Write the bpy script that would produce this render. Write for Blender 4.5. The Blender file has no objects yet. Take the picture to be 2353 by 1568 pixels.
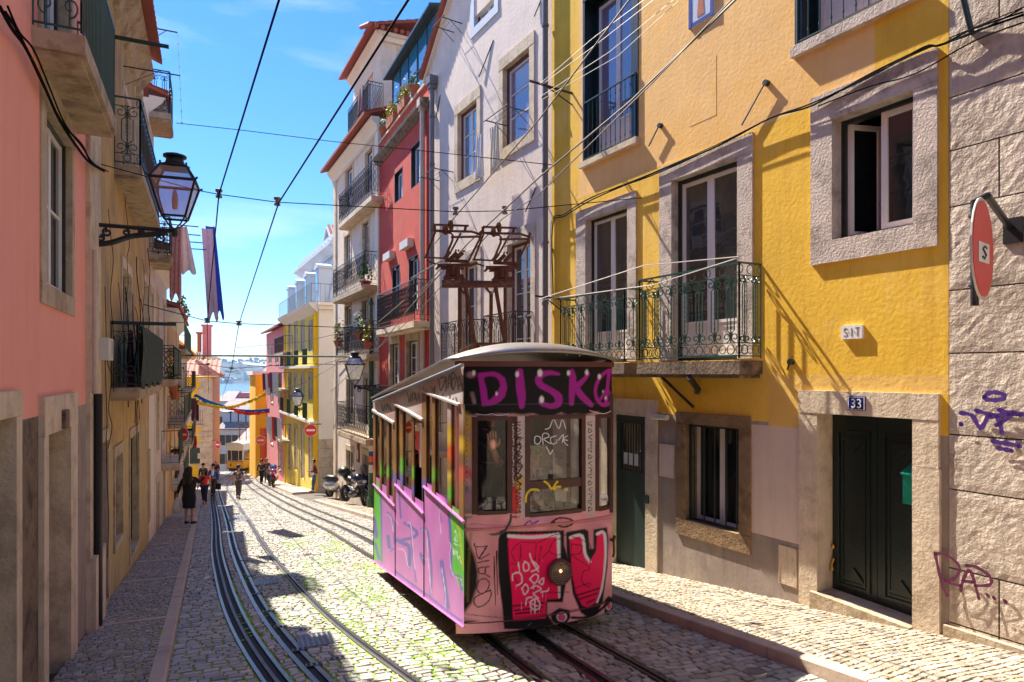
import bpy, math, random
import numpy as np
from mathutils import Matrix, Vector
random.seed(7); RNG = np.random.default_rng(7)
R = math.radians
S = bpy.context.scene
COL = S.collection
# ---------------------------------------------------------------- camera, sky, sun
E = 2.26                                   # eye height above the setts under the camera
CX, YH, F = 1176.5, 857.0, 1500.0          # image centre, horizon and focal length, on a 2353 px wide picture
cam = bpy.data.cameras.new('camera'); co = bpy.data.objects.new('camera', cam); COL.objects.link(co)
co.location = (0, 0, E); co.rotation_euler = (R(90), 0, 0)
cam.lens = 36 * F / 2353; cam.sensor_width = 36; cam.shift_y = 73 / 2353
cam.clip_start = .1; cam.clip_end = 12000
S.camera = co
SUN_AZ, SUN_EL = -42.0, 52.0               # degrees from +Y (negative = left), elevation
W = bpy.data.worlds.new('World'); S.world = W; W.use_nodes = True
nt = W.node_tree; nt.nodes.clear()
sky = nt.nodes.new('ShaderNodeTexSky'); sky.sky_type = 'NISHITA'; sky.sun_disc = False
sky.sun_elevation = R(SUN_EL); sky.sun_rotation = R(SUN_AZ); sky.altitude = 50
sky.air_density = 1.2; sky.dust_density = .1; sky.ozone_density = 2.5
bg = nt.nodes.new('ShaderNodeBackground'); bg.inputs[1].default_value = .08
out = nt.nodes.new('ShaderNodeOutputWorld')
tc = nt.nodes.new('ShaderNodeTexCoord'); mp = nt.nodes.new('ShaderNodeMapping'); mp.inputs['Scale'].default_value = (1, 1.2, 5.5)
mp.inputs['Rotation'].default_value = (0, .25, .3)
nz = nt.nodes.new('ShaderNodeTexNoise'); nz.inputs['Scale'].default_value = 2.2; nz.inputs['Detail'].default_value = 7; nz.inputs['Roughness'].default_value = .55; nz.inputs['Distortion'].default_value = .6
cr = nt.nodes.new('ShaderNodeValToRGB'); cr.color_ramp.elements[0].position = .5; cr.color_ramp.elements[1].position = .85
cr.color_ramp.elements[1].color = (.55, .55, .55, 1)
mx = nt.nodes.new('ShaderNodeMixRGB'); mx.inputs[2].default_value = (6.5, 7.0, 7.6, 1)
hs = nt.nodes.new('ShaderNodeHueSaturation'); hs.inputs['Saturation'].default_value = 1.15
ti = nt.nodes.new('ShaderNodeMixRGB'); ti.blend_type = 'MULTIPLY'; ti.inputs[0].default_value = 1; ti.inputs[2].default_value = (.66, .80, 1.08, 1)
L = nt.links.new
L(tc.outputs['Generated'], mp.inputs[0]); L(mp.outputs[0], nz.inputs[0]); L(nz.outputs[0], cr.inputs[0])
L(sky.outputs[0], ti.inputs[1]); L(ti.outputs[0], hs.inputs['Color']); L(cr.outputs[0], mx.inputs[0]); L(hs.outputs[0], mx.inputs[1]); L(mx.outputs[0], bg.inputs[0]); L(bg.outputs[0], out.inputs[0])
sd = bpy.data.lights.new('sun', 'SUN'); sd.energy = 5.0; sd.angle = R(.53); sd.color = (1, .92, .8)
so = bpy.data.objects.new('sun', sd); COL.objects.link(so)
sv = Vector((math.sin(R(SUN_AZ)) * math.cos(R(SUN_EL)), math.cos(R(SUN_AZ)) * math.cos(R(SUN_EL)), math.sin(R(SUN_EL))))
so.rotation_euler = sv.to_track_quat('Z', 'Y').to_euler(); so.location = (-10, 10, 30)
S.view_settings.view_transform = 'Standard'; S.view_settings.look = 'None'; S.view_settings.exposure = 1.43; S.view_settings.gamma = 1
S.cycles.max_bounces = 6; S.cycles.transparent_max_bounces = 12
S.cycles.use_denoising = True

# ---------------------------------------------------------------- geometry helpers
def drop(s):
    s = np.asarray(s, float)
    return .12 * s - .0001 * s * s + np.where(s > 84, .07 * (s - 84), 0)
SX, SY = -.372, .928                        # street axis (downhill) in plan
def st(s, c, h=0.):                         # street coordinates -> world
    return (SX * s + SY * c, SY * s - SX * c, float(-drop(s)) + h)
def sc(x, y): return SX * x + SY * y, SY * x - SX * y
def gz(x, y): return float(-drop(SX * x + SY * y))
def gnd(px, py, lift=0.):                   # picture point on the ground -> world
    tx = (px - CX) / F; k = (py - YH) / F; lo, hi = .5, 200.
    for _ in range(60):
        m = (lo + hi) / 2
        if E - k * m > gz(tx * m, m) + lift: lo = m
        else: hi = m
    return Vector((tx * lo, lo, E - k * lo))
def P3(px, py, d): return Vector(((px - CX) / F * d, d, E + (YH - py) / F * d))
def aboveground(px, py, h):                 # point on the ray that is h above the street
    tx = (px - CX) / F; k = (YH - py) / F
    lo, hi = .5, 400.
    f = lambda y: E + k * y - (gz(tx * y, y) + h)
    for _ in range(60):
        m = (lo + hi) / 2
        if (f(m) < 0) == (f(.5) < 0): lo = m
        else: hi = m
    return P3(px, py, lo)
class Fr:                                   # vertical wall plane; u = along (screen right), n = into the wall, z = world height
    def __init__(s, x, y, dx, dy):
        l = math.hypot(dx, dy); s.o = (x, y); s.d = (dx / l, dy / l); s.i = (-s.d[1], s.d[0]); s.th = math.atan2(dy, dx)
    def w(s, u, n, z): return (s.o[0] + s.d[0] * u + s.i[0] * n, s.o[1] + s.d[1] * u + s.i[1] * n, z)
    def u(s, px, n=0):
        t = (px - CX) / F; ox, oy = s.o[0] + s.i[0] * n, s.o[1] + s.i[1] * n
        return (t * oy - ox) / (s.d[0] - t * s.d[1])
    def y(s, px, n=0): return s.o[1] + s.i[1] * n + s.d[1] * s.u(px, n)
    def uz(s, px, py, n=0): return s.u(px, n), E + (YH - py) / F * s.y(px, n)
    def z(s, px, py, n=0): return s.uz(px, py, n)[1]
ID = None
class MB:
    def __init__(s, fr=None): s.v = []; s.f = []; s.m = []; s.fr = fr; s.c = []
    def add(s, vs, fs, mi=0, raw=False):
        b = len(s.v)
        s.v += [tuple(v) for v in vs] if (raw or s.fr is None) else [s.fr.w(*v) for v in vs]
        s.f += [tuple(b + i for i in f) for f in fs]; s.m += [mi] * len(fs)
    def box(s, x0, x1, y0, y1, z0, z1, mi=0, skip=()):
        if x1 < x0: x0, x1 = x1, x0
        if y1 < y0: y0, y1 = y1, y0
        if z1 < z0: z0, z1 = z1, z0
        v = [(x0, y0, z0), (x1, y0, z0), (x1, y1, z0), (x0, y1, z0), (x0, y0, z1), (x1, y0, z1), (x1, y1, z1), (x0, y1, z1)]
        s.add(v, [(3, 2, 1, 0), (4, 5, 6, 7), (0, 1, 5, 4), (1, 2, 6, 5), (2, 3, 7, 6), (3, 0, 4, 7)], mi)
    def poly(s, pts, mi=0): s.add(pts, [tuple(range(len(pts)))], mi)
    def tube(s, pts, r, n=5, mi=0, raw=False, cap=True, r2=None, close=False):
        P = [Vector(p if (raw or s.fr is None) else s.fr.w(*p)) for p in pts]
        k = len(P)
        if k < 2: return
        vs = []; up = Vector((0, 0, 1)); prev = None
        for i in range(k):
            if close: t = P[(i + 1) % k] - P[i - 1]
            else: t = P[min(i + 1, k - 1)] - P[max(i - 1, 0)]
            if t.length < 1e-9: t = Vector((0, 0, 1))
            t.normalize()
            a = prev if prev is not None else (up if abs(t.z) < .9 else Vector((1, 0, 0)))
            a = a - t * a.dot(t)
            if a.length < 1e-6: a = Vector((1, 0, 0)) - t * t.x
            a.normalize(); prev = a; b = t.cross(a)
            rr = r if r2 is None else r + (r2 - r) * i / (k - 1)
            if isinstance(r, (list, tuple)): rr = r[i]
            for j in range(n):
                q = 2 * math.pi * (j + .5) / n
                vs.append(P[i] + (a * math.cos(q) + b * math.sin(q)) * rr)
        fs = []
        for i in range(k if close else k - 1):
            i2 = (i + 1) % k
            for j in range(n): fs.append((i * n + j, i * n + (j + 1) % n, i2 * n + (j + 1) % n, i2 * n + j))
        if cap and not close: fs += [tuple(range(n))[::-1], tuple((k - 1) * n + j for j in range(n))]
        s.add(vs, fs, mi, True)
    def lathe(s, prof, n=16, o=(0, 0, 0), mi=0, ax=None, cap=True):     # prof = [(r, h)]; ax = 3x3 columns
        vs = []
        for r, h in prof:
            for j in range(n):
                q = 2 * math.pi * (j + .5) / n
                p = Vector((r * math.cos(q), r * math.sin(q), h))
                if ax is not None: p = ax @ p
                vs.append(tuple(Vector(o) + p))
        fs = [(i * n + j, i * n + (j + 1) % n, (i + 1) * n + (j + 1) % n, (i + 1) * n + j) for i in range(len(prof) - 1) for j in range(n)]
        if cap: fs += [tuple(range(n))[::-1], tuple((len(prof) - 1) * n + j for j in range(n))]
        s.add(vs, fs, mi)
    def ball(s, o, rx, ry=None, rz=None, n=10, m=7, mi=0):
        ry = ry or rx; rz = rz or rx
        vs = [(o[0], o[1], o[2] - rz)]
        for i in range(1, m):
            a = -math.pi / 2 + math.pi * i / m
            for j in range(n):
                q = 2 * math.pi * j / n
                vs.append((o[0] + rx * math.cos(a) * math.cos(q), o[1] + ry * math.cos(a) * math.sin(q), o[2] + rz * math.sin(a)))
        vs.append((o[0], o[1], o[2] + rz)); T = len(vs) - 1
        fs = [(0, 1 + (j + 1) % n, 1 + j) for j in range(n)] + [(T, T - n + j, T - n + (j + 1) % n) for j in range(n)]
        for i in range(m - 2):
            for j in range(n): fs.append((1 + i * n + j, 1 + i * n + (j + 1) % n, 1 + (i + 1) * n + (j + 1) % n, 1 + (i + 1) * n + j))
        s.add(vs, fs, mi)
    def prism(s, pts, n0, n1, mi=0):         # pts (u,z) polygon extruded along n
        k = len(pts)
        vs = [(p[0], n0, p[1]) for p in pts] + [(p[0], n1, p[1]) for p in pts]
        fs = [tuple(range(k)), tuple(range(2 * k - 1, k - 1, -1))] + [(i, i + k, (i + 1) % k + k, (i + 1) % k) for i in range(k)]
        s.add(vs, fs, mi)
    def build(s, name, mats, parent=None, smooth=False, colors=None):
        me = bpy.data.meshes.new(name)
        V = s.v
        if parent is not None:
            inv = ROOTM[parent.name].inverted(); V = [inv @ Vector(v) for v in V]
        me.from_pydata(V, [], s.f)
        mats = mats if isinstance(mats, (list, tuple)) else [mats]
        for m in mats: me.materials.append(m)
        if len(mats) > 1: me.polygons.foreach_set('material_index', s.m)
        if smooth: me.polygons.foreach_set('use_smooth', [True] * len(me.polygons))
        me.update()
        o = bpy.data.objects.new(name, me); COL.objects.link(o)
        if parent is not None: o.parent = parent; ROOTM[o.name] = ROOTM[parent.name]
        if colors is not None:
            ca = me.color_attributes.new('Col', 'FLOAT_COLOR', 'POINT')
            ca.data.foreach_set('color', np.asarray(colors, np.float32).ravel())
        return o
ROOTM = {}
def tag(o, label=None, cat=None, group=None, kind=None):
    for k, v in (('label', label), ('category', cat), ('group', group), ('kind', kind)):
        if v: o[k] = v
    return o
def thing(name, label, cat, loc, rz=0, group=None):
    o = bpy.data.objects.new(name, None); COL.objects.link(o); o.empty_display_size = .2
    o.location = loc; o.rotation_euler = (0, 0, rz)
    ROOTM[o.name] = Matrix.Translation(Vector(loc)) @ Matrix.Rotation(rz, 4, 'Z')
    return tag(o, label, cat, group)
def solo(mb, name, mat, label, cat, group=None, smooth=False, org=None):   # a thing that is one mesh, origin at its lowest middle
    v = np.array(mb.v); c = org or (float(v[:, 0].mean()), float(v[:, 1].mean()), float(v[:, 2].min()))
    mb.v = [(a[0] - c[0], a[1] - c[1], a[2] - c[2]) for a in mb.v]
    o = mb.build(name, mat, None, smooth); o.location = c
    return tag(o, label, cat, group)
def copy_tree(o, parent=None):
    c = o.copy(); COL.objects.link(c); c.parent = parent
    for ch in o.children: copy_tree(ch, c)
    return c
def cat(pts, n=6, closed=False):            # Catmull-Rom
    P = [np.array(p, float) for p in pts]; out = []; k = len(P)
    if k < 3 and not closed: return [tuple(p) for p in P]
    rng = range(k) if closed else range(k - 1)
    for i in rng:
        p0 = P[(i - 1) % k] if (closed or i) else P[0]; p1 = P[i]; p2 = P[(i + 1) % k]; p3 = P[(i + 2) % k] if (closed or i + 2 < k) else P[-1]
        for j in range(n):
            t = j / n
            out.append(tuple(.5 * (2 * p1 + (p2 - p0) * t + (2 * p0 - 5 * p1 + 4 * p2 - p3) * t * t + (3 * p1 - p0 - 3 * p2 + p3) * t ** 3)))
    if not closed: out.append(tuple(P[-1]))
    return out

# ---------------------------------------------------------------- materials
def lin(c): return tuple(((x / 12.92) if x <= .04045 else ((x + .055) / 1.055) ** 2.4) for x in c)
def pm(name, col, rough=.85, var=.12, vs=2.5, bump=.3, bs=40., metal=0., spec=.5, stain=None, stamt=.5, sts=1.2, bdist=.01, stretch=None, edge=(.5, .62), coat=0, dirt=0, dcol=(.12, .09, .06)):
    m = bpy.data.materials.new(name); m.use_nodes = True; t = m.node_tree; b = t.nodes['Principled BSDF']; l = t.links.new
    b.inputs['Roughness'].default_value = rough; b.inputs['Metallic'].default_value = metal; b.inputs['Specular IOR Level'].default_value = spec
    if coat: b.inputs['Coat Weight'].default_value = coat; b.inputs['Coat Roughness'].default_value = .08
    g = t.nodes.new('ShaderNodeNewGeometry'); src = g.outputs['Position']
    if stretch:
        mm = t.nodes.new('ShaderNodeMapping'); mm.inputs['Scale'].default_value = stretch; l(src, mm.inputs[0]); srcs = mm.outputs[0]
    else: srcs = src
    n = t.nodes.new('ShaderNodeTexNoise'); n.inputs['Scale'].default_value = vs; n.inputs['Detail'].default_value = 6; n.inputs['Roughness'].default_value = .65; l(src, n.inputs[0])
    mr = t.nodes.new('ShaderNodeMapRange'); mr.inputs[1].default_value = .3; mr.inputs[2].default_value = .7; mr.inputs[3].default_value = 1 - var; mr.inputs[4].default_value = 1 + var * .8
    l(n.outputs[0], mr.inputs[0])
    mul = t.nodes.new('ShaderNodeMixRGB'); mul.blend_type = 'MULTIPLY'; mul.inputs[0].default_value = 1; mul.inputs[1].default_value = (*col, 1); l(mr.outputs[0], mul.inputs[2])
    res = mul.outputs[0]
    if stain:
        n2 = t.nodes.new('ShaderNodeTexNoise'); n2.inputs['Scale'].default_value = sts; n2.inputs['Detail'].default_value = 8; n2.inputs['Roughness'].default_value = .7; l(srcs, n2.inputs[0])
        r2 = t.nodes.new('ShaderNodeMapRange'); r2.inputs[1].default_value = edge[0]; r2.inputs[2].default_value = edge[1]; r2.inputs[3].default_value = 0; r2.inputs[4].default_value = stamt; l(n2.outputs[0], r2.inputs[0])
        m2 = t.nodes.new('ShaderNodeMixRGB'); m2.inputs[2].default_value = (*stain, 1); l(r2.outputs[0], m2.inputs[0]); l(res, m2.inputs[1]); res = m2.outputs[0]
    if dirt:                                 # rain streaks and grime
        md = t.nodes.new('ShaderNodeMapping'); md.inputs['Scale'].default_value = (4.5, 4.5, .35); l(src, md.inputs[0])
        nd = t.nodes.new('ShaderNodeTexNoise'); nd.inputs['Scale'].default_value = 1.6; nd.inputs['Detail'].default_value = 9; nd.inputs['Roughness'].default_value = .72; l(md.outputs[0], nd.inputs[0])
        rd = t.nodes.new('ShaderNodeMapRange'); rd.inputs[1].default_value = .5; rd.inputs[2].default_value = .78; rd.inputs[3].default_value = 0; rd.inputs[4].default_value = dirt; l(nd.outputs[0], rd.inputs[0])
        m3 = t.nodes.new('ShaderNodeMixRGB'); m3.inputs[2].default_value = (*dcol, 1); l(rd.outputs[0], m3.inputs[0]); l(res, m3.inputs[1]); res = m3.outputs[0]
    l(res, b.inputs['Base Color'])
    if bump:
        n3 = t.nodes.new('ShaderNodeTexNoise'); n3.inputs['Scale'].default_value = bs; n3.inputs['Detail'].default_value = 5; n3.inputs['Roughness'].default_value = .6; l(src, n3.inputs[0])
        bp = t.nodes.new('ShaderNodeBump'); bp.inputs['Strength'].default_value = bump; bp.inputs['Distance'].default_value = bdist; l(n3.outputs[0], bp.inputs['Height']); l(bp.outputs[0], b.inputs['Normal'])
    return m
def vcm(name, rough=.6, bump=.15, bs=60., mul=1., spec=.5, bdist=.006):   # colour from the mesh's own paint attribute
    m = pm(name, (1, 1, 1), rough, .06, 4, bump, bs, spec=spec, bdist=bdist); t = m.node_tree
    a = t.nodes.new('ShaderNodeAttribute'); a.attribute_name = 'Col'
    for n in t.nodes:
        if n.type == 'MIX_RGB' and n.blend_type == 'MULTIPLY': t.links.new(a.outputs['Color'], n.inputs[1])
    return m
M = {}
def mk(k, *a, **kw): M[k] = pm(k, *a, **kw)
mk('yellow', (.88, .525, .04), .9, .12, 1.6, .3, 20, stain=(.93, .6, .14), stamt=.6, sts=.7, bdist=.015, dirt=.5, dcol=(.5, .2, .02))
mk('yellow_pale', (.92, .56, .2), .9, .1, 1.3, .3, 20, stain=(.93, .5, .08), stamt=.45, sts=.8, bdist=.015, dirt=.25, dcol=(.6, .3, .06))  # pale peach: partly its own paint, partly sun glare put into the colour
mk('yellow_patch', (.84, .52, .12), .9, .06, 2, .35, 12, bdist=.02)
mk('white_plaster', (.78, .65, .56), .9, .07, 1.5, .3, 14, bdist=.02, stain=(.55, .49, .43), stamt=.35, dirt=.4, dcol=(.4, .32, .27))
mk('red_plaster', (.54, .05, .03), .9, .12, 1.5, .3, 14, bdist=.02, stain=(.5, .1, .06), stamt=.5, dirt=.4)
mk('cream_plaster', (.72, .6, .48), .9, .1, 1.3, .3, 14, bdist=.02, stain=(.5, .42, .33), stamt=.45, dirt=.5, dcol=(.3, .22, .16))
mk('pale_plaster', (.76, .68, .56), .9, .06, 1.3, .2, 14, bdist=.02)
mk('pink_plaster', (.9, .37, .28), .9, .07, .8, .15, 20, bdist=.01, stain=(.9, .38, .32), stamt=.5, sts=.7, dirt=.3, dcol=(.6, .2, .12))
mk('ochre_plaster', (.54, .35, .13), .9, .2, 2, .5, 12, stain=(.3, .22, .13), stamt=.85, sts=2.0, stretch=(1, 1, .35), bdist=.03, dirt=.9)
mk('ochre_low', (.5, .36, .15), .9, .15, 2, .4, 12, stain=(.36, .3, .22), stamt=.8, sts=1.3, bdist=.02, dirt=.7)
mk('grey_plaster', (.32, .255, .21), .9, .16, 2.5, .3, 18, bdist=.01, stain=(.46, .38, .3), stamt=.7, sts=2.2, stretch=(1, 1, .4), dirt=.5)
mk('light_grey', (.72, .57, .46), .9, .06, 2, .15, 18, bdist=.01, dirt=.3, dcol=(.35, .27, .2))
mk('tan_plaster', (.6, .4, .26), .9, .12, 2, .3, 14, stain=(.45, .3, .2), stamt=.5)
mk('acid_yellow', (.74, .56, .06), .9, .08, 2, .2, 14, stain=(.75, .62, .3), stamt=.5)
mk('deep_yellow', (.85, .5, .015), .9, .06, 2, .2, 14)
mk('orange_plaster', (.74, .38, .14), .9, .1, 2, .2, 14)
mk('rose_plaster', (.62, .2, .2), .9, .1, 2, .2, 14)
mk('blue_grey', (.52, .6, .7), .6, .06, 2, .1, 14)
mk('stone', (.58, .48, .4), .9, .2, 5, .7, 34, stain=(.26, .21, .17), stamt=.75, sts=2.6, bdist=.022)
mk('stone_light', (.68, .55, .39), .9, .14, 4, .5, 26, stain=(.38, .29, .19), stamt=.65, sts=2.2, bdist=.02, dirt=.5, dcol=(.2, .14, .08))
mk('stone_warm', (.5, .4, .27), .9, .2, 5, .6, 22, stain=(.24, .16, .08), stamt=.65, sts=3, bdist=.02, stretch=(1, 1, .6))
mk('stone_dark', (.2, .14, .09), .95, .25, 6, .7, 22, stain=(.06, .045, .035), stamt=.9, sts=4, bdist=.02)
mk('stone_brown', (.27, .17, .085), .95, .25, 5, .9, 18, stain=(.13, .075, .03), stamt=.8, sts=3, bdist=.02)
mk('slab', (.45, .34, .22), .95, .2, 4, .5, 14, stain=(.18, .12, .08), stamt=.7, sts=3, bdist=.02)
mk('iron', (.012, .035, .03), .35, .2, 8, .2, 60, spec=.7)
mk('iron_green', (.01, .06, .042), .35, .2, 8, .2, 60, spec=.7)
mk('iron_black', (.012, .013, .015), .4, .2, 8, .15, 60)
mk('rust', (.11, .035, .014), .7, .35, 9, .4, 50, stain=(.2, .07, .02), stamt=.6, sts=10)
mk('wood_green', (.004, .014, .011), .32, .25, 6, .3, 30, spec=.6)
mk('door_green', (.012, .035, .03), .45, .15, 6, .2, 30)
mk('wood_white', (.78, .74, .7), .5, .05, 5, .1, 30)
mk('wood_maroon', (.12, .03, .025), .5, .1, 5, .1, 30)
mk('wood_brown', (.07, .022, .015), .45, .2, 9, .2, 30)
mk('dark', (.012, .01, .01), .9, .1, 3, 0)
mk('curtain', (.3, .25, .22), .9, .3, 6, .3, 20)
mk('tile', (.33, .075, .045), .8, .25, 6, .3, 30, stain=(.2, .08, .05), stamt=.5, sts=5)
mk('tile_pale', (.58, .3, .22), .8, .2, 6, .3, 30, stain=(.4, .18, .12), stamt=.5, sts=3)
mk('pipe', (.16, .145, .15), .45, .1, 4, .1, 20)
mk('pipe_cream', (.55, .45, .36), .6, .15, 4, .1, 20)
mk('steel', (.13, .13, .14), .33, .2, 7, .2, 80, metal=.9)
mk('steel_dark', (.1, .09, .085), .5, .3, 9, .3, 60, metal=.5)
mk('groove', (.006, .006, .007), .8, 0, 3, 0)
mk('cable', (.008, .007, .007), .95, .1, 5, 0, spec=.05)
mk('wire_brown', (.1, .07, .045), .6, .1, 5, 0)
mk('kerb', (.5, .39, .3), .85, .12, 3, .35, 30, stain=(.34, .25, .2), stamt=.5)
mk('roofmetal', (.34, .31, .29), .36, .2, 3, .2, 9, metal=.6, stain=(.26, .22, .19), stamt=.6, sts=3)
mk('chrome', (.75, .75, .77), .12, .05, 5, 0, metal=1)
mk('black_plastic', (.012, .012, .014), .4, .1, 5, .05)
mk('rubber', (.012, .012, .012), .85, .1, 5, .1)
mk('skin', (.5, .22, .12), .55, .08, 20, .05, 60)
mk('skin_dark', (.32, .13, .07), .55, .08, 20, .05, 60)
mk('hair', (.008, .006, .005), .5, .3, 60, .3, 120)
mk('hair_brown', (.045, .012, .008), .5, .3, 60, .3, 120)
mk('hair_grey', (.4, .37, .34), .7, .2, 60, .3, 120)
def cloth(k, c, r=.9, **kw): mk(k, c, r, .12, 9, .35, 30, bdist=.015, **kw)
cloth('cl_black', (.012, .012, .014)); cloth('cl_grey', (.1, .075, .07)); cloth('cl_red', (.78, .03, .02)); cloth('cl_navy', (.03, .022, .07))
cloth('cl_blue', (.03, .09, .38)); cloth('cl_jeans', (.06, .12, .2)); cloth('cl_white', (.75, .73, .72)); cloth('cl_maroon', (.13, .02, .03)); cloth('cl_plum', (.13, .06, .09))
cloth('cl_pinkish', (.62, .3, .27), stain=(.4, .12, .1), stamt=.7, sts=14); cloth('cl_lilac', (.5, .4, .56)); cloth('cl_royal', (.02, .07, .5)); cloth('cl_charcoal', (.05, .05, .055)); cloth('cl_cream', (.72, .66, .52)); cloth('cl_orange', (.8, .15, .02)); cloth('cl_brown', (.08, .03, .012))
mk('white_paint', (.8, .79, .77), .5, .04, 5, 0)
mk('sign_red', (.7, .015, .02), .4, .06, 5, 0)
mk('sign_orange', (.8, .12, .02), .4, .06, 5, 0)
mk('purple_paint', (.07, .015, .2), .7, .3, 20, .4, 30)
mk('wine_paint', (.13, .015, .06), .7, .3, 20, .3, 30)
mk('blue_enamel', (.012, .02, .15), .25, .05, 5, 0)
mk('mail_green', (.0, .2, .13), .4, .1, 5, .1, 20)
mk('brass', (.5, .28, .05), .3, .2, 9, .1, 40, metal=.9)
mk('plastic_white', (.62, .58, .52), .5, .06, 5, 0)
mk('terracotta', (.4, .11, .05), .8, .15, 9, .2, 30)
mk('leaf', (.07, .17, .02), .6, .4, 9, .3, 60)
mk('leaf_yellow', (.4, .36, .03), .6, .4, 9, .3, 60)
mk('flower', (.6, .03, .25), .6, .3, 9, 0)
mk('tram_yellow', (.78, .38, .015), .35, .06, 4, 0, coat=.4)
mk('tram_cream', (.66, .6, .5), .35, .06, 4, 0, coat=.4)
mk('cast_iron', (.2, .2, .215), .5, .2, 9, .4, 40, metal=.6)
mk('azulejo', (.62, .66, .72), .2, .1, 20, .05, 40)
mk('blue_paint', (.03, .06, .26), .3, .2, 20, 0)
mk('scooter_silver', (.5, .51, .53), .25, .04, 5, 0, metal=.6, coat=.5)
mk('scooter_red', (.35, .015, .03), .25, .04, 5, 0, metal=.3, coat=.5)
mk('moto_navy', (.012, .016, .05), .2, .04, 5, 0, coat=.5)
mk('strip_paint', (.5, .46, .43), .5, .3, 9, 0)
mk('tarp', (.008, .035, .018), .7, .3, 12, .6, 15, stain=(.05, .02, .018), stamt=.8, sts=5, bdist=.03)
def glass(name, tint=(.03, .04, .05), ior=1.6, rough=.03, spec=1.0):
    m = bpy.data.materials.new(name); m.use_nodes = True; b = m.node_tree.nodes['Principled BSDF']
    b.inputs['Base Color'].default_value = (*tint, 1); b.inputs['Roughness'].default_value = rough; b.inputs['IOR'].default_value = ior; b.inputs['Specular IOR Level'].default_value = spec
    t = m.node_tree; n = t.nodes.new('ShaderNodeTexNoise'); n.inputs['Scale'].default_value = 2.0; g = t.nodes.new('ShaderNodeNewGeometry'); t.links.new(g.outputs['Position'], n.inputs[0])
    bp = t.nodes.new('ShaderNodeBump'); bp.inputs['Strength'].default_value = .12; bp.inputs['Distance'].default_value = .02; t.links.new(n.outputs[0], bp.inputs['Height']); t.links.new(bp.outputs[0], b.inputs['Normal'])
    M[name] = m
glass('pane', (.035, .04, .045), 1.7); glass('pane_sky', (.12, .22, .34), 2.2); glass('pane_dark', (.01, .012, .014), 1.5); glass('pane_lilac', (.22, .17, .24), 1.8)  # the blue pane has reflected sky put into its colour
def clear(name, tint, fac, rough=.02):
    m = bpy.data.materials.new(name); m.use_nodes = True; t = m.node_tree; t.nodes.clear(); l = t.links.new
    o = t.nodes.new('ShaderNodeOutputMaterial'); tr = t.nodes.new('ShaderNodeBsdfTransparent'); tr.inputs[0].default_value = (*tint, 1)
    gl = t.nodes.new('ShaderNodeBsdfGlossy'); gl.inputs['Roughness'].default_value = rough; fr = t.nodes.new('ShaderNodeFresnel'); fr.inputs[0].default_value = 1.5
    ad = t.nodes.new('ShaderNodeMath'); ad.operation = 'ADD'; ad.inputs[1].default_value = fac; l(fr.outputs[0], ad.inputs[0])
    mi = t.nodes.new('ShaderNodeMixShader'); l(ad.outputs[0], mi.inputs[0]); l(tr.outputs[0], mi.inputs[1]); l(gl.outputs[0], mi.inputs[2]); l(mi.outputs[0], o.inputs[0]); M[name] = m
clear('tram_glass', (.82, .8, .78), .05); clear('side_glass', (.26, .25, .24), .08); clear('lamp_glass', (.72, .68, .74), .3, .15); clear('plastic_bag', (.75, .74, .75), .35, .6)

# ---------------------------------------------------------------- ground, road, pavements, rails
def itp(tab):
    a = np.array(tab, float); return lambda s: np.interp(s, a[:, 0], a[:, 1])
def wallL(s): return -1.415 - .0532 * s
def kerbLc(s): return -.40 - .052 * s
kerbRc = itp([(-8, 5.3), (4.4, 4.84), (7.8, 4.68), (14, 4.3), (21, 3.67), (31, 2.6), (36.6, 2.1), (49, 1.2), (80, -.2), (100, -.6)])
def wallR(s): return 7.609 - .1359 * (s + 3.05)
cenL = itp([(-8, 3.6), (-3, 2.6), (0, 1.95), (3, 1.38), (5, .98), (6.7, .65), (8.2, .4), (10, .17), (12.8, -.06), (16.8, -.35), (23.9, -.68), (34, -1.25), (43, -1.75), (50, -2.05), (60, -2.1), (78, -1.55), (100, -1.2)])
cenR = itp([(-8, 2.9), (5, 3.05), (7.2, 3.12), (12, 3.02), (15, 2.82), (19.4, 2.58), (28, 1.74), (40, .9), (53, .15), (78, -.6), (100, -1)])
def smooth(f, w=1.6):
    def g(s):
        s = np.asarray(s, float); return sum(f(s + w * k / 3) for k in range(-3, 4)) / 7
    return g
cenL = smooth(cenL, 2.0); railA = lambda s: cenL(s) - .38; railC = lambda s: cenL(s) + .72 - np.clip((np.asarray(s, float) - 12) * .006, 0, .2); cenR = smooth(cenR, 2.0); kerbRs = smooth(kerbRc, 1.0)
def sheet(name, s0, s1, ds, cl, cr, h, mat, nc=2, kind='structure', side=None):
    mb = MB(); n = int((s1 - s0) / ds) + 1; ss = np.linspace(s0, s1, n); vs = []; fs = []
    for s in ss:
        a, b = float(cl(s)), float(cr(s))
        for j in range(nc): vs.append(st(s, a + (b - a) * j / (nc - 1), h))
    for i in range(n - 1):
        for j in range(nc - 1): k = i * nc + j; fs.append((k, k + 1, k + nc + 1, k + nc))
    mb.add(vs, fs); o = mb.build(name, mat); return tag(o, kind=kind)
def K(v): return lambda s: v
mk('earth', (.12, .1, .08), .95, .3, .6, .3, 3)
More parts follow.
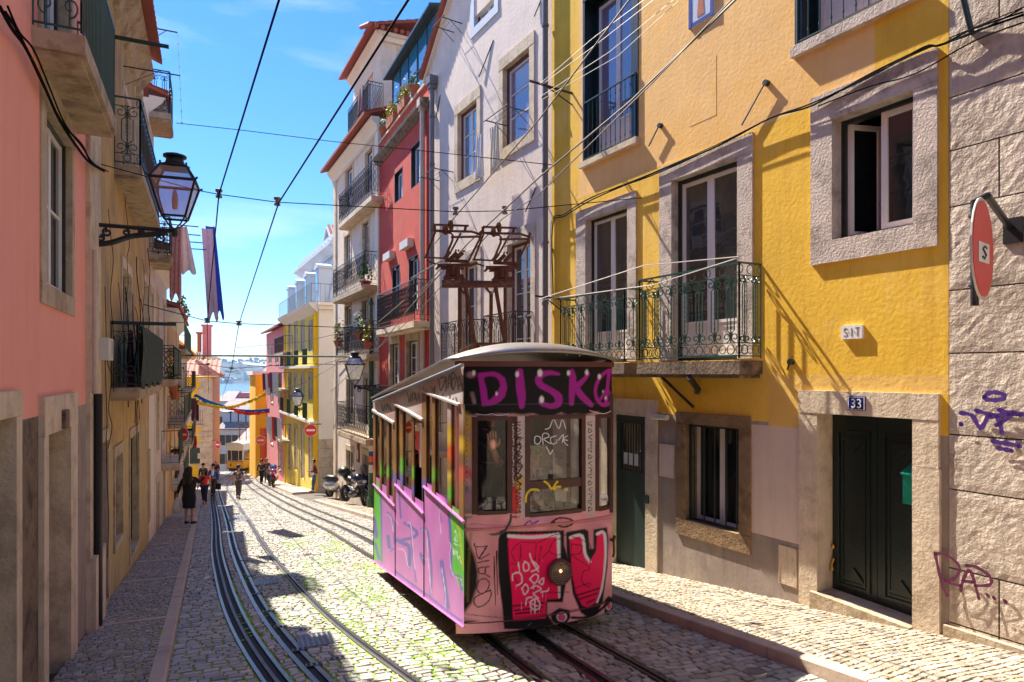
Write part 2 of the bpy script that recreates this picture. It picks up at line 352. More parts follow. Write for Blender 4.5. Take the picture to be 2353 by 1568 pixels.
# joints between the setts, with moss where the photograph has it
mm = pm('joint', (.075, .055, .04), .95, .3, 7, .4, 60); t = mm.node_tree; nz = t.nodes.new('ShaderNodeTexNoise'); nz.inputs['Scale'].default_value = 1.6; nz.inputs['Detail'].default_value = 6; nz.inputs['Roughness'].default_value = .7
g = t.nodes.new('ShaderNodeNewGeometry'); t.links.new(g.outputs['Position'], nz.inputs[0])
vm = t.nodes.new('ShaderNodeVectorMath'); vm.operation = 'DISTANCE'; vm.inputs[1].default_value = st(9.6, 1.75); t.links.new(g.outputs['Position'], vm.inputs[0])
r1 = t.nodes.new('ShaderNodeMapRange'); r1.inputs[1].default_value = 7.5; r1.inputs[2].default_value = 2.0; r1.inputs[3].default_value = 0; r1.inputs[4].default_value = .62; t.links.new(vm.outputs['Value'], r1.inputs[0])
ad = t.nodes.new('ShaderNodeMath'); ad.operation = 'MULTIPLY'; t.links.new(nz.outputs[0], ad.inputs[0]); t.links.new(r1.outputs[0], ad.inputs[1])
r2 = t.nodes.new('ShaderNodeMapRange'); r2.inputs[1].default_value = .19; r2.inputs[2].default_value = .25; t.links.new(ad.outputs[0], r2.inputs[0])
mi = t.nodes.new('ShaderNodeMixRGB'); mi.inputs[2].default_value = (.27, .42, .03, 1); t.links.new(r2.outputs[0], mi.inputs[0])
b = t.nodes['Principled BSDF']; t.links.new(b.inputs['Base Color'].links[0].from_socket, mi.inputs[1]); t.links.new(mi.outputs[0], b.inputs['Base Color'])
M['joint'] = mm
M['sett'] = vcm('sett', .62, .8, 45, bdist=.008)
def stones(name, s0, s1, row, l0, l1, cl, cr, h, gap, hgt, base, joint, excl=(), tone=.18, along=False, jit=.012, basemat='joint', subset=None):
    """one mesh: a sheet of joint filling with pillow-topped stones standing proud of it"""
    A = []; TT = []
    s = s0
    while s < s1:
        w = row * RNG.uniform(.86, 1.16); sm = s + w / 2; a, b = float(cl(sm)), float(cr(sm)); c = a + RNG.uniform(-l1, 0)
        blk = [(float(f(sm)) - q, float(f(sm)) + q) for f, q in excl]
        while c < b:
            ln = RNG.uniform(l0, l1); x0, x1 = max(c, a), min(c + ln, b); c += ln
            for e0, e1 in blk:
                if x0 < e1 and x1 > e0:
                    if x0 < e0 - .03: x1 = e0
                    elif x1 > e1 + .03: x0 = e1
                    else: x1 = x0
            if x1 - x0 < .035: continue
            A.append((s, s + w, x0, x1)); TT.append(0)
        s += w
    A = np.array(A); n = len(A); g = gap / 2
    s_ = np.stack([A[:, 0] + g, A[:, 0] + g, A[:, 1] - g, A[:, 1] - g], 1); c_ = np.stack([A[:, 2] + g, A[:, 3] - g, A[:, 3] - g, A[:, 2] + g], 1)
    wob = .35 * row * np.sin(c_ * 3.1 + s_ * .7) + .2 * row * np.sin(c_ * 7.3 + 1.3 * s_)
    s_ = s_ + wob + RNG.uniform(-jit, jit, s_.shape); c_ = c_ + RNG.uniform(-jit, jit, c_.shape)
    ms = s_.mean(1, keepdims=True); mc = c_.mean(1, keepdims=True)
    k = .86
    ts = ms + (s_ - ms) * k; tcx = mc + (c_ - mc) * k
    hh = h + hgt * RNG.uniform(.7, 1.15, (n, 1)) + RNG.uniform(-.004, .004, (n, 4))
    def W3(s, c, z): return np.stack([SX * s + SY * c, SY * s - SX * c, -drop(s) + z], -1)
    lo = W3(s_, c_, np.full(s_.shape, h - .004)); mid = W3(ms + (s_ - ms) * .95, mc + (c_ - mc) * .95, hh - hgt * .35); tp = W3(ts, tcx, hh)
    V = np.concatenate([lo, mid, tp], 1).reshape(-1, 3); bi = (np.arange(n) * 12)[:, None]
    fl = [[0, 1, 5, 4], [1, 2, 6, 5], [2, 3, 7, 6], [3, 0, 4, 7], [4, 5, 9, 8], [5, 6, 10, 9], [6, 7, 11, 10], [7, 4, 8, 11], [8, 9, 10, 11]]
    Fc = np.concatenate([bi + np.array(f)[None] for f in fl], 1).reshape(-1, 4)
    tn = 1 + RNG.normal(0, tone, (n, 1)); hue = RNG.uniform(-1, 1, (n, 1))
    col = np.clip(np.array(base)[None] * tn * (1 + hue * np.array([[.07, .0, -.09]])), .02, .9)
    C = np.repeat(np.concatenate([col, np.ones((n, 1))], 1), 12, 0)
    # base sheet
    ns = int((s1 - s0) / .5) + 2; ss = np.linspace(s0, s1, ns); B = []; BF = []; nb = 7
    for q in ss:
        a, b = float(cl(q)), float(cr(q))
        for j in range(nb): B.append(st(q, a + (b - a) * j / (nb - 1), h))
    for i in range(ns - 1):
        for j in range(nb - 1): q = i * nb + j; BF.append((q, q + 1, q + nb + 1, q + nb))
    nv = len(V); me = bpy.data.meshes.new(name); AV = np.concatenate([V, np.array(B)]); AF = np.concatenate([Fc, np.array(BF) + nv])
    me.vertices.add(len(AV)); me.vertices.foreach_set('co', AV.ravel().astype(np.float32))
    me.loops.add(AF.size); me.loops.foreach_set('vertex_index', AF.ravel().astype(np.int32))
    me.polygons.add(len(AF)); me.polygons.foreach_set('loop_start', np.arange(0, AF.size, 4, dtype=np.int32)); me.polygons.foreach_set('loop_total', np.full(len(AF), 4, np.int32))
    me.materials.append(M['sett']); me.materials.append(M[basemat])
    mi = np.zeros(len(AF), np.int32); mi[len(Fc):] = 1; me.polygons.foreach_set('material_index', mi); me.polygons.foreach_set('use_smooth', np.r_[np.zeros(len(Fc), bool), np.zeros(len(BF), bool)])
    me.update(); me.validate()
    ca = me.color_attributes.new('Col', 'FLOAT_COLOR', 'POINT'); ca.data.foreach_set('color', np.concatenate([C, np.ones((len(B), 4))]).ravel().astype(np.float32))
    o = bpy.data.objects.new(name, me); COL.objects.link(o); return tag(o, kind='structure')
def off(f, d): return lambda s: f(s) + d
rails_ex = [(cenL, .1), (railA, .145), (railC, .06), (cenR, .07), (off(cenR, -.5), .07), (off(cenR, .5), .07)]
gr = stones('road', 1.5, 84, .112, .10, .19, off(kerbLc, .0), off(kerbRs, 0), 0, .014, .02, (.37, .345, .295), None, rails_ex, tone=.17)
stones('pavement_left', 2.0, 27, .078, .065, .115, wallL, off(kerbLc, -.14), .12, .012, .014, (.33, .275, .23), None, tone=.16, jit=.007)
stones('pavement_right', -2.0, 30.5, .074, .06, .105, off(kerbRs, .15), off(wallR, .3), .12, .011, .012, (.42, .345, .25), None, tone=.17, jit=.008)
sheet('ground', -14, 270, 2.0, K(-160), K(160), -.09, M['earth'], 3)
sheet('road_far', 84, 100, 1.0, K(-6), K(4), -.02, M['joint'])
stones('pavement_corner', 36.8, 84, .13, .1, .2, off(kerbRs, .15), K(9), .12, .012, .012, (.5, .42, .31), None, tone=.1)
sheet('side_street', 30.5, 36.8, .5, off(kerbRs, .0), K(12), .012, M['earth'])
stones('square', 27, 84, .13, .12, .22, off(wallL, -2.5), off(kerbLc, .0), .006, .012, .012, (.42, .37, .31), None, tone=.12)
def kerb(name, f0, f1, s0, s1, h0, h1, seg=1.1, mat='kerb'):
    mb = MB(); s = s0
    while s < s1 - .02:
        e = min(s + seg * random.uniform(.9, 1.1), s1); n = 4; vs = []; k0 = len(mb.v)
        for i in range(n + 1):
            q = s + .006 + (e - s - .012) * i / n; j = random.uniform(-.003, .003)
            a, b = float(f0(q)), float(f1(q))
            vs += [st(q, a, h0), st(q, a, h1 - .012), st(q, a + .012 * (1 if b > a else -1), h1 + j), st(q, b, h1 + j), st(q, b, h0)]
        fs = []
        for i in range(n):
            for j in range(4): k = i * 5 + j; fs.append((k, k + 5, k + 6, k + 1))
        fs += [(0, 1, 2, 3, 4), tuple(n * 5 + j for j in (4, 3, 2, 1, 0))]
        mb.add(vs, fs); s = e
    return tag(mb.build(name, M[mat]), kind='structure')
kerb('kerb_left', kerbLc, off(kerbLc, -.145), 2, 26, -.02, .135, 1.6)
kerb('kerb_right', kerbRs, off(kerbRs, .155), -3, 30.4, -.02, .135, 1.2)
kerb('kerb_corner', kerbRs, off(kerbRs, .155), 36.8, 84, -.02, .135, 1.3)
mb = MB()                                    # kerb across the mouth of the side street and the cross bands of the left pavement
for s in (30.45, 36.75): mb.add([st(s, float(kerbRs(s)), -.02), st(s + .15, float(kerbRs(s)), -.02), st(s + .15, float(kerbRs(s)), .137), st(s, float(kerbRs(s)), .137), st(s, 9, -.02), st(s + .15, 9, -.02), st(s + .15, 9, .137), st(s, 9, .137)], [(3, 2, 1, 0), (4, 5, 6, 7), (0, 1, 5, 4), (1, 2, 6, 5), (2, 3, 7, 6), (3, 0, 4, 7)])
for s in (9.9, 13.2, 15.6, 18.5, 22): mb.add([st(s, float(wallL(s)) + .02, .139), st(s, float(kerbLc(s)) - .15, .139), st(s + .12, float(kerbLc(s)) - .15, .139), st(s + .12, float(wallL(s)) + .02, .139), st(s, float(wallL(s)) + .02, .1), st(s, float(kerbLc(s)) - .15, .1), st(s + .12, float(kerbLc(s)) - .15, .1), st(s + .12, float(wallL(s)) + .02, .1)], [(0, 1, 2, 3), (0, 4, 5, 1), (1, 5, 6, 2), (2, 6, 7, 3), (3, 7, 4, 0)])
tag(mb.build('kerb_bands', M['kerb']), kind='structure')
def rail(mb, cen, d, parts, s0=1.5, s1=88):
    """parts: (offset0, offset1, height, material) strips swept along the track"""
    ss = np.linspace(s0, s1, 190)
    for a, b, h, mi in parts:
        vs = []
        for s in ss:
            c = float(cen(s)) + d
            vs += [st(s, c + a, h - .03), st(s, c + a, h), st(s, c + b, h), st(s, c + b, h - .03)]
        fs = []
        for i in range(len(ss) - 1):
            for j in range(3): k = i * 4 + j; fs.append((k, k + 4, k + 5, k + 1))
        mb.add(vs, fs, mi)
thin = [(-.055, -.012, .018, 0), (-.012, .02, .003, 2), (.02, .05, .015, 1)]
wide = [(-.14, -.1, .02, 0), (-.1, -.03, .004, 2), (-.03, .01, .018, 1), (.01, .08, .002, 2), (.08, .12, .02, 0)]
slot = [(-.1, -.045, .02, 0), (-.045, .035, .004, 2), (.035, .085, .02, 0)]
for nm, cen, lft in (('tramway_rail_left', cenL, wide), ('tramway_rail_right', cenR, thin)):
    mb = MB(); ra, rc = (railA, railC) if cen is cenL else (off(cenR, -.5), off(cenR, .5)); rail(mb, ra, 0, lft); rail(mb, cen, 0, slot); rail(mb, rc, 0, [(-a[1], -a[0], a[2], a[3]) for a in thin[::-1]])
    tag(mb.build(nm, [M['steel'], M['steel_dark'], M['groove']]), kind='structure')
def cover(s, c, ls, lc, label, kind='plate', group=None):
    t = thing('manhole_cover', label, 'drain cover', st(s, c, .02), 0, group)
    mb = MB(); mb.add([st(s - ls / 2, c - lc / 2, .014), st(s - ls / 2, c + lc / 2, .014), st(s + ls / 2, c + lc / 2, .014), st(s + ls / 2, c - lc / 2, .014), st(s - ls / 2, c - lc / 2, .026), st(s - ls / 2, c + lc / 2, .026), st(s + ls / 2, c + lc / 2, .026), st(s + ls / 2, c - lc / 2, .026)], [(4, 5, 6, 7), (0, 1, 5, 4), (1, 2, 6, 5), (2, 3, 7, 6), (3, 0, 4, 7)])
    mb.build('plate', M['cast_iron'], t)
    mb = MB(); n1 = max(2, int(ls / .055)); n2 = max(2, int(lc / .055))
    if kind == 'plate':
        for i in range(n1):
            for j in range(n2):
                a = s - ls / 2 + (i + .5) * ls / n1; b = c - lc / 2 + (j + .5) * lc / n2; r = .014
                mb.add([st(a - r, b - r, .031), st(a - r, b + r, .031), st(a + r, b + r, .031), st(a + r, b - r, .031), st(a - r * 1.3, b - r * 1.3, .026), st(a - r * 1.3, b + r * 1.3, .026), st(a + r * 1.3, b + r * 1.3, .026), st(a + r * 1.3, b - r * 1.3, .026)], [(0, 1, 2, 3), (0, 4, 5, 1), (1, 5, 6, 2), (2, 6, 7, 3), (3, 7, 4, 0)])
        mb.build('studs', M['steel'], t)
    else:
        n2 = max(3, int(lc / .045))
        for j in range(n2):
            b = c - lc / 2 + (j + .5) * lc / n2; r = lc / n2 * .28
            mb.add([st(s - ls * .42, b - r, .0275), st(s - ls * .42, b + r, .0275), st(s + ls * .42, b + r, .0275), st(s + ls * .42, b - r, .0275)], [(0, 1, 2, 3)])
        mb.build('slots', M['groove'], t)
    return t
def covpx(px, py, ls, lc, label, kind='plate', group=None):
    p = gnd(px, py); a, b = sc(p.x, p.y); return cover(a, b, ls, lc, label, kind, group)
covpx(725, 1474, .55, .42, 'large studded steel cover in the setts nearest the camera, between the left rails')
covpx(612, 1340, .5, .4, 'studded steel cover further down the left track, beside the flag shadow')
covpx(548, 1192, 2.2, .62, 'long grated steel plate between the rails by the walking man in black', 'slot')
covpx(535, 1165, 1.2, .6, 'short grated plate beyond the long one between the left rails', 'slot')
gl = 'small slotted drains beside the left cable slot'
for i, (a, b) in enumerate([(592, 1367), (618, 1407), (645, 1443), (690, 1496), (722, 1531), (662, 1402), (702, 1450), (775, 1517), (577, 1326), (560, 1290), (553, 1262)]):
    covpx(a, b, .09, .17, 'small slotted iron drain set in the setts beside the left cable slot', 'slot', gl)
for px, py, r, lb in ((2247, 1610, .16, 'round iron cover in the right pavement by the stone wall'), (1736, 1548, .1, 'small round iron cover in the right pavement below the barred window')):
    p = gnd(px * 1.0 - (0 if px < 2000 else 0), py * (1 if px < 0 else .985) if False else py - 0, .12)
    a, b = sc(p.x, p.y); mb = MB(); vs = []
    for rr, hh in ((r, .132), (r, .143), (r * .85, .143), (r * .82, .138), (r * .6, .138), (r * .58, .143), (r * .3, .143), (.005, .14)):
        for j in range(20): q = 2 * math.pi * j / 20; vs.append(st(a + rr * math.cos(q), b + rr * math.sin(q), hh))
    mb.add(vs, [(i * 20 + j, i * 20 + (j + 1) % 20, (i + 1) * 20 + (j + 1) % 20, (i + 1) * 20 + j) for i in range(7) for j in range(20)]); solo(mb, 'manhole_cover', M['cast_iron'], lb, 'drain cover')
mb = MB(); q = random.Random(9)               # moss growing out of the joints
mk('moss', (.22, .4, .02), .9, .3, 30, .3, 90)
for i in range(10000):
    s = q.uniform(4.5, 19); c = q.uniform(.75, 2.4) if i % 9 else q.uniform(-.2, .9); d = math.sin(s * 2.1 + c * 3) + math.sin(c * 5.3 - s * 1.3) + q.gauss(0, .5)
    if d < .35 or c > float(cenR(s)) - .55 or abs(c - float(railC(s))) < .09: continue
    r = q.uniform(.009, .026); a = q.uniform(0, 3); ls = q.uniform(1, 2.6)
    mb.add([st(s + r * math.cos(a + k * 1.257), c + r * ls * math.sin(a + k * 1.257), .012) for k in range(5)] + [st(s, c, .024)], [(k, (k + 1) % 5, 5) for k in range(5)])
tag(mb.build('moss', M['moss']), 'bright green moss growing between the road setts beside the tram', 'moss', kind='stuff')
# river, far shore
mb = MB(); mb.add([(-3500, 240, -38), (2700, 240, -38), (2700, 3500, -38), (-3500, 3500, -38)], [(0, 1, 2, 3)])
wm = pm('water', (.02, .10, .2), .25, .3, .02, .9, .35, bdist=.6, spec=.5); tag(mb.build('water', wm), kind='structure')
def hill(name, x0, x1, y, hs, depth, mat, n=60, base=-38.5):
    mb = MB(); vs = []; fs = []; k = 9
    for i in range(n + 1):
        x = x0 + (x1 - x0) * i / n; h = hs(i / n)
        for j in range(k):
            t = j / (k - 1); vs.append((x + 30 * math.sin(j * 2 + i), y + depth * t + 40 * math.sin(i * .8 + j), base + h * math.sin(min(1, t * 1.6) * math.pi / 2) * (1 - .25 * t) + (6 * math.sin(i * 1.7 + j * 2.1) if 0 < j else 0)))
    for i in range(n):
        for j in range(k - 1): a = i * k + j; fs.append((a, a + k, a + k + 1, a + 1))
    mb.add(vs, fs); return tag(mb.build(name, mat, smooth=True), kind='structure')
hm = pm('hill', (.02, .06, .1), .95, .5, .012, 0, stain=(.22, .26, .28), stamt=.75, sts=.03, edge=(.58, .66))  # distance haze partly put into the hills as blue in their colour
hill('hills', -3200, 2400, 2480, lambda t: 92 + 16 * math.sin(t * 25) + 9 * math.sin(t * 61 + 1), 700, hm)
mk('far_wall', (.55, .55, .56), .9, .2, .05, 0)
fb = 'small pale buildings on the far shore'
rr = random.Random(3)
for i in range(46):
    px = rr.uniform(500, 625); d = rr.uniform(2560, 3000); x = (px - CX) / F * d; w = rr.uniform(7, 20); h = rr.uniform(4, 9) + (26 if i == 3 else 0); top = rr.random() < .65
    z = (38 + rr.uniform(2, 16)) if top else rr.uniform(-34, -26)
    if not top: d = 2475
    x = (px - CX) / F * d
    mb = MB(); mb.box(-w / 2, w / 2, -6, 6, 0, h); mb.prism([(-w / 2 - 1, h), (w / 2 + 1, h), (0, h + 4)], -6.5, 6.5)
    mb.v = [(v[0] + x, v[1] + d, v[2] + z) for v in mb.v]
    if i == 3: lb = 'tall pale tower block on the ridge of the far shore'
    else: lb = 'small pale building on the wooded far shore of the river'
    solo(mb, 'far_house', M['far_wall'], lb, 'building', None if i == 3 else fb)

# ---------------------------------------------------------------- building helpers
def wallmesh(mb, u0, u1, z0, z1, holes, zones=(), n=0., depth=.3, mi=0):
    """front sheet with real openings and reveals of the given depth"""
    us = sorted(set([u0, u1] + [h[i] for h in holes for i in (0, 1)] + [z[i] for z in zones for i in (0, 1)])); zs = sorted(set([z0, z1] + [h[i] for h in holes for i in (2, 3)] + [z[i] for z in zones for i in (2, 3)]))
    us = [u for u in us if u0 <= u <= u1]; zs = [z for z in zs if z0 <= z <= z1]
    for a, b in zip(us, us[1:]):
        for c, d in zip(zs, zs[1:]):
            mu, mz = (a + b) / 2, (c + d) / 2
            if any(h[0] < mu < h[1] and h[2] < mz < h[3] for h in holes): continue
            k = mi
            for z in zones:
                if z[0] < mu < z[1] and z[2] < mz < z[3]: k = z[4]
            mb.add([(a, n, c), (b, n, c), (b, n, d), (a, n, d)], [(0, 1, 2, 3)], k)
    for h in holes:
        a, b, c, d = h[:4]
        mb.add([(a, n, c), (b, n, c), (b, n, d), (a, n, d), (a, n + depth, c), (b, n + depth, c), (b, n + depth, d), (a, n + depth, d)], [(0, 4, 5, 1), (1, 5, 6, 2), (2, 6, 7, 3), (3, 7, 4, 0)], mi)
def building(name, label, fr, u0, u1, z0, z1, holes, mats, zones=(), depth=6., thick=.3, hood=True, cat='building', partname='wall', extra=None):
    r = thing(name, label, cat, fr.w((u0 + u1) / 2, 0, z0), fr.th)
    mb = MB(fr); wallmesh(mb, u0, u1, z0, z1, [(h[0] - .01, h[1] + .01, h[2] - .01, h[3] + .01) for h in holes], zones, 0, thick)
    mb.add([(u0, 0, z0), (u1, 0, z0), (u1, depth, z0), (u0, depth, z0), (u0, 0, z1), (u1, 0, z1), (u1, depth, z1), (u0, depth, z1)], [(3, 7, 4, 0), (1, 5, 6, 2), (2, 6, 7, 3), (4, 5, 6, 7)])
    if extra: extra(mb)
    mb.build(partname, [M[m] for m in mats], r)
    mb = MB(fr); mb.box(u0 + .1, u1 - .1, 1.6, 1.7, z0, z1 - .05); mb.build('dark_backing', M['dark'], r)  # black sheet put in for the dark of the rooms
    return r
def frame4(mb, u0, u1, z0, z1, w, n0, n1, mi=0, bot=True):
    wl, wr, wt, wb = w if isinstance(w, (tuple, list)) else (w, w, w, w)
    e = .003
    mb.box(u0, u0 + wl, n0, n1, z0, z1, mi); mb.box(u1 - wr, u1, n0, n1, z0, z1, mi)
    mb.box(u0 + wl - e, u1 - wr + e, n0 + e, n1 - e, z1 - wt, z1 - e, mi)
    if bot: mb.box(u0 + wl - e, u1 - wr + e, n0 + e, n1 - e, z0 + e, z0 + wb, mi)
def window(root, fr, u0, u1, z0, z1, sur=.14, smat='stone', proud=.03, rec=.16, omat='wood_green', fmat='wood_white', pmat='pane', leaves=2, rows=1, ow=.05, lw=.055, panel=0, name='window', open_l=0, sill=0, thick=.28, onlyrec=False, curtain=None):
    """part window (its stone surround) > frame, sash, pane"""
    s4 = sur if isinstance(sur, (tuple, list)) else (sur,) * 4
    mb = MB(fr)
    if max(s4) > 0:
        a, b, c, d = u0 - s4[0], u1 + s4[1], z0 - s4[3], z1 + s4[2]
        q = thick - .02; e = .004
        # jambs, lintel, sill as separate blocks, jambs butting under the lintel
        if s4[2] > 0: mb.box(a, b, -proud, q, z1, d)
        if s4[3] > 0: mb.box(a - sill, b + sill, -proud - (.05 if sill else 0), q, c, z0)
        if s4[0] > 0: mb.box(a, u0, -proud + e, q, z0 + e, z1 - e)
        if s4[1] > 0: mb.box(u1, b, -proud + e, q, z0 + e, z1 - e)
        w = mb.build(name, M[smat], root)
    else:
        frame4(mb, u0 - .014, u1 + .014, z0 - .014, z1 + .014, .02, -.004, .1); w = mb.build(name, M[omat], root)
    mb = MB(fr)
    if ow > 0: frame4(mb, u0, u1, z0, z1, ow, rec - .05, rec + .05); mb.build('outer_frame', M[omat], w)
    a, b = u0 + ow, u1 - ow; lo, hi = z0 + (ow if ow else 0), z1 - ow
    f = MB(fr); p = MB(fr); L_ = (b - a) / leaves
    for i in range(leaves):
        if open_l and i == 0: continue
        x0, x1 = a + i * L_, a + (i + 1) * L_ - .004
        frame4(f, x0, x1, lo, hi, (lw, lw, lw, lw), rec - .02, rec + .03)
        pz = lo + lw + panel
        if panel:
            f.box(x0 + lw, x1 - lw, rec, rec + .02, lo + lw, pz - .001); f.box(x0 + lw - .002, x1 - lw + .002, rec - .018, rec + .028, pz, pz + lw * .7)
            frame4(f, x0 + lw + .04, x1 - lw - .04, lo + lw + .04, pz - .04, .025, rec - .012, rec + .004)
            pz += lw * .7
        for k in range(1, rows):
            zz = pz + (hi - lw - pz) * k / rows; f.box(x0 + lw - .002, x1 - lw + .002, rec - .014, rec + .02, zz - .012, zz + .012)
        p.box(x0 + lw - .003, x1 - lw + .003, rec + .004, rec + .01, pz - .003, hi - lw + .003)
    if open_l:                               # one leaf swung inwards
        x0 = a; dx, dn = .35 * L_, .94 * L_
        def q(t, z, o=0): return (x0 + dx * t + o, rec + dn * t, z)
        for t0, t1, c, d in ((0, .12, lo, hi), (.88, 1, lo, hi), (.12, .88, lo, lo + .06), (.12, .88, hi - .06, hi)):
            f.add([q(t0, c), q(t1, c), q(t1, d), q(t0, d), q(t0, c, .035), q(t1, c, .035), q(t1, d, .035), q(t0, d, .035)], [(0, 1, 2, 3), (7, 6, 5, 4), (0, 4, 5, 1), (1, 5, 6, 2), (2, 6, 7, 3), (3, 7, 4, 0)])
        p.add([q(.1, lo, .015), q(.9, lo, .015), q(.9, hi, .015), q(.1, hi, .015)], [(0, 1, 2, 3)])
    if f.v: f.build('sash', M[fmat], w)
    if p.v: p.build('pane', M[pmat], w)
    if curtain:
        c = MB(fr); k = 14; vs = []
        for i in range(k + 1): x = a + (b - a) * i / k; vs += [(x, rec + .1 + .02 * (i % 2), lo), (x, rec + .1 + .02 * (i % 2), hi)]
        c.add(vs, [(2 * i, 2 * i + 2, 2 * i + 3, 2 * i + 1) for i in range(k)]); c.build('curtain', M[curtain], w)
    return w
def spiral(cx, cz, r, t0, turns, sgn, n=12, rin=.25):
    return [(cx + r * (1 - (1 - rin) * i / n) * math.cos(t0 + sgn * turns * 2 * math.pi * i / n), cz + r * (1 - (1 - rin) * i / n) * math.sin(t0 + sgn * turns * 2 * math.pi * i / n)) for i in range(n + 1)]
def railing(mb, A, B, z0, z1, style='bars', step=None, r=.008):
    """ironwork between plan points A and B (u, n); bottom z0, top z1"""
    Ln = math.hypot(B[0] - A[0], B[1] - A[1]); h = z1 - z0
    if Ln < .05: return
    def P(a, z): t = a / Ln; return (A[0] + (B[0] - A[0]) * t, A[1] + (B[1] - A[1]) * t, z)
    def ln(pts, rr, n=4): mb.tube([P(a, z) for a, z in pts], rr, n)
    ln([(0, z1), (Ln, z1)], .018); ln([(0, z0 + .03), (Ln, z0 + .03)], .011)
    ln([(0, z0), (0, z1)], .014); ln([(Ln, z0), (Ln, z1)], .014)
    if style == 'scroll':
        zt = z1 - .13 * h; zb = z0 + .16 * h
        ln([(0, zt), (Ln, zt)], .008); ln([(0, zb), (Ln, zb)], .008)
        k = max(1, round(Ln / .27)); w = Ln / k; R_ = w * .235
        for i in range(k):
            c = w * (i + .5)
            ln([(c, zb + j * (zt - zb) / 26) for j in range(27)], [.0075 if j % 2 else .0125 for j in range(27)])
            for sg in (-1, 1):
                x = c + sg * w * .25
                top = spiral(x, zt - R_ * 1.15, R_, math.pi / 2, 1.2, sg, 14); bot = spiral(x, zb + R_ * 1.15, R_, -math.pi / 2, 1.2, -sg, 14)
                ln(top, .0085); ln(bot, .0085)
                lft = x - sg * R_
                ln([(lft, zt - R_ * 1.1), (lft + sg * .02, zt - R_ * 2.1), (x - sg * .01, zt - R_ * 2.6), (x - sg * .01, zb + R_ * 2.6), (lft + sg * .02, zb + R_ * 2.1), (lft, zb + R_ * 1.1)], .0075)
            ln(spiral(c, (z0 + .03 + zb) / 2, .05 * h, 0, 1, 1, 12, 1), .0075)
            ln(spiral(c + w / 2, (z0 + .03 + zb) / 2, .045 * h, 0, 1, 1, 8, 1), .006)
            ln(spiral(c + w / 2, (z1 + zt) / 2, .05 * h, 0, 1, 1, 10, 1), .0065)
    elif style == 'gothic':
        zt = z1 - .22 * h; zb = z0 + .16 * h; k = max(1, round(Ln / .2)); w = Ln / k
        ln([(0, zb), (Ln, zb)], .007)
        for i in range(k):
            c = w * (i + .5)
            ln([(c, zb + j * (zt - zb) / 16) for j in range(17)], [.006 if j % 2 else .012 for j in range(17)])
            for sg in (-1, 1):
                x = c + sg * w * .26
                ln([(x, zb + .06), (x, zt - .05), (c + sg * w * .48, zt + .05), (c + sg * w * .3, z1 - .05), (c, zt)], .007)
                ln([(x, zb + .06), (c + sg * w * .5, zb - .02), (c + sg * w * .2, z0 + .06)], .007)
            ln(spiral(c, z1 - .08 * h, .055 * h, 0, 1, 1, 8, 1), .006); ln(spiral(c, z0 + .085 * h, .05 * h, 0, 1, 1, 8, 1), .006)
    elif style == 'lattice':
        zt = z1 - .1 * h; zb = z0 + .14 * h; k = max(1, round(Ln / (step or .15))); w = Ln / k
        ln([(0, zt), (Ln, zt)], .008); ln([(0, zb), (Ln, zb)], .008)
        for i in range(k):
            c = w * (i + .5); ln([(w * i, z0), (w * i, z1)], .009)
            ln([(c, zb), (c + w * .3, zb + .2 * h), (c - w * .3, zb + .42 * h), (c + w * .28, zt - .12 * h), (c, zt)], .009)
            ln([(c, zb), (c - w * .3, zb + .2 * h), (c + w * .3, zb + .42 * h), (c - w * .28, zt - .12 * h), (c, zt)], .009)
    else:
        k = max(1, round(Ln / (step or .1))); w = Ln / k
        for i in range(1, k):
            c = w * i; bead = style == 'beads'
            if bead: ln([(c, z0 + .03), (c, z0 + .1), (c, z0 + .12), (c, z0 + .15), (c, z0 + .5 * h), (c, z0 + .53 * h), (c, z0 + .56 * h), (c, z1 - .17), (c, z1 - .15), (c, z1 - .12), (c, z1)], [.008, .008, .016, .008, .008, .016, .008, .008, .016, .008, .008])
            else: ln([(c, z0 + .03), (c, z1)], r)
        if style == 'diag':
            for i in range(k): ln(spiral(w * (i + .5), z1 - .09 * h, .05 * h, 0, 1, 1, 6, 1), .006)
def balcony(root, fr, u0, u1, zb, zt, d, rh, style='lattice', mat='iron', smat='slab', step=None, brackets=False, near=None):
    """part balcony (its stone slab) > railing"""
    mb = MB(fr); mb.box(u0, u1, -d, .02, zb, zt); mb.box(u0 + .04, u1 - .04, -d + .04, .02, zb - .05, zb - .002)
    if brackets:
        for u in (u0 + .15, u1 - .15): mb.prism([(u - .06, zb - .05), (u + .06, zb - .05), (u + .06, zb - .3), (u - .06, zb - .3)], -.12, .02); mb.box(u - .055, u + .055, -.3, .02, zb - .16, zb - .05)
    b = mb.build('balcony', M[smat], root)
    mb = MB(fr); i = .03
    railing(mb, (u0 + i, -d + i), (u1 - i, -d + i), zt + .03, zt + rh, style, step)
    railing(mb, (u0 + i, 0), (u0 + i, -d + i), zt + .03, zt + rh, style, step); railing(mb, (u1 - i, -d + i), (u1 - i, 0), zt + .03, zt + rh, style, step)
    mb.build('railing', M[mat], b)
    return b
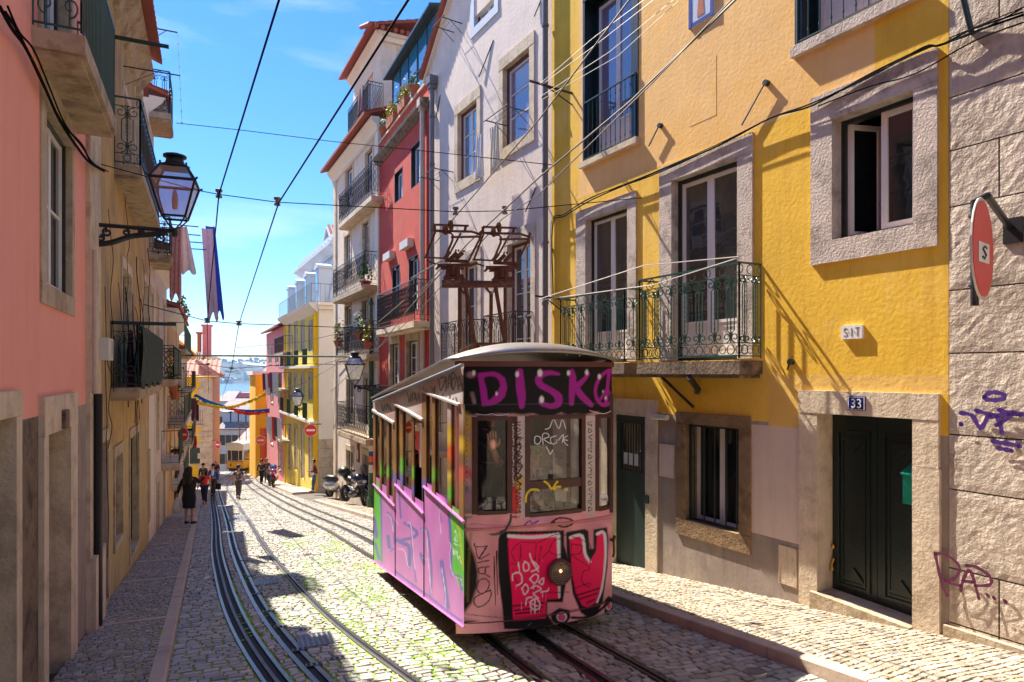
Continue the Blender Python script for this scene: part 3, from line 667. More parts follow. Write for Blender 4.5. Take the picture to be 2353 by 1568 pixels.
def tileroof(root, fr, u0, u1, n0, n1, z0, z1, w=.2, mat='tile', name='roof', rows=None, thick=.02):
    """clay tiles: rounded ribs running from the eave (n0, z0) to the ridge (n1, z1), stepped in courses"""
    mb = MB(fr); k = max(2, round((u1 - u0) / w)); w = (u1 - u0) / k; m = 8; ln = math.hypot(n1 - n0, z1 - z0); rows = rows or max(2, round(ln / .38)); vs = []; fs = []
    cols = k * m + 1
    for i in range(rows):
        for e in (0, 1):
            t = (i + e) / rows; n = n0 + (n1 - n0) * t; z = z0 + (z1 - z0) * t + (.03 if e == 0 else -.0)
            for j in range(cols):
                q = j / m * 2 * math.pi; vs.append((u0 + w * j / m, n, z + .07 * max(-.5, math.cos(q)) + .02))
    for i in range(2 * rows - 1):
        for j in range(cols - 1): a = i * cols + j; fs.append((a, a + 1, a + cols + 1, a + cols))
    mb.add(vs, fs)
    # rounded open ends at the eave and an underside
    mb.add([(u0, n0, z0 - thick), (u1, n0, z0 - thick), (u1, n1, z1 - thick), (u0, n1, z1 - thick)], [(3, 2, 1, 0)])
    b = len(mb.v); vs = []
    for j in range(cols): q = j / m * 2 * math.pi; x = u0 + w * j / m; vs += [(x, n0, z0 - thick), (x, n0, z0 + .05 + .07 * max(-.5, math.cos(q)))]
    mb.add(vs, [(2 * j, 2 * j + 2, 2 * j + 3, 2 * j + 1) for j in range(cols - 1)])
    mb.add([(u0, n0, z0 - thick), (u0, n0, z0 + .05), (u0, n1, z1 + .05), (u0, n1, z1 - thick), (u1, n0, z0 - thick), (u1, n0, z0 + .05), (u1, n1, z1 + .05), (u1, n1, z1 - thick)], [(0, 1, 2, 3), (7, 6, 5, 4)])
    return mb.build(name, M[mat], root)
def cornice(root, fr, u0, u1, z, prof, mat, name='cornice', ends=True):
    """prof = [(projection, height)] swept along the wall"""
    mb = MB(fr); k = len(prof); vs = [(u0, -p, z + h) for p, h in prof] + [(u1, -p, z + h) for p, h in prof]
    mb.add(vs, [(i, i + k, i + 1 + k, i + 1) for i in range(k - 1)] + [tuple(range(k)), tuple(range(2 * k - 1, k - 1, -1))]); return mb.build(name, M[mat], root)
def downpipe(root, fr, u, n, z0, z1, r, mat, head=False, rings=(), name='drainpipe'):
    mb = MB(fr); mb.tube([(u, n, z0), (u, n, z1)], r, 12)
    for z in rings: mb.tube([(u, n, z), (u, n, z + .05)], r * 1.25, 12)
    if head: mb.box(u - .14, u + .14, n - .13, n + .12, z1, z1 + .22); mb.box(u - .09, u + .09, n - .09, n + .09, z1 - .12, z1 + .002)
    return mb.build(name, M[mat], root, smooth=False)
def uv(fr, pl, pr, top, bot, n=0):
    """opening given by its left and right edges and one picture point on its top and bottom edge"""
    return fr.u(pl, n), fr.u(pr, n), fr.z(*bot, n), fr.z(*top, n)
def laundryline(): pass
ZB = -14.
# wall planes of the right side, chained one after the other
def chain(x, y, vp): return Fr(x, y, -(vp - CX) / F, -1)
FY = chain(.795, 13.04, 325)                # the yellow and the white house, u = 0 at their joint
def corner(fr, px): u = fr.u(px); p = fr.w(u, 0, 0); return p[0], p[1]

# ---------------------------------------------------------------- yellow house
fr = FY
uJ = fr.u(2180)
W1 = uv(fr, 1345, 1452, (1340, -8), (1400, 362)); W1 = (W1[0], W1[1], fr.z(1456, 322), fr.z(1336, 12))
W2 = (fr.u(1844), fr.u(2085), fr.z(1836, 108), fr.z(1836, 108) + 1.9)
W3 = uv(fr, 1915, 2102, (2010, 240), (2010, 534))
D1 = (fr.u(1348), fr.u(1444), 2.45, fr.z(1396, 489)); D2 = (fr.u(1546), fr.u(1697), 2.45, fr.z(1620, 389))
W4 = uv(fr, 1577, 1700, (1640, 979), (1640, 1211))
D3 = (fr.u(1408), fr.u(1485), -1.75, fr.z(1450, 955)); D4 = (fr.u(1882), fr.u(2101), -1.1, fr.z(2000, 957))
zg1 = fr.z(1640, 960); zg2 = fr.z(1784, 980)
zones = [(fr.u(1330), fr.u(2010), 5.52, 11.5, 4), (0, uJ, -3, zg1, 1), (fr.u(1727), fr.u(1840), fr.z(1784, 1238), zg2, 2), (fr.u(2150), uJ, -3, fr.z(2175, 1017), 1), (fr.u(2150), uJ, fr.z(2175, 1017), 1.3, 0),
         (fr.u(1727), fr.u(1840), zg2, 1.4, 0), (fr.u(1766), fr.u(1838), zg2, fr.z(1800, 861), 3), (fr.u(1838), uJ, fr.z(1930, 900), fr.z(1930, 862), 3), (fr.u(1500), fr.u(1727), zg1, 1.4, 0)]
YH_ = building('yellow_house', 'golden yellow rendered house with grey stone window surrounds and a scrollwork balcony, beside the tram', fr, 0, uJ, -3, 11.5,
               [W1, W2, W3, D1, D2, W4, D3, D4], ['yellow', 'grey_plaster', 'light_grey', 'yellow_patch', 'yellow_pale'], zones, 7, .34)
w = window(YH_, fr, *W1, sur=(.06, .17, .16, 0), smat='wood_green', proud=.02, rec=.26, leaves=2, pmat='pane_lilac', ow=.1, panel=.45, curtain=None, name='french_window')
mb = MB(fr); mb.box(W1[0] - .1, W1[1] + .2, -.09, .0, W1[2] - .1, W1[2]); mb.build('sill', M['stone_light'], w)
mb = MB(fr); railing(mb, (W1[0], -.03), (W1[1] + .12, -.03), W1[2] + .02, fr.z(1440, 182), 'beads', .125); mb.build('window_railing', M['iron'], w)
w = window(YH_, fr, *W2, sur=(.1, .1, .1, 0), smat='wood_green', proud=.02, rec=.26, pmat='curtain', ow=.08, panel=.5, name='french_window')
mb = MB(fr); mb.box(W2[0] - .12, W2[1] + .14, -.08, .0, W2[2] - .13, W2[2]); mb.build('sill', M['stone'], w)
mb = MB(fr); railing(mb, (W2[0] - .05, -.03), (W2[1] + .05, -.03), W2[2] + .02, W2[2] + .95, 'beads', .16); mb.build('window_railing', M['iron'], w)
sl, srr = W3[0] - fr.u(1866), fr.u(2157) - W3[1]
window(YH_, fr, *W3, sur=(sl, srr, fr.z(2010, 170) - W3[3], W3[2] - fr.z(2010, 588)), proud=.035, rec=.2, open_l=1, ow=.05, lw=.07, pmat='pane_dark')
window(YH_, fr, *D1, sur=(D1[0] - fr.u(1326), fr.u(1464) - D1[1], .2, 0), proud=.035, rec=.16, panel=.42, ow=.05, lw=.05, name='balcony_door', pmat='pane')
window(YH_, fr, *D2, sur=(D2[0] - fr.u(1518), fr.u(1732) - D2[1], .26, 0), proud=.035, rec=.16, panel=.42, ow=.06, lw=.06, name='balcony_door', pmat='pane', open_l=0)
uA = fr.u(1283, -.4); uB = fr.u(1434, -.4); uC = fr.u(1463, -.44); uD = fr.u(1699, -.44)
b1 = balcony(YH_, fr, uA, uB, 2.24, 2.42, .4, 1.2, 'scroll', 'iron_green', 'stone_dark')
b2 = balcony(YH_, fr, uC, uD, 2.24, 2.42, .44, 1.27, 'scroll', 'iron_green', 'stone_dark')
mb = MB(fr)
mb.tube([(uC + .35, -.25, 2.2), (uC + .77, -.01, 1.75)], .022, 6); mb.build('iron_strut', M['iron_black'], YH_); mb = MB(fr)
mb.tube([(uC + 1.1, -.42, 2.2), (uC + .95, -.1, 2.02), (uC + .86, -.03, 1.98)], .045, 7); mb.build('iron_strut', M['iron_black'], YH_)
# ground floor: barred window, little green door, street door no. 33
w = window(YH_, fr, *W4, sur=(W4[0] - fr.u(1556), fr.u(1727) - W4[1], .17, .24), smat='stone_brown', proud=.03, rec=.24, ow=.0, lw=.05, pmat='pane_dark')
mb = MB(fr); frame4(mb, W4[0] + .01, W4[1] - .01, W4[2] + .01, W4[3] - .01, .03, .05, .08)
for i in range(5): u = W4[0] + (W4[1] - W4[0]) * (i + .5) / 5; mb.tube([(u, .06, W4[2] + .02), (u, .06, W4[3] - .02)], .012, 6)
mb.build('window_bars', M['iron'], w)
mb = MB(fr); e = .004
mb.box(D3[0] - .3, fr.u(1512), -.03, .3, D3[3], fr.z(1450, 917)); mb.box(D3[1], fr.u(1512), -.026, .3, -3, D3[3] - e); mb.box(D3[0] - .3, D3[0], -.026, .3, -3, D3[3] - e)
d = mb.build('side_door', M['stone_light'], YH_)
mb = MB(fr); gl0, gl1 = D3[3] - .95, D3[3] - .14; a, b = D3[0] + .12, D3[1] - .2
mb.box(D3[0], D3[1], .08, .12, D3[2], gl0); mb.box(D3[0], D3[1], .08, .12, gl1, D3[3]); mb.box(D3[0], a, .082, .118, gl0 + e, gl1 - e); mb.box(b, D3[1], .082, .118, gl0 + e, gl1 - e); mb.build('door_leaf', M['door_green'], d)
mb = MB(fr)
for i in range(4): u = a + (b - a) * (i + .5) / 4; mb.tube([(u, .075, gl0), (u, .075, gl1)], .012, 6)
mb.build('door_bars', M['iron'], d); mb = MB(fr); mb.box(a, b, .105, .11, gl0, gl1); mb.build('pane', M['pane'], d)
mb = MB(fr); mb.box(a + .05, b - .08, .1, .103, gl0 + .1, gl0 + .3); mb.build('paper_notice', M['white_paint'], d)
lt = fr.z(2000, 901)
mb = MB(fr); uL, uR = fr.u(1840), fr.u(2161)
mb.box(uL, uR, -.045, .33, D4[3], lt); mb.box(uL, D4[0], -.04, .33, -3, D4[3] - e); mb.box(D4[1], uR, -.04, .33, fr.z(2130, 1075) + .006, D4[3] - e); mb.box(D4[1], uR + .01, -.043, .33, -3, fr.z(2130, 1075))
d = mb.build('street_door', M['stone_light'], YH_)
um = (D4[0] + .0 + D4[1]) / 2
for i, (a, b) in enumerate(((D4[0], um - .004), (um + .004, D4[1]))):
    mb = MB(fr); zs0 = D4[2] + .02; zt_ = D4[3]
    mb.box(a, b, .26, .31, zs0, zt_)
    for c, dd in ((zs0 + .12, zs0 + .62), (zs0 + .76, zt_ - .2)):
        frame4(mb, a + .07, b - .07, c, dd, .035, .235, .262); frame4(mb, a + .13, b - .13, c + .06, dd - .06, .02, .245, .262)
    mb.prism([(a + .14, zs0 + .86), (b - .14, zs0 + .86), ((a + b) / 2, zs0 + 1.02)], .235, .262); mb.prism([(a + .14, zt_ - .3), (b - .14, zt_ - .3), ((a + b) / 2, zt_ - .46)], .235, .262)
    lf = mb.build('door_leaf', M['wood_green'], d)
    if i == 0:
        mb = MB(fr); mb.ball((a + .035, .22, zs0 + 1.22), .022, .02, .035); mb.tube([(a + .035, .23, zs0 + 1.07), (a + .03, .2, zs0 + 1.0), (a + .035, .2, zs0 + .93)], [.018, .014, .024], 7); mb.build('door_knocker', M['brass'], lf)
mb = MB(fr); mb.prism([(D4[0] - .06, -3), (D4[1] + .0, -3), (D4[1] + .0, fr.z(2101, 1440)), (D4[0] - .06, fr.z(1913, 1369))], -.1, .33); mb.build('doorstep', M['stone_warm'], d)
# gas hatch and meter plates in the grey base
mb = MB(fr); mb.box(fr.u(1518), fr.u(1550), -.02, 0, fr.z(1534, 1097), fr.z(1534, 1022)); frame4(mb, fr.u(1518), fr.u(1550), fr.z(1534, 1097), fr.z(1534, 1022), .015, -.026, -.015); mb.build('hatch', M['light_grey'], YH_)
mb = MB(fr); mb.box(fr.u(1791), fr.u(1832), -.012, 0, fr.z(1810, 1345), fr.z(1810, 1256)); frame4(mb, fr.u(1791), fr.u(1832), fr.z(1810, 1345), fr.z(1810, 1256), .012, -.018, -.01); mb.build('hatch', M['stone_light'], YH_)
mb = MB(fr); mb.tube([(fr.u(1505), -.06, fr.z(1505, 957)), (fr.u(1540), -.06, fr.z(1540, 960))], .045, 8); mb.build('lamp_fitting', M['plastic_white'], YH_)
mb = MB(fr); mb.box(fr.u(1487), fr.u(1495), -.06, -.03, fr.z(1490, 1156), fr.z(1490, 1138)); mb.build('bell_box', M['door_green'], YH_)
# rendered-over blind panel and wall spikes
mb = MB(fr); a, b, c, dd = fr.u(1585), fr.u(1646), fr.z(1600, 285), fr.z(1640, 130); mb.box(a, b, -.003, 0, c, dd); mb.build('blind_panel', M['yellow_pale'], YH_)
for px0, py0, px1, py1, dn in ((1764, 192, 1710, 290, .45), (1520, 290, 1496, 338, .25), (1821, 832, 1815, 850, .1)):
    a = fr.uz(px0, py0); b = fr.uz(px1, py1, -dn if False else 0)
    mb = MB(fr); mb.tube([(a[0], 0, a[1]), (a[0], -.06, a[1])], .04, 8); mb.tube([(a[0], -.05, a[1]), (b[0] + .0, -.05, b[1])], .012, 5); mb.build('wall_spike', M['iron_black'], YH_)
def onwall(name, label, cat_, fr, parts, group=None, base=None):
    u, n, z = base or (parts[0][1].v and (0, 0, 0))
    t = thing(name, label, cat_, fr.w(u, n, z), fr.th, group)
    for nm, mb, mat in parts: mb.build(nm, M[mat] if isinstance(mat, str) else mat, t)
    return t
# plaques
mb = MB(fr); a, b, c, dd = fr.u(1937), fr.u(1985), fr.z(1960, 779), fr.z(1960, 748); mb.box(a, b, -.035, 0, c, dd)
m2 = MB(fr); gw = (b - a) * .22; zc = (c + dd) / 2; gh = (dd - c) * .3
def gl(m, ch, cx, cz, w, h, r, n):
    G = {'S': [(.9, .9), (.5, 1), (.1, .8), (.3, .55), (.7, .45), (.9, .2), (.5, 0), (.1, .1)], 'I': [(.5, 0), (.5, 1)], 'T': [(.5, 0), (.5, 1), (.05, 1), (.95, 1)], '3': [(.1, .9), (.5, 1), (.85, .8), (.8, .6), (.4, .53), (.85, .4), (.9, .15), (.5, 0), (.1, .12)]}[ch]
    pts = [(cx + (x - .5) * w, n, cz + (z - .5) * h) for x, z in G]; m.tube(pts, r, 4)
for i, ch in enumerate('SIT'): gl(m2, ch, a + (b - a) * (.22 + .28 * i), zc, gw, gh * 2, .007, -.033)
for i in (0, 1): m2.ball((a + (b - a) * (.36 + .28 * i), -.036, zc), .006, .006, .006, 5, 4)
onwall('stone_plaque', 'small pale stone tablet carved with the letters S.I.T on the yellow wall', 'plaque', fr, [('tablet', mb, 'white_paint'), ('lettering', m2, 'stone_brown')], base=(a, 0, c))
mb = MB(fr); a, b, c, dd = fr.u(1955), fr.u(1995), fr.z(1975, 943), fr.z(1975, 911); mb.box(a, b, -.06, -.045, c, dd)
m2 = MB(fr); frame4(m2, a + .006, b - .006, c + .006, dd - .006, .007, -.063, -.058)
for i in (0, 1): gl(m2, '3', a + (b - a) * (.33 + .34 * i), (c + dd) / 2, (b - a) * .24, (dd - c) * .62, .0085, -.063)
onwall('house_number', 'blue enamel house number 33 on the stone lintel of the street door', 'number plate', fr, [('plate', mb, 'blue_enamel'), ('numerals', m2, 'white_paint')], base=(a, 0, c))
mb = MB(fr); a, b, c, dd = fr.u(1586), fr.u(1643), fr.z(1615, 52), fr.z(1615, -55); mb.box(a, b, -.03, 0, c, dd)
m2 = MB(fr); frame4(m2, a, b, c, dd, .06, -.036, -.02)
m3 = MB(fr); um_ = (a + b) / 2; m3.prism([(um_ - .07, c + .1), (um_ + .07, c + .1), (um_ + .05, c + .35), (um_, c + .5), (um_ - .05, c + .35)], -.035, -.029); m3.ball((um_, -.033, c + .55), .035, .006, .04)
onwall('tile_panel', 'framed blue and white glazed tile panel high on the yellow wall', 'tile panel', fr, [('tiles', mb, 'azulejo'), ('border', m2, 'blue_paint'), ('motif', m3, 'terracotta')], base=(a, 0, c))
mb = MB(fr); b = D4[1] - .006; a, c, dd = b - .15, fr.z(2093, 1157, .15), fr.z(2093, 1084, .15); mb.box(a, b, .06, .235, c, dd); m2 = MB(fr); m2.add([(a - .015, .04, dd - .03), (b + .004, .04, dd - .03), (b + .004, .235, dd + .05), (a - .015, .235, dd + .05), (a - .015, .04, dd - .01), (b + .004, .04, dd - .01), (b + .004, .235, dd + .07), (a - .015, .235, dd + .07)], [(0, 1, 2, 3), (7, 6, 5, 4), (0, 4, 5, 1), (1, 5, 6, 2), (2, 6, 7, 3), (3, 7, 4, 0)])
onwall('mailbox', 'bright green metal letter box hung on the right leaf of the dark street door', 'mailbox', fr, [('box', mb, 'mail_green'), ('lid', m2, 'mail_green')], base=(a, .1, c))

# ---------------------------------------------------------------- rough stone house on the right edge
rs = random.Random(5); u1 = uJ + 19
r = thing('stone_house', 'house wall of big rough pale stone blocks at the right edge, sprayed with purple tags', 'building', fr.w((uJ + u1) / 2, 0, -3), fr.th)
mk('rough', (.6, .5, .39), .95, .16, 4, .8, 24, stain=(.36, .27, .19), stamt=.7, sts=1.4, bdist=.03, dirt=.5)
mb = MB(fr); z = -2.2; rowz = []
mb.add([(uJ, .02, -3), (u1, .02, -3), (u1, .02, 11), (uJ, .02, 11), (uJ, 7, -3), (u1, 7, -3), (u1, 7, 11), (uJ, 7, 11)], [(0, 1, 2, 3), (0, 3, 7, 4), (1, 5, 6, 2), (2, 6, 7, 3)], 1)
while z < 10.5:
    h = rs.uniform(.5, .85); u = uJ
    while u < u1:
        w = rs.uniform(.7, 1.5) if u > uJ else rs.choice((.45, .9)); x = min(u + w, u1)
        # block face as a small grid with uneven relief
        nu, nv = max(3, int((x - u) / .06)), max(3, int(h / .06)); vs = []; pr = rs.uniform(0, .02)
        for i in range(nu + 1):
            for j in range(nv + 1):
                ed = i in (0, nu) or j in (0, nv)
                vs.append((u + .007 + (x - u - .014) * i / nu + (0 if ed else rs.uniform(-.008, .008)), (-.004 if ed else -.006 - pr * .2 + rs.uniform(-.003, .003)), z + .007 + (h - .014) * j / nv + (0 if ed else rs.uniform(-.008, .008))))
        mb.add(vs, [(i * (nv + 1) + j, (i + 1) * (nv + 1) + j, (i + 1) * (nv + 1) + j + 1, i * (nv + 1) + j + 1) for i in range(nu) for j in range(nv)], 0)
        u = x
    z += h
mb.build('wall', [M['rough'], M['stone_brown']], r, smooth=False)
mb = MB(fr)
for i in range(5):
    a = uJ - .02 + i * .75; zz = fr.z(2175, 1432) - .005 - i * .035; mb.box(a, a + .74, -.07 + .01 * (i % 2), .02, -3, zz); mb.box(a - .02, a + .7, -.13, -.05, -3, zz - .13 + .02 * (i % 2))
mb.build('plinth', M['stone_warm'], r)
def ribbon(fr, strokes, wd, n, name, mat, parent, jit=0):
    """sprayed lines on a wall, following picture points"""
    mb = MB(fr)
    for st_ in strokes:
        pts = cat([fr.uz(x, y) for x, y in st_], 5) if len(st_) > 2 else [fr.uz(x, y) for x, y in st_]
        P = [np.array(p) for p in pts]; vs = []
        for i, p in enumerate(P):
            t = P[min(i + 1, len(P) - 1)] - P[max(i - 1, 0)]; l = np.linalg.norm(t) or 1; t = t / l; q = np.array([-t[1], t[0]]) * wd * (.5 + .1 * math.sin(i * 1.3))
            vs += [(p[0] + q[0], n, p[1] + q[1]), (p[0] - q[0], n, p[1] - q[1])]
        mb.add(vs, [(2 * i, 2 * i + 1, 2 * i + 3, 2 * i + 2) for i in range(len(P) - 1)])
        for e in (0, -1): mb.add([(P[e][0] + wd * .5 * math.cos(a * .785), n, P[e][1] + wd * .5 * math.sin(a * .785)) for a in range(8)], [tuple(range(8))])
    return mb.build(name, M[mat], parent)
z6 = lambda x, y: (1746 + x * .293, 643 + y * .293); z7 = lambda x, y: (1379 + x * .443, 873 + y * .443)
ribbon(fr, [[z6(*p) for p in s] for s in (
    [(1775, 925), (1800, 895), (1860, 885), (1925, 900), (1930, 930), (1870, 945), (1800, 940), (1775, 925)], [(1590, 1045), (1680, 1065), (1745, 1165), (1800, 1080), (1830, 1060)], [(1710, 1025), (1790, 1050), (1880, 1080), (1915, 1200)],
    [(1820, 1075), (1960, 1050), (2060, 1060)], [(1890, 1020), (1980, 1045), (2110, 1060), (2140, 1120)], [(1985, 1060), (1900, 1130), (1870, 1140)], [(1840, 1265), (1930, 1280), (2055, 1305)], [(1885, 1320), (1940, 1330), (1990, 1340)], [(1590, 1128), (1598, 1136)])], .042, -.038, 'spray_tag', 'purple_paint', r)
ribbon(fr, [[z7(*p) for p in s] for s in (
    [(1752, 895), (1770, 980), (1790, 1060), (1815, 1115)], [(1752, 900), (1800, 900), (1860, 940), (1880, 980), (1850, 1030), (1800, 1040), (1885, 1065)], [(1885, 1090), (1900, 1030), (1935, 985), (1980, 1130)], [(1900, 1040), (1950, 1045)],
    [(1912, 960), (1960, 965), (2020, 1000), (2045, 1035), (2030, 1060), (1960, 1065)], [(2022, 1110), (2030, 1120)], [(2055, 1122), (2062, 1132)], [(2112, 1140), (2122, 1150)])], .03, -.055, 'spray_tag', 'wine_paint', r)
bx_, by_ = fr.w(u1, 0, 0)[:2]; rb = thing('sky_block_house', 'plain grey house added unseen behind the viewer to block the sky', 'building', (bx_ - 8, by_ - 3, -2), 0)  # unseen house added to block sky light, grey to dim its reflections
mb = MB(); mb.box(-14, 22, by_ - 8, by_ - 3, -2, 10.5); mb.build('wall', M['grey_plaster'], rb)
for i in range(5):
    for k in range(3): mb = MB(); mb.box(-11 + 5 * i, -9.8 + 5 * i, by_ - 3, by_ - 2.95, 2.2 + 2.9 * k, 4 + 2.9 * k); mb.build('window', M['pane_dark'], rb)
# no-entry sign seen almost edge-on, on its black arm
sy = 5.35; ar = P3(2300, 520, sy)
t = thing('no_entry_sign', 'red no-entry sign with stickers seen almost edge-on, on a black bracket at the stone wall', 'traffic sign', tuple(P3(2250, 690, 5.2)), 0)
def disc(mb, c, nrm, r, th, n=24, mi=0):
    ax = Vector(nrm).normalized(); q = ax.to_track_quat('Z', 'Y').to_matrix(); mb.lathe([(r, -th / 2), (r, th / 2)], n, tuple(c), mi, q)
    return q
c = P3(2257, 573, 5.25); nv = Vector((.697, -.717, 0))
mb = MB(); q = disc(mb, c, nv, .41, .012); mb.build('rim', M['plastic_white'], t)
mb = MB(); disc(mb, c + nv * .008, nv, .385, .006); mb.build('face', M['sign_red'], t)
mb = MB(); h = Vector((-nv.y, nv.x, 0)); cc = c + nv * .0135; mb.add([cc + h * a + Vector((0, 0, b)) for a, b in ((-.2, -.12), (.2, -.1), (.2, .06), (-.2, .04))], [(0, 1, 2, 3)]); mb.build('sticker', M['white_paint'], t)
mb = MB(); mb.tube([cc + nv * .004 + h * (a * .09) + Vector((0, 0, b * .05 - .03)) for a, b in ((.9, .9), (0, 1), (-.8, .5), (.6, -.3), (0, -1), (-.9, -.8))], .008, 4); mb.build('lettering', M['black_plastic'], t)
mb = MB(); mb.tube([c - nv * .05 + Vector((0, 0, -.45)), c - nv * .05 + Vector((0, 0, .4)), c - nv * .05 + Vector((.1, .0, .44)), Vector(fr.w(fr.u(2320), 0, c.z + .38))], .03, 8); mb.build('post', M['iron_black'], t)
mb = MB(fr); uu = fr.u(2325); mb.box(uu - .06, uu + .1, -.03, -.01, c.z + .22, c.z + .46); mb.build('wall_plate', M['iron_black'], t)
mb = MB(); [mb.tube([c - nv * .09 + Vector((0, 0, z)), c + Vector((0, 0, z))], .022, 6) for z in (-.28, .28)]; mb.build('clamp', M['steel'], t)

# ---------------------------------------------------------------- white gabled house
FW = fr = FY; u0 = fr.u(987); u1 = -.004
O5 = (fr.u(1091), fr.u(1137), fr.z(1115, 40), fr.z(1115, 40) + 1.6); O6 = (fr.u(1157), fr.u(1218), fr.z(1187, 324), fr.z(1187, 134)); O7 = (fr.u(1053), fr.u(1097), fr.z(1075, 408), fr.z(1075, 245))
O8 = (fr.u(1167), fr.u(1221), 1.9, fr.z(1194, 555)); O9 = (fr.u(1061), fr.u(1099), 1.9, fr.z(1080, 603)); ze = fr.z(983, 155)
def gable(mb):
    um = (u0 + u1) / 2; sl_ = .83
    mb.add([(u0, 0, ze), (u1, 0, ze), (u1, 0, ze + .1), (um, 0, ze + (um - u0) * sl_), (u0, 0, ze), (u0, 6, ze), (um, 6, ze + (um - u0) * sl_), (u1, 6, ze)], [(0, 1, 3), (4, 5, 6, 3), (1, 7, 6, 3)])
WH = building('white_house', 'white gabled house with maroon window frames and twin black iron balconies behind the pantograph', fr, u0, u1, -3, ze, [O5, O6, O7, O8, O9], ['white_plaster'], (), 6, .3, extra=gable)
for O, kw in ((O5, dict(pmat='pane_sky', rows=2)), (O6, dict(pmat='pane_lilac', rows=3, leaves=1)), (O7, dict(pmat='pane_sky', rows=3))):
    window(WH, fr, *O, sur=(.2, .2, .26, .24) if O is not O5 else .2, smat='blue_grey' if O is O5 else 'stone_light', omat='wood_maroon', ow=.07, rec=.14, lw=.05, **kw)
for O in (O8, O9): window(WH, fr, *O, sur=(.15, .18, .3, 0), smat='stone', omat='wood_maroon', ow=.06, rec=.16, lw=.05, rows=6, pmat='pane', name='balcony_door', curtain='curtain')
zr = fr.z(1180, 712, -.45); zr2 = fr.z(1077, 730, -.4)
balcony(WH, fr, fr.u(1108, -.45), fr.u(1180, -.45) + .06, zr - 1.45, zr - 1.27, .45, 1.24, 'gothic', 'iron_black', 'stone_light')
balcony(WH, fr, fr.u(1011, -.4), fr.u(1077, -.4), zr - 1.45, zr - 1.27, .4, 1.24, 'gothic', 'iron_black', 'stone_light')
# gable tiles and verge board
um = (u0 + u1) / 2; mb = MB(fr); k = 26
for i in range(k):
    for sgn, ua in ((1, u0 - .35), (-1, u1 + .05)):
        ub = um; a = ua + (ub - ua) * i / k; b = ua + (ub - ua) * (i + 1.15) / k; za = ze - .1 + abs(a - ua) * .83 - .2; zb = ze - .1 + abs(b - ua) * .83 - .2
        if sgn < 0 and a > -.02: continue
        for j in range(6):
            n = -.12 + j * .22; mb.tube([(a, n, za + .05), (b, n, zb + .03)], [.105, .085], 6)
mb.build('roof', M['tile'], WH); mb = MB(fr); mb.prism([(u0 - .3, ze - .42), (um, ze - .42 + (um - u0 + .3) * .83), (um, ze - .12 + (um - u0 + .3) * .83), (u0 - .3, ze - .12)], -.09, .02); mb.build('verge', M['pale_plaster'], WH)
downpipe(WH, fr, fr.u(1253, -.1), -.1, -2.5, 11.6, .06, 'pipe', rings=[fr.z(1253, y, -.1) for y in (62, 225, 395, 560, 700)])
downpipe(WH, fr, fr.u(993, -.12), -.12, -2.5, fr.z(993, 195, -.12), .065, 'pipe', True, [fr.z(993, y, -.12) for y in (270, 380)])
for (x0, y0, x1, y1) in ((1134, 92, 1105, 178), (1012, 218, 1006, 270), (1232, 430, 1212, 488), (1243, 0, 1232, 40)):
    a = fr.uz(x0, y0); b = fr.uz(x1, y1); mb = MB(fr); mb.tube([(a[0], 0, a[1]), (b[0], -.05, b[1])], .014, 5); mb.build('wall_spike', M['iron_black'], WH)
def rack(root, fr, u, z, ln, d=.55, w=.6, mat='iron'):
    mb = MB(fr)
    for uu in (u, u + w): mb.tube([(uu, 0, z), (uu, -d, z + .02)], .014, 5); mb.tube([(uu, 0, z - .25), (uu, -d * .6, z + .01)], .008, 4)
    mb.tube([(u - .1, -d, z + .02), (u + w + .1, -d, z + .02)], .012, 5)
    for k in range(3): mb.tube([(u, -.15 - .14 * k, z + .02), (u + w, -.15 - .14 * k, z + .02)], .004, 3)
    return mb.build('drying_rack', M[mat], root)
for px, py in ((1043, 75), (1010, 416), (1166, 290)): a = fr.uz(px, py); rack(WH, fr, a[0], a[1], .6, w=.9 if px != 1043 else .5)
def washing(name, label, fr, u, w, z, h, n, mat, cat_='laundry', group=None, fold=3, sag=.02, taper=.0, lean=0):
    """cloth hung over a line: folded sheet with thickness"""
    mb = MB(fr); nu, nz_ = 14, 10; vs = []
    for i in range(nu + 1):
        for j in range(nz_ + 1):
            t, q = i / nu, j / nz_; ww = w * (1 - taper * q)
            vs.append((u + w / 2 + (t - .5) * ww + lean * q, n + .035 * math.sin(t * math.pi * 2 * fold + q * 1.5) * (.3 + q), z - h * q * (1 + .06 * math.sin(t * 9)) - sag * math.sin(t * math.pi)))
    m = (nz_ + 1); F_ = [(i * m + j, (i + 1) * m + j, (i + 1) * m + j + 1, i * m + j + 1) for i in range(nu) for j in range(nz_)]
    mb.add(vs, F_); mb.add([(a, b + .02, c) for a, b, c in vs], [f[::-1] for f in F_])
    return solo(mb, name, M[mat], label, cat_, group, smooth=True)
for px, w, h, mt, lb in ((1118, .34, .95, 'cl_white', 'pale striped towel, left one of two hung between the windows of the white house'), (1153, .36, 1.0, 'cl_cream', 'cream towel hung on the line under the open maroon window of the white house')):
    a = fr.uz(px, 300 if px > 1130 else 322); washing('towel', lb, fr, a[0], w, a[1], h, -.3, mt, group='towels on the white house line')

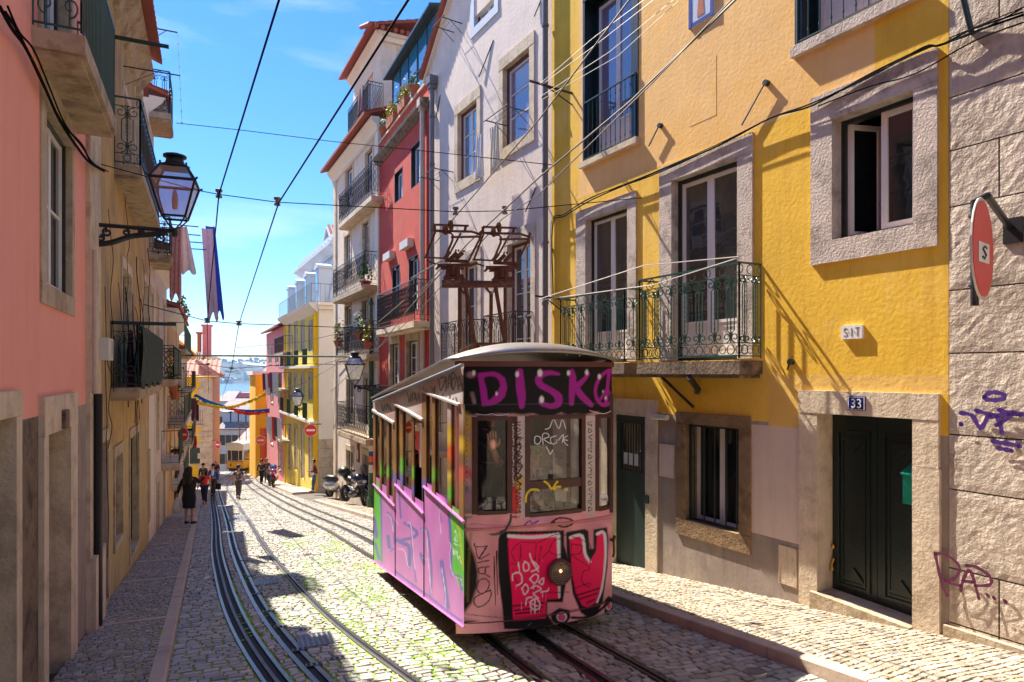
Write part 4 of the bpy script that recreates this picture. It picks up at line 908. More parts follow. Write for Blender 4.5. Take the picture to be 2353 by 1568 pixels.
# ---------------------------------------------------------------- red house
x, y = corner(FW, 987); FR_ = fr = chain(x, y, 470); uL = fr.u(872)
def op(a, b, yt, yb): m = (a + b) / 2; return fr.u(a), fr.u(b), fr.z(m, yb), fr.z(m, yt)
Q = [op(907, 925, 392, 460), op(945, 967, 330, 425), op(902, 918, 612, 730), op(940, 961, 590, 715), op(897, 917, 790, 905), op(935, 961, 782, 895)]
zc = fr.z(978, 240)
RH = building('red_house', 'narrow brick-red rendered house with a glazed roof veranda and flower pots on its parapet', fr, uL, 0, -4, zc + .55, Q, ['red_plaster'], (), 5, .3)
for i, q in enumerate(Q): window(RH, fr, *q, sur=0 if i < 4 else (.14, .14, .3, .1), smat='stone_warm', omat='wood_green', ow=.05, rec=.14, lw=.045, rows=1 if i < 2 else 3, pmat='pane_sky' if i < 2 else 'pane', fmat='wood_white' if i else 'wood_white')
cornice(RH, fr, uL - .1, .0, zc - .25, [(.02, 0), (.05, .05), (.12, .1), (.2, .2), (.22, .3), (.02, .32)], 'stone_dark')
mb = MB(fr); mb.box(uL - .05, 0, -.05, .2, zc + .55, zc + .63); mb.build('coping', M['stone_light'], RH)
downpipe(RH, fr, -.35, -.1, -3.5, zc - .1, .075, 'pipe_cream', True)
for px, py in ((900, 590), (941, 563)):      # roller blind boxes
    a = fr.uz(px, py); mb = MB(fr); mb.prism([(a[0] - .45, a[1] - .12), (a[0] + .45, a[1] - .12), (a[0] + .45, a[1] + .12), (a[0] - .45, a[1] + .12)], -.2, .0); mb.add([(a[0] - .4, .05, a[1] - .5), (a[0] + .4, .05, a[1] - .5), (a[0] + .4, .05, a[1]), (a[0] - .4, .05, a[1])], [(0, 1, 2, 3)]); mb.build('blind_box', M['plastic_white'], RH)
zt = fr.z(930, 650, -.5); balcony(RH, fr, fr.u(868, -.45), fr.u(955, -.45), zt - 1.35, zt - 1.18, .5, 1.18, 'lattice', 'iron', 'stone_light')
balcony(RH, fr, uL + .15, -.4, fr.z(900, 960) - .1, fr.z(900, 960), .3, 1.1, 'lattice', 'iron', 'stone_warm')
# glazed veranda set back on the roof
v0, v1, zv = uL + .35, -.45, zc + .6; mb = MB(fr)
hh = 2.3
for i in range(6): u = v0 + (v1 - v0) * i / 5; mb.tube([(u, .4, zv), (u, .4, zv + hh)], .03, 4)
for z in (zv + .02, zv + .65, zv + 1.25, zv + hh): mb.tube([(v0, .4, z), (v1, .4, z)], .03, 4)
for z in (zv, zv + .65, zv + 1.25, zv + hh): mb.tube([(v1, .4, z), (v1, 2.2, z + .1)], .03, 4)
mb.tube([(v1, 1.3, zv), (v1, 1.3, zv + hh)], .03, 4); mb.add([(v0 - .25, .1, zv + hh), (v1 + .1, .1, zv + hh), (v1 + .1, 2.4, zv + hh + .5), (v0 - .25, 2.4, zv + hh + .5), (v0 - .25, .1, zv + hh + .07), (v1 + .1, .1, zv + hh + .07), (v1 + .1, 2.4, zv + hh + .57), (v0 - .25, 2.4, zv + hh + .57)], [(0, 3, 2, 1), (4, 5, 6, 7), (0, 1, 5, 4), (1, 2, 6, 5), (2, 3, 7, 6), (3, 0, 4, 7)])
v = mb.build('veranda', M['iron'], RH); mb = MB(fr); mb.add([(v0, .41, zv), (v1, .41, zv), (v1, .41, zv + hh), (v0, .41, zv + hh), (v1 - .005, 2.2, zv), (v1 - .005, 2.2, zv + hh)], [(0, 1, 2, 3), (1, 4, 5, 2)])
glass('veranda_glass', (.02, .2, .38), 1.7); mb.build('pane', M['veranda_glass'], v)
def plant(mb, o, r, h, n=60, lf=.05, seed=0):
    q = random.Random(seed)
    for _ in range(n):
        a, b, c = q.gauss(0, r * .5), q.gauss(0, r * .5), abs(q.gauss(h * .5, h * .3)); p = Vector((o[0] + a, o[1] + b, o[2] + c)); d1 = Vector((q.uniform(-1, 1), q.uniform(-1, 1), q.uniform(-.5, 1))).normalized() * lf; d2 = d1.cross(Vector((q.uniform(-1, 1), q.uniform(-1, 1), q.uniform(-1, 1)))).normalized() * lf * .5
        mb.add([p, p + d1 * .5 + d2, p + d1, p + d1 * .5 - d2], [(0, 1, 2, 3)])
def potplant(label, fr, u, n, z, r=.16, h=.25, ph=.35, mat='leaf', group=None, box=0, seed=1, ln=60, lf=.08, droop=0, cls='potted plant'):
    t = thing('flower_pot' if not box else 'planter_box', label, cls, fr.w(u, n, z), fr.th, group); mb = MB(fr)
    if box: mb.prism([(u - box / 2 + .02, z), (u + box / 2 - .02, z), (u + box / 2, z + h), (u - box / 2, z + h)], n - .1, n + .1)
    else: mb.lathe([(r * .65, 0), (r, h * .85), (r * 1.12, h * .85), (r * 1.12, h)], 10, (u, n, z))
    mb.build('pot', M['terracotta'], t); mb = MB(fr)
    k = max(1, int(box / .2))
    for i in range(k): plant(mb, (u + (i - (k - 1) / 2) * .2, n, z + h - .03 - droop), r, ph + droop, ln, lf, seed + i)
    mb.build('foliage', M[mat], t); return t
for i, (f, bx, mt) in enumerate(((.12, 0, 'leaf'), (.32, .9, 'leaf_yellow'), (.56, .8, 'leaf_yellow'), (.76, 0, 'leaf'))):
    potplant(('round terracotta pot with grassy leaves at the left end of the red house parapet', 'long terracotta box of yellow-green plants left of centre on the red house parapet', 'second long terracotta plant box, right of centre on the red house parapet', 'tall terracotta pot beside the veranda corner on the red house parapet')[i], fr, uL + (0 - uL) * f, -.02, zc + .63, .16, .3, .4, mt, 'pots along the red house parapet', bx, i * 7)

# ---------------------------------------------------------------- cream house with two tiled eaves
x, y = corner(FR_, 872); FC = fr = chain(x, y, 400); uL = fr.u(769)
Q = [op(794, 811, 385, 470), op(840, 857, 345, 440), op(792, 806, 540, 640), op(834, 848, 510, 630), op(793, 807, 703, 810), op(833, 846, 690, 800), op(797, 813, 872, 975), op(836, 848, 870, 975), op(797, 812, 1036, 1120), op(834, 848, 1045, 1140)]
ze = fr.z(772, 395)
CH = building('cream_house', 'tall cream house with red tiled eaves and four iron balconies, one storey set back above', fr, uL, 0, -6, ze, Q, ['cream_plaster'], (), 6, .3)
for i, q in enumerate(Q): window(CH, fr, *q, sur=(.13, .13, .22, 0 if i < 8 else .1), smat='stone_warm' if i > 3 else 'stone_light', omat='wood_green', ow=.05, rec=.15, lw=.05, rows=2, pmat='pane_sky' if i < 3 else ('pane' if i < 8 else 'pane_dark'), panel=.3 if i < 8 else 0, name='balcony_door' if i < 8 else 'window')
cornice(CH, fr, uL - .15, .05, ze - .5, [(.02, 0), (.1, .05), (.12, .2), (.3, .38), (.32, .5), (.02, .52)], 'pale_plaster')
tileroof(CH, fr, uL - .35, .1, -.6, 2.0, ze + .02, ze + .95, .22)
mb = MB(fr); mb.box(uL - .02, uL + .45, -.06, 0, -6, ze - .5); mb.build('pilaster', M['stone_light'], CH)
mb = MB(fr); mb.box(-.42, 0, -.06, .0, -6, ze - .5); mb.build('pilaster', M['pale_plaster'], CH)
for pl, pr, yb, yt, dd in ((777, 853, 470, 395, .45), (764, 836, 672, 588, .55), (772, 842, 815, 757, .5), (774, 840, 1000, 950, .5)):
    a, b = fr.u(pl, -dd), fr.u(pr, -dd); zz = fr.z((pl + pr) / 2, (yt + yb) / 2 + {470: 50, 672: 40, 815: 32, 1000: 25}[yb], -dd); a = max(a, uL + .1)
    balcony(CH, fr, a, b, zz - .18, zz, dd, 1.22, 'lattice', 'iron_black', 'slab' if yb != 470 else 'stone_light', .24)
# set-back top storey
ub0, ub1 = fr.u(812, .7), fr.u(877, .7) + 1.1; zb0 = ze + .2; zt0 = fr.z(858, 110, .7)
T1 = (fr.u(839, .7), fr.u(857, .7), fr.z(848, 270, .7), fr.z(848, 178, .7))
mb = MB(fr); wallmesh(mb, ub0, ub1 - 1.1, zb0, zt0, [T1], (), .7, .25)
mb.add([(ub0, .7, zb0), (ub1 - 1.1, .7, zb0), (ub1 - 1.1, 4.7, zb0), (ub0, 4.7, zb0), (ub0, .7, zt0), (ub1 - 1.1, .7, zt0), (ub1 - 1.1, 4.7, zt0), (ub0, 4.7, zt0)], [(3, 7, 4, 0), (1, 5, 6, 2), (2, 6, 7, 3), (4, 5, 6, 7)]); at = mb.build('attic_storey', M['cream_plaster'], CH)
mb = MB(fr); frame4(mb, T1[0], T1[1], T1[2], T1[3], .06, .8, .86); mb.box((T1[0] + T1[1]) / 2 - .03, (T1[0] + T1[1]) / 2 + .03, .8, .86, T1[2], T1[3]); mb.build('window_frame', M['wood_white'], at)
mb = MB(fr); mb.box(T1[0], T1[1], .87, .88, T1[2], T1[3]); mb.build('pane', M['pane_sky'], at)
ue = ub1 - 1.1
mb = MB(fr); frame4(mb, .0, 0, 0, 0, 0, 0, 0)
sb = MB(fr); sb.box(ue, ue + .03, 1.5, 2.4, zt0 - 1.9, zt0 - .5); sb.build('side_window', M['pane_sky'], at); sb = MB(fr); sb.box(ue, ue + .06, 1.35, 1.5, zt0 - 2, zt0 - .4); sb.box(ue, ue + .06, 2.4, 2.55, zt0 - 2, zt0 - .4); sb.box(ue, ue + .065, 1.35, 2.55, zt0 - .5, zt0 - .38); sb.build('side_window_surround', M['stone_light'], at)
cornice(CH, fr, ub0 - .15, ue + .2, zt0 - .35, [(-.69, 0), (-.6, .05), (-.55, .2), (-.4, .32), (-.4, .38), (-.69, .4)], 'pale_plaster')
mb = MB(fr); mb.box(ue, ue + .14, .6, 4.7, zt0 - .3, zt0 - .1); mb.box(ue, ue + .28, .5, 4.7, zt0 - .1, zt0 + .02); mb.build('side_cornice', M['pale_plaster'], CH)
tileroof(CH, fr, ub0 - .4, ue + .4, .1, 2.7, zt0 + .06, zt0 + .85, .22, name='upper_roof')
mb = MB(fr)
for j in range(17): n = .1 + j * .26; mb.tube([(ue + .5, n, zt0 + .04), (ue - .9, n, zt0 + .55)], .09, 6)
mb.build('side_tiles', M['tile'], CH)
bt = fr.z(820, 235, .0); mb = MB(fr); railing(mb, (fr.u(800, .1), .1), (fr.u(846, .1), .1), bt - .9, bt + .35, 'lattice'); railing(mb, (fr.u(846, .1), .1), (fr.u(846, .1), .7), bt - .9, bt + .35, 'lattice'); mb.build('roof_railing', M['iron'], CH)
washing('blanket', 'brown and white blanket draped over the top railing of the cream house', fr, fr.u(822, .05), .9, bt + .4, .95, .04, 'cl_plum', fold=2)
for px, py, lb, mt in ((843, 780, 'bushy plant with pink flowers, near end of the third balcony of the cream house', 'leaf_yellow'), (776, 778, 'straggly yellow-green plant at the far end of the third balcony of the cream house', 'leaf_yellow'), (838, 640, 'dark leafy potted plant on the second balcony of the cream house', 'leaf'), (826, 760, 'light green climbing plant in the middle of the third balcony of the cream house', 'leaf')):
    a = fr.uz(px, py, -.45); potplant(lb, fr, a[0], -.42, a[1] - .35, .2, .25, .75, mt, None, 0, int(px), 90, .11)
mb = MB(fr); a = fr.uz(823, 1062, -.03); mb.box(a[0] - .17, a[0] + .17, -.05, -.01, a[1], a[1] + .85); m2 = MB(fr); m2.box(a[0] - .08, a[0] + .06, -.056, -.05, a[1] + .12, a[1] + .5)
mk('sign_maroon', (.16, .01, .02), .5, .1, 5, 0)
onwall('wall_poster', 'narrow dark red poster board on the ground floor of the cream house, above the motorcycles', 'sign', fr, [('board', mb, 'sign_maroon'), ('picture', m2, 'cl_cream')], base=(a[0], 0, a[1]))
for k, (px, py) in enumerate(((876, 372), (880, 610))):   # rods between the houses
    pass

# ---------------------------------------------------------------- acid yellow house with blue-grey mansard, beyond the side street
cy = 35.5; cxx = (730 - CX) / F * cy; FG = fr = chain(cxx, cy, 400); uL = fr.u(655)
Q = []
for a, b in ((664, 669), (677, 683), (692, 699), (710, 718)):
    Q += [op(a, b, 748, 806), op(a, b, 868, 918)]
    Q += [op(a, b, 985, 1100 if a > 690 else 1080)]
zc = fr.z(726, 700); GH = building('mansard_house', 'bright yellow house with cream flank and blue-grey mansard roof, past the side street', fr, uL, 0, -8, zc - .3, Q, ['acid_yellow'], [], 9, .25)
for i, q in enumerate(Q): window(GH, fr, *q, sur=(.1, .1, .3, 0), smat='stone_warm', omat='wood_white', ow=.04, rec=.12, lw=.05, rows=3 if i % 3 < 2 else 1, pmat='pane', leaves=2 if i % 3 < 2 else 1)
mb = MB(fr); mb.box(.002, .06, .05, 9, -1.6, zc - .3); mb.build('flank', M['pale_plaster'], GH)
mb = MB(fr); z = -6.5
while z < -1.6:
    k = 0
    for j in range(4): mb.box(.0, .07, .02 + j * 1.1 + .3 * (k % 2), .02 + (j + 1) * 1.1 + .3 * (k % 2) - .015, z, z + .5)
    z += .515; k += 1
mb.build('corner_stones', M['stone_warm'], GH)
mk('pilaster_yellow', (.8, .5, .005), .8, .05, 3, .1, 20)
mb = MB(fr); mb.box(-.35, -.12, -.08, 0, -6, zc - .3); mb.tube([(-.24, -.1, -6), (-.24, -.1, zc - .5)], .1, 8); mb.build('corner_strip', M['pilaster_yellow'], GH)
mb = MB(fr); mb.box(uL, uL + .3, -.08, 0, -6, zc - .3); mb.build('corner_strip', M['pilaster_yellow'], GH)
for y_, zz in ((845, fr.z(690, 842)), (957, fr.z(690, 955))):
    mb = MB(fr); mb.box(uL, -.1, -.4, 0, zz - .14, zz); b = mb.build('balcony', M['pale_plaster'], GH)
    mb = MB(fr)
    for a in range(4): mb = MB(fr); uu = uL + (0 - uL) * (a + .15) / 4; railing(mb, (uu, -.38), (uu + 1.45, -.38), zz + .03, zz + .95, 'bars', .09, .016); mb.build('railing', M['iron_green'], b)
cornice(GH, fr, uL - .2, .12, zc - .5, [(.0, 0), (.08, .1), (.2, .2), (.45, .4), (.5, .55), (0, .56)], 'pale_plaster')
mb = MB(fr); mb.box(.06, .5, -.0, 9, zc - .1, zc + .06); mb.box(.06, .3, -.0, 9, zc - .3, zc - .1); mb.build('flank_cornice', M['pale_plaster'], GH)
mb = MB(fr); railing(mb, (uL, -.4), (.35, -.4), zc + .05, zc + 1.05, 'bars', .3, .009); railing(mb, (.35, -.4), (.35, 3), zc + .05, zc + 1.05, 'bars', .25, .009); mb.build('terrace_railing', M['iron_green'], GH)
zm = zc + 3.1; mb = MB(fr)               # sloping storey
mb.add([(uL, .55, zc), (-.1, .55, zc), (-.1, 1.3, zm), (uL, 1.3, zm), (-.1, 8, zc), (-.1, 8, zm), (uL, 8, zc), (uL, 8, zm)], [(0, 1, 2, 3), (1, 4, 5, 2), (6, 0, 3, 7), (3, 2, 5, 7)]); ms = mb.build('mansard', M['blue_grey'], GH)
mb = MB(fr)
for i in range(4): u = uL + .8 + (0 - uL - 1.5) * i / 3; mb.box(u - .42, u + .42, .1, 1.2, zc, zc + 2.0); mb.prism([(u - .55, zc + 2.0), (u + .55, zc + 2.0), (u + .5, zc + 2.15), (u, zc + 2.3), (u - .5, zc + 2.15)], .02, 1.25); dm = mb.build('dormer', M['blue_grey'], GH); mb = MB(fr); mb.box(u - .28, u + .28, .07, .099, zc + .1, zc + 1.85); mb.build('pane', M['pane_sky'], dm); mb = MB(fr)

cornice(GH, fr, uL - .2, .2, zm - .1, [(-1.2, 0), (-1.0, .05), (-.8, .2), (-.6, .3), (-.6, .45), (-1.2, .9)], 'blue_grey', 'upper_cornice')
mb = MB(fr); mb.box(uL, .05, 1.0, 1.2, zm + .3, zm + 1.0)
for i in range(12): u = uL + .2 + (0 - uL) * i / 12; mb.box(u, u + .3, .85, 1.0, zm + .45, zm + .7)
mb.box(-.1, .08, 1.0, 8, zm - .1, zm + 1.0); mb.build('parapet', M['blue_grey'], GH)
for i, (du, dz) in enumerate(((-1.2, 1.5), (-4.2, 1.15))):
    u = du; mb = MB(fr); mb.box(u - .9, u + .9, 1.6, 4, zm + .3, zm + dz + .2); d = mb.build('roof_dormer', M['terracotta'], GH); mb = MB(fr); mb.prism([(u - 1.15, zm + dz), (u, zm + dz + .95), (u + 1.15, zm + dz), (u + 1.0, zm + dz), (u, zm + dz + .8), (u - 1.0, zm + dz)], 1.3, 4); mb.build('bargeboard', M['blue_grey'], d)
    mb = MB(fr)
    for j in range(10): n = 1.45 + j * .26; mb.tube([(u, n, zm + dz + 1.0), (u + 1.2, n, zm + dz + .05)], .09, 6); mb.tube([(u, n, zm + dz + 1.0), (u - 1.2, n, zm + dz + .05)], .09, 6)
    mb.build('dormer_tiles', M['tile'], d)


# ---------------------------------------------------------------- rose house and deep yellow house further down
x, y = corner(FG, 655); FP = fr = chain(x, y, 430); uL = fr.u(612)
Q = [op(618, 624, 795, 835), op(633, 640, 780, 835), op(640, 646, 880, 925), op(622, 628, 885, 925), op(640, 646, 975, 1025), op(622, 628, 985, 1020), op(640, 646, 1040, 1082)]
zt = fr.z(640, 755); PH = building('rose_house', 'dusty rose rendered house hung with laundry, beyond the bright yellow one', fr, uL, 0, -9, zt, Q, ['rose_plaster'], [(uL, 0, -9, fr.z(630, 1010), 0)], 7, .25)
for q in Q: window(PH, fr, *q, sur=(.1, .1, .15, .1), smat='stone_warm', omat='wood_white', ow=.03, rec=.1, lw=.05, rows=2, pmat='pane')
tileroof(PH, fr, uL - .3, 0, -.45, 3, zt, zt + 1.1, .3)
mb = MB(fr); mb.box(-3.2, -.4, .6, 2.6, zt, zt + 2.6); mb.build('attic_storey', M['rose_plaster'], PH)
rb = {}
for i, (a, b, yy) in enumerate(((618, 646, 892), (616, 645, 1003), (630, 650, 812))):
    zz = fr.z((a + b) / 2, yy, -.6); balcony(PH, fr, fr.u(a, -.6), fr.u(b, -.6), zz - .15, zz, .6, 1.1, 'bars', 'iron_black', 'stone_warm', .14)
x, y = corner(FP, 612); cy = y + 1.5; FO = fr = Fr((587 - CX) / F * cy, cy, .9, .42); ob = fr.u(618)
OH = building('orange_house', 'deep yellow block whose windowless end wall closes the right side of the street', fr, 0, ob + .3, -12, fr.z(600, 862), [(.4, .9, fr.z(600, 1075), fr.z(600, 985))], ['deep_yellow'], (), 9, .25)
mb = MB(fr); mb.box(-.25, ob + 2, -.15, 9, fr.z(600, 862), fr.z(600, 862) + .35); mb.build('parapet', M['pale_plaster'], OH)
mb = MB(fr); mb.box(.42, .88, .1, .14, fr.z(600, 1075), fr.z(600, 985)); mb.build('shutter', M['sign_orange'], OH)

# ---------------------------------------------------------------- the painted tram
TC = 3.12; HW = 1.0; SN, SF = 6.98, 12.1        # centre line, half width, uphill and downhill end (street coordinates)
def bulge(c): return .17 * (1 - min(1, abs(c)) ** 2.6)
def tp(s, c, z): return (SX * s + SY * c, SY * s - SX * c, z)
t = TR = thing('painted_tram', 'old stepped street tram sprayed with pink, magenta and black graffiti, climbing the right-hand track', 'tram', st(SN + 2.5, TC, 0), math.atan2(-SY, -SX))
def fproj(c, z, o=0):
    """c in -1..1 across the front -> world point on the bowed front"""
    s = SN - bulge(c) - o; return tp(s, TC + HW * c, z)
def pxof(p): return CX + F * p[0] / p[1], YH - F * (p[2] - E) / p[1]
def cfront(px, o=0):
    lo, hi = -1., 1.
    for _ in range(40):
        m = (lo + hi) / 2; q = fproj(m, 0, o)
        if pxof(q)[0] < px: lo = m
        else: hi = m
    return lo
def fpt(px, py, o=0): c = cfront(px, o); y = fproj(c, 0, o)[1]; return fproj(c, E + (YH - py) / F * y, o)
def fcz(px, py): c = cfront(px); y = fproj(c, 0)[1]; return c, E + (YH - py) / F * y
def spt(px, py, o=0):                            # picture point on the left side of the tram
    c = TC - HW - o; tx = (px - CX) / F; s = -c * (SY + tx * SX) / (SX - tx * SY) if False else None
    # x = SX s + SY c ; y = SY s - SX c ; x = tx y
    s = (-tx * SX * c - SY * c) / (SX - tx * SY); y = SY * s - SX * c
    return (tx * y, y, E + (YH - py) / F * y), s
X0, Y0, CW, CH_ = 840, 790, 620, 690
class Canvas:
    def __init__(s, base): s.a = np.tile(np.array(base, float), (CH_, CW, 1))
    def win(s, x0, y0, x1, y1, g):
        s.i0 = int(max(0, y0 - g - Y0)); s.i1 = int(min(CH_, y1 + g + 2 - Y0)); s.j0 = int(max(0, x0 - g - X0)); s.j1 = int(min(CW, x1 + g + 2 - X0))
        if s.i1 <= s.i0 or s.j1 <= s.j0: s.i0 = s.j0 = 0; s.i1 = s.j1 = 1
        s.yy, s.xx = np.mgrid[s.i0:s.i1, s.j0:s.j1]; s.xx = s.xx + X0 + .5; s.yy = s.yy + Y0 + .5
    def mix(s, m, col): v = s.a[s.i0:s.i1, s.j0:s.j1]; m = np.clip(m, 0, 1)[..., None]; v[:] = v * (1 - m) + np.array(col) * m
    def rect(s, x0, y0, x1, y1, col, soft=1.): s.win(x0, y0, x1, y1, soft); s.mix(np.clip(np.minimum(np.minimum(s.xx - x0, x1 - s.xx), np.minimum(s.yy - y0, y1 - s.yy)) / soft + .5, 0, 1), col)
    def dist(s, pts, wd):
        d = np.full(s.xx.shape, 1e9)
        for i, ((ax, ay), (bx, by)) in enumerate(zip(pts, pts[1:])):
            vx, vy = bx - ax, by - ay; l = vx * vx + vy * vy or 1e-9
            tt = np.clip(((s.xx - ax) * vx + (s.yy - ay) * vy) / l, 0, 1); w = wd if not isinstance(wd, (list, tuple)) else wd[i] + (wd[i + 1] - wd[i]) * tt
            d = np.minimum(d, np.hypot(s.xx - ax - tt * vx, s.yy - ay - tt * vy) - np.asarray(w) / 2)
        return d
    def box_(s, pts, g): x = [p[0] for p in pts]; y = [p[1] for p in pts]; s.win(min(x), min(y), max(x), max(y), g)
    def line(s, pts, wd, col, soft=1., a=1.):
        if len(pts) > 2:
            if isinstance(wd, (list, tuple)):
                q = cat([(p[0], p[1], w) for p, w in zip(pts, wd)], 4); pts = [p[:2] for p in q]; wd = [p[2] for p in q]
            else: pts = cat(pts, 4)
        s.box_(pts, (max(wd) if isinstance(wd, (list, tuple)) else wd) / 2 + soft + 1)
        s.mix(np.clip(.5 - s.dist(pts, wd) / soft, 0, 1) * a, col)
    def poly(s, pts, col, soft=1., a=1., grow=0):
        s.box_(pts, soft + grow + 1); ins = np.zeros(s.xx.shape, bool); n = len(pts)
        for i in range(n):
            (x0, y0), (x1, y1) = pts[i], pts[(i + 1) % n]
            c = ((y0 > s.yy) != (y1 > s.yy)) & (s.xx < (x1 - x0) * (s.yy - y0) / ((y1 - y0) or 1e-9) + x0); ins ^= c
        d = s.dist(list(pts) + [pts[0]], 0); d = np.where(ins, -d, d) - grow
        s.mix(np.clip(.5 - d / soft, 0, 1) * a, col)
    def blob(s, x, y, rx, ry, col, soft=3., a=1.): s.win(x - rx, y - ry, x + rx, y + ry, soft * max(rx, ry) / min(rx, ry)); s.mix(np.clip(.5 - (np.hypot((s.xx - x) / rx, (s.yy - y) / ry) - 1) * min(rx, ry) / soft, 0, 1) * a, col)
    def get(s, px, py):
        i = np.clip((np.asarray(py) - Y0).astype(int), 0, CH_ - 1); j = np.clip((np.asarray(px) - X0).astype(int), 0, CW - 1); return s.a[i, j]
A_ = lambda x, y: (827.2 + x * .2656, 781.2 + y * .2656)
B_ = lambda x, y: (827.2 + x * .29314, 1102.9 + y * .29314)
C_ = lambda x, y: (1102.9 + x * .1524, 781.2 + y * .1524)
def mp_(f, pts): return [f(*p) for p in pts]
BLK = (.006, .005, .007); MAG = (.42, .015, .32); PNK = (.95, .42, .46); HOT = (1, .004, .11); WHT = (.85, .82, .83)
cv = Canvas(PNK); rp = random.Random(11)
for i in range(60): x, y = rp.uniform(1055, 1425), rp.uniform(1180, 1470); cv.blob(x, y, rp.uniform(8, 40), rp.uniform(10, 50), rp.choice([(.74, .3, .34), (.6, .2, .2), (.75, .34, .26), (.72, .25, .32), (.4, .14, .2)]), 20, .45)
# letterboard
cv.rect(1050, 800, 1430, 957, (.5, .3, .28), 2)
cv.poly([(1062, 865), (1075, 848), (1110, 838), (1160, 838), (1430, 832), (1430, 938), (1385, 945), (1330, 948), (1305, 955), (1290, 948), (1258, 962), (1225, 950), (1195, 948), (1165, 952), (1140, 950), (1110, 958), (1085, 950), (1072, 956), (1060, 940)], BLK, 5)
for x in (1072, 1105, 1150, 1215, 1260, 1310, 1350, 1400): cv.blob(x, 858, 26, 22, BLK, 8)
for x in (1085, 1125, 1200, 1255, 1340, 1395): cv.blob(x, 930, 30, 24, BLK, 8)
cv.blob(1082, 862, 10, 7, (.55, .28, .28), 6, .6); cv.line([(1085, 905), (1090, 925)], 8, (.5, .3, .3), 5, .6)
cv.poly(mp_(C_, [(0, 500), (200, 480), (300, 510), (380, 580), (410, 720), (380, 850), (300, 940), (180, 985), (35, 1000), (20, 900), (0, 760), (-20, 640), (-30, 560), (-35, 505)]), MAG, 2); cv.poly(mp_(C_, [(60, 570), (140, 545), (230, 560), (290, 610), (305, 690), (270, 780), (200, 860), (150, 905), (120, 900), (105, 760), (75, 660)]), BLK, 3)
cv.line(mp_(C_, [(600, 480), (605, 650), (625, 850), (630, 1000)]), [15, 20, 19, 13], MAG, 2)
cv.line(mp_(C_, [(1190, 520), (1060, 495), (930, 530), (880, 610), (930, 690), (1080, 770), (1180, 860), (1180, 960), (1080, 1000), (950, 970), (900, 950)]), [6, 11, 14, 16, 15, 14, 18, 16, 12, 10, 6], MAG, 2)
cv.line(mp_(C_, [(1385, 480), (1400, 600), (1390, 760), (1380, 960)]), [12, 16, 15, 11], MAG, 2); cv.line(mp_(C_, [(1630, 520), (1560, 610), (1480, 680), (1420, 730)]), [8, 10, 14, 12], MAG, 2); cv.line(mp_(C_, [(1440, 710), (1520, 830), (1620, 930), (1680, 985)]), [14, 15, 14, 10], MAG, 2)
cv.line(mp_(C_, [(1940, 460), (1990, 470), (2020, 600), (2025, 800), (1980, 940), (1860, 985), (1770, 900), (1740, 760), (1790, 600), (1880, 500), (1950, 460)]), 8, MAG, 2)
cv.line(mp_(C_, [(1945, 480), (1920, 760), (1900, 980)]), 8, MAG, 2); cv.line(mp_(C_, [(1920, 730), (1860, 830), (1800, 920)]), 6, MAG, 2); cv.line(mp_(C_, [(1920, 740), (1970, 830), (2010, 900)]), 6, MAG, 2)
for x, y, r_ in ((560, 520, 34), (905, 500, 46), (930, 900, 42), (1335, 500, 32), (1610, 490, 32), (1800, 555, 30), (250, 812, 22), (1895, 880, 18), (1980, 900, 20), (1855, 780, 14), (-95, 500, 30)): p = C_(x, y); cv.blob(p[0], p[1], r_ * .12, r_ * .19, WHT, 3)
cv.line([(1070, 930), (1430, 927)], 1.2, (.12, .12, .16), 1.5, .7)
# corner strip and lower body
cv.rect(1060, 957, 1085, 1190, (.42, .3, .24), 3)
for i, (c1, y) in enumerate((((.6, .35, .03), 975), ((.65, .4, .05), 1030), ((.55, .35, .3), 1075), ((.65, .05, .08), 1100), ((.6, .4, .45), 1120), ((.12, .12, .12), 1140), ((.2, .15, .1), 1165))): cv.blob(1072, y, 13, 24, c1, 10, .9)
for y in range(960, 1130, 12): cv.line([(1066, y), (1074, y + 5), (1067, y + 9)], 1.4, BLK, 1, .8)
for x in (1173, 1190, 1200): cv.rect(x, 957, x + 16, 1190, (.62, .52, .47) if x > 1175 else (.08, .03, .02), 2)
cv.blob(1183, 1150, 12, 34, (.7, .05, .04), 10, .9); cv.blob(1195, 1110, 10, 16, (.7, .45, .05), 8, .8)
cv.rect(1346, 957, 1368, 1190, (.62, .53, .48), 2)
# tags written down the posts
def tagcol(x, ys, col, w=1.6, dx=7):
    for i, y in enumerate(ys):
        s_ = i % 4
        G = {0: [(dx, -5), (0, -4), (-2, 0), (dx - 1, 2), (dx - 3, 5)], 1: [(0, -5), (dx, 0), (0, 5), (0, -5)], 2: [(dx, -5), (0, 0), (dx, 5)], 3: [(0, -4), (dx, -4), (dx / 2, 4), (dx, 5)]}[s_]
        cv.line([(x + a, y + b) for a, b in G], w, col, 1)
tagcol(1187, range(975, 1186, 13), BLK, 2.2, 9); tagcol(1353, range(975, 1185, 15), BLK, 1.8, 8); tagcol(1177, range(980, 1120, 12), WHT, 1.2, 4); tagcol(1341, range(1010, 1175, 13), WHT, 1.2, 4); tagcol(1208, range(970, 1120, 14), (.4, .2, .25), 1.1, 4)
cv.line(mp_(A_, [(1410, 850), (1360, 850), (1350, 900), (1395, 920), (1360, 990), (1400, 1010), (1360, 1060), (1405, 1090), (1370, 1150), (1400, 1180), (1355, 1210), (1395, 1250)]), 3, BLK, 1)
cv.rect(1060, 1181, 1425, 1186, (.8, .4, .42), 2)
for x, y, a, b in ((1075, 1150, 12, 22), (1240, 1192, 30, 8), (1395, 1195, 22, 8)): cv.blob(x, y, a, b, (.6, .3, .5), 8, .5)
cv.line([(1078, 1204), (1180, 1209), (1290, 1206), (1415, 1190)], 1.6, (.3, .1, .12), 1.5, .8)
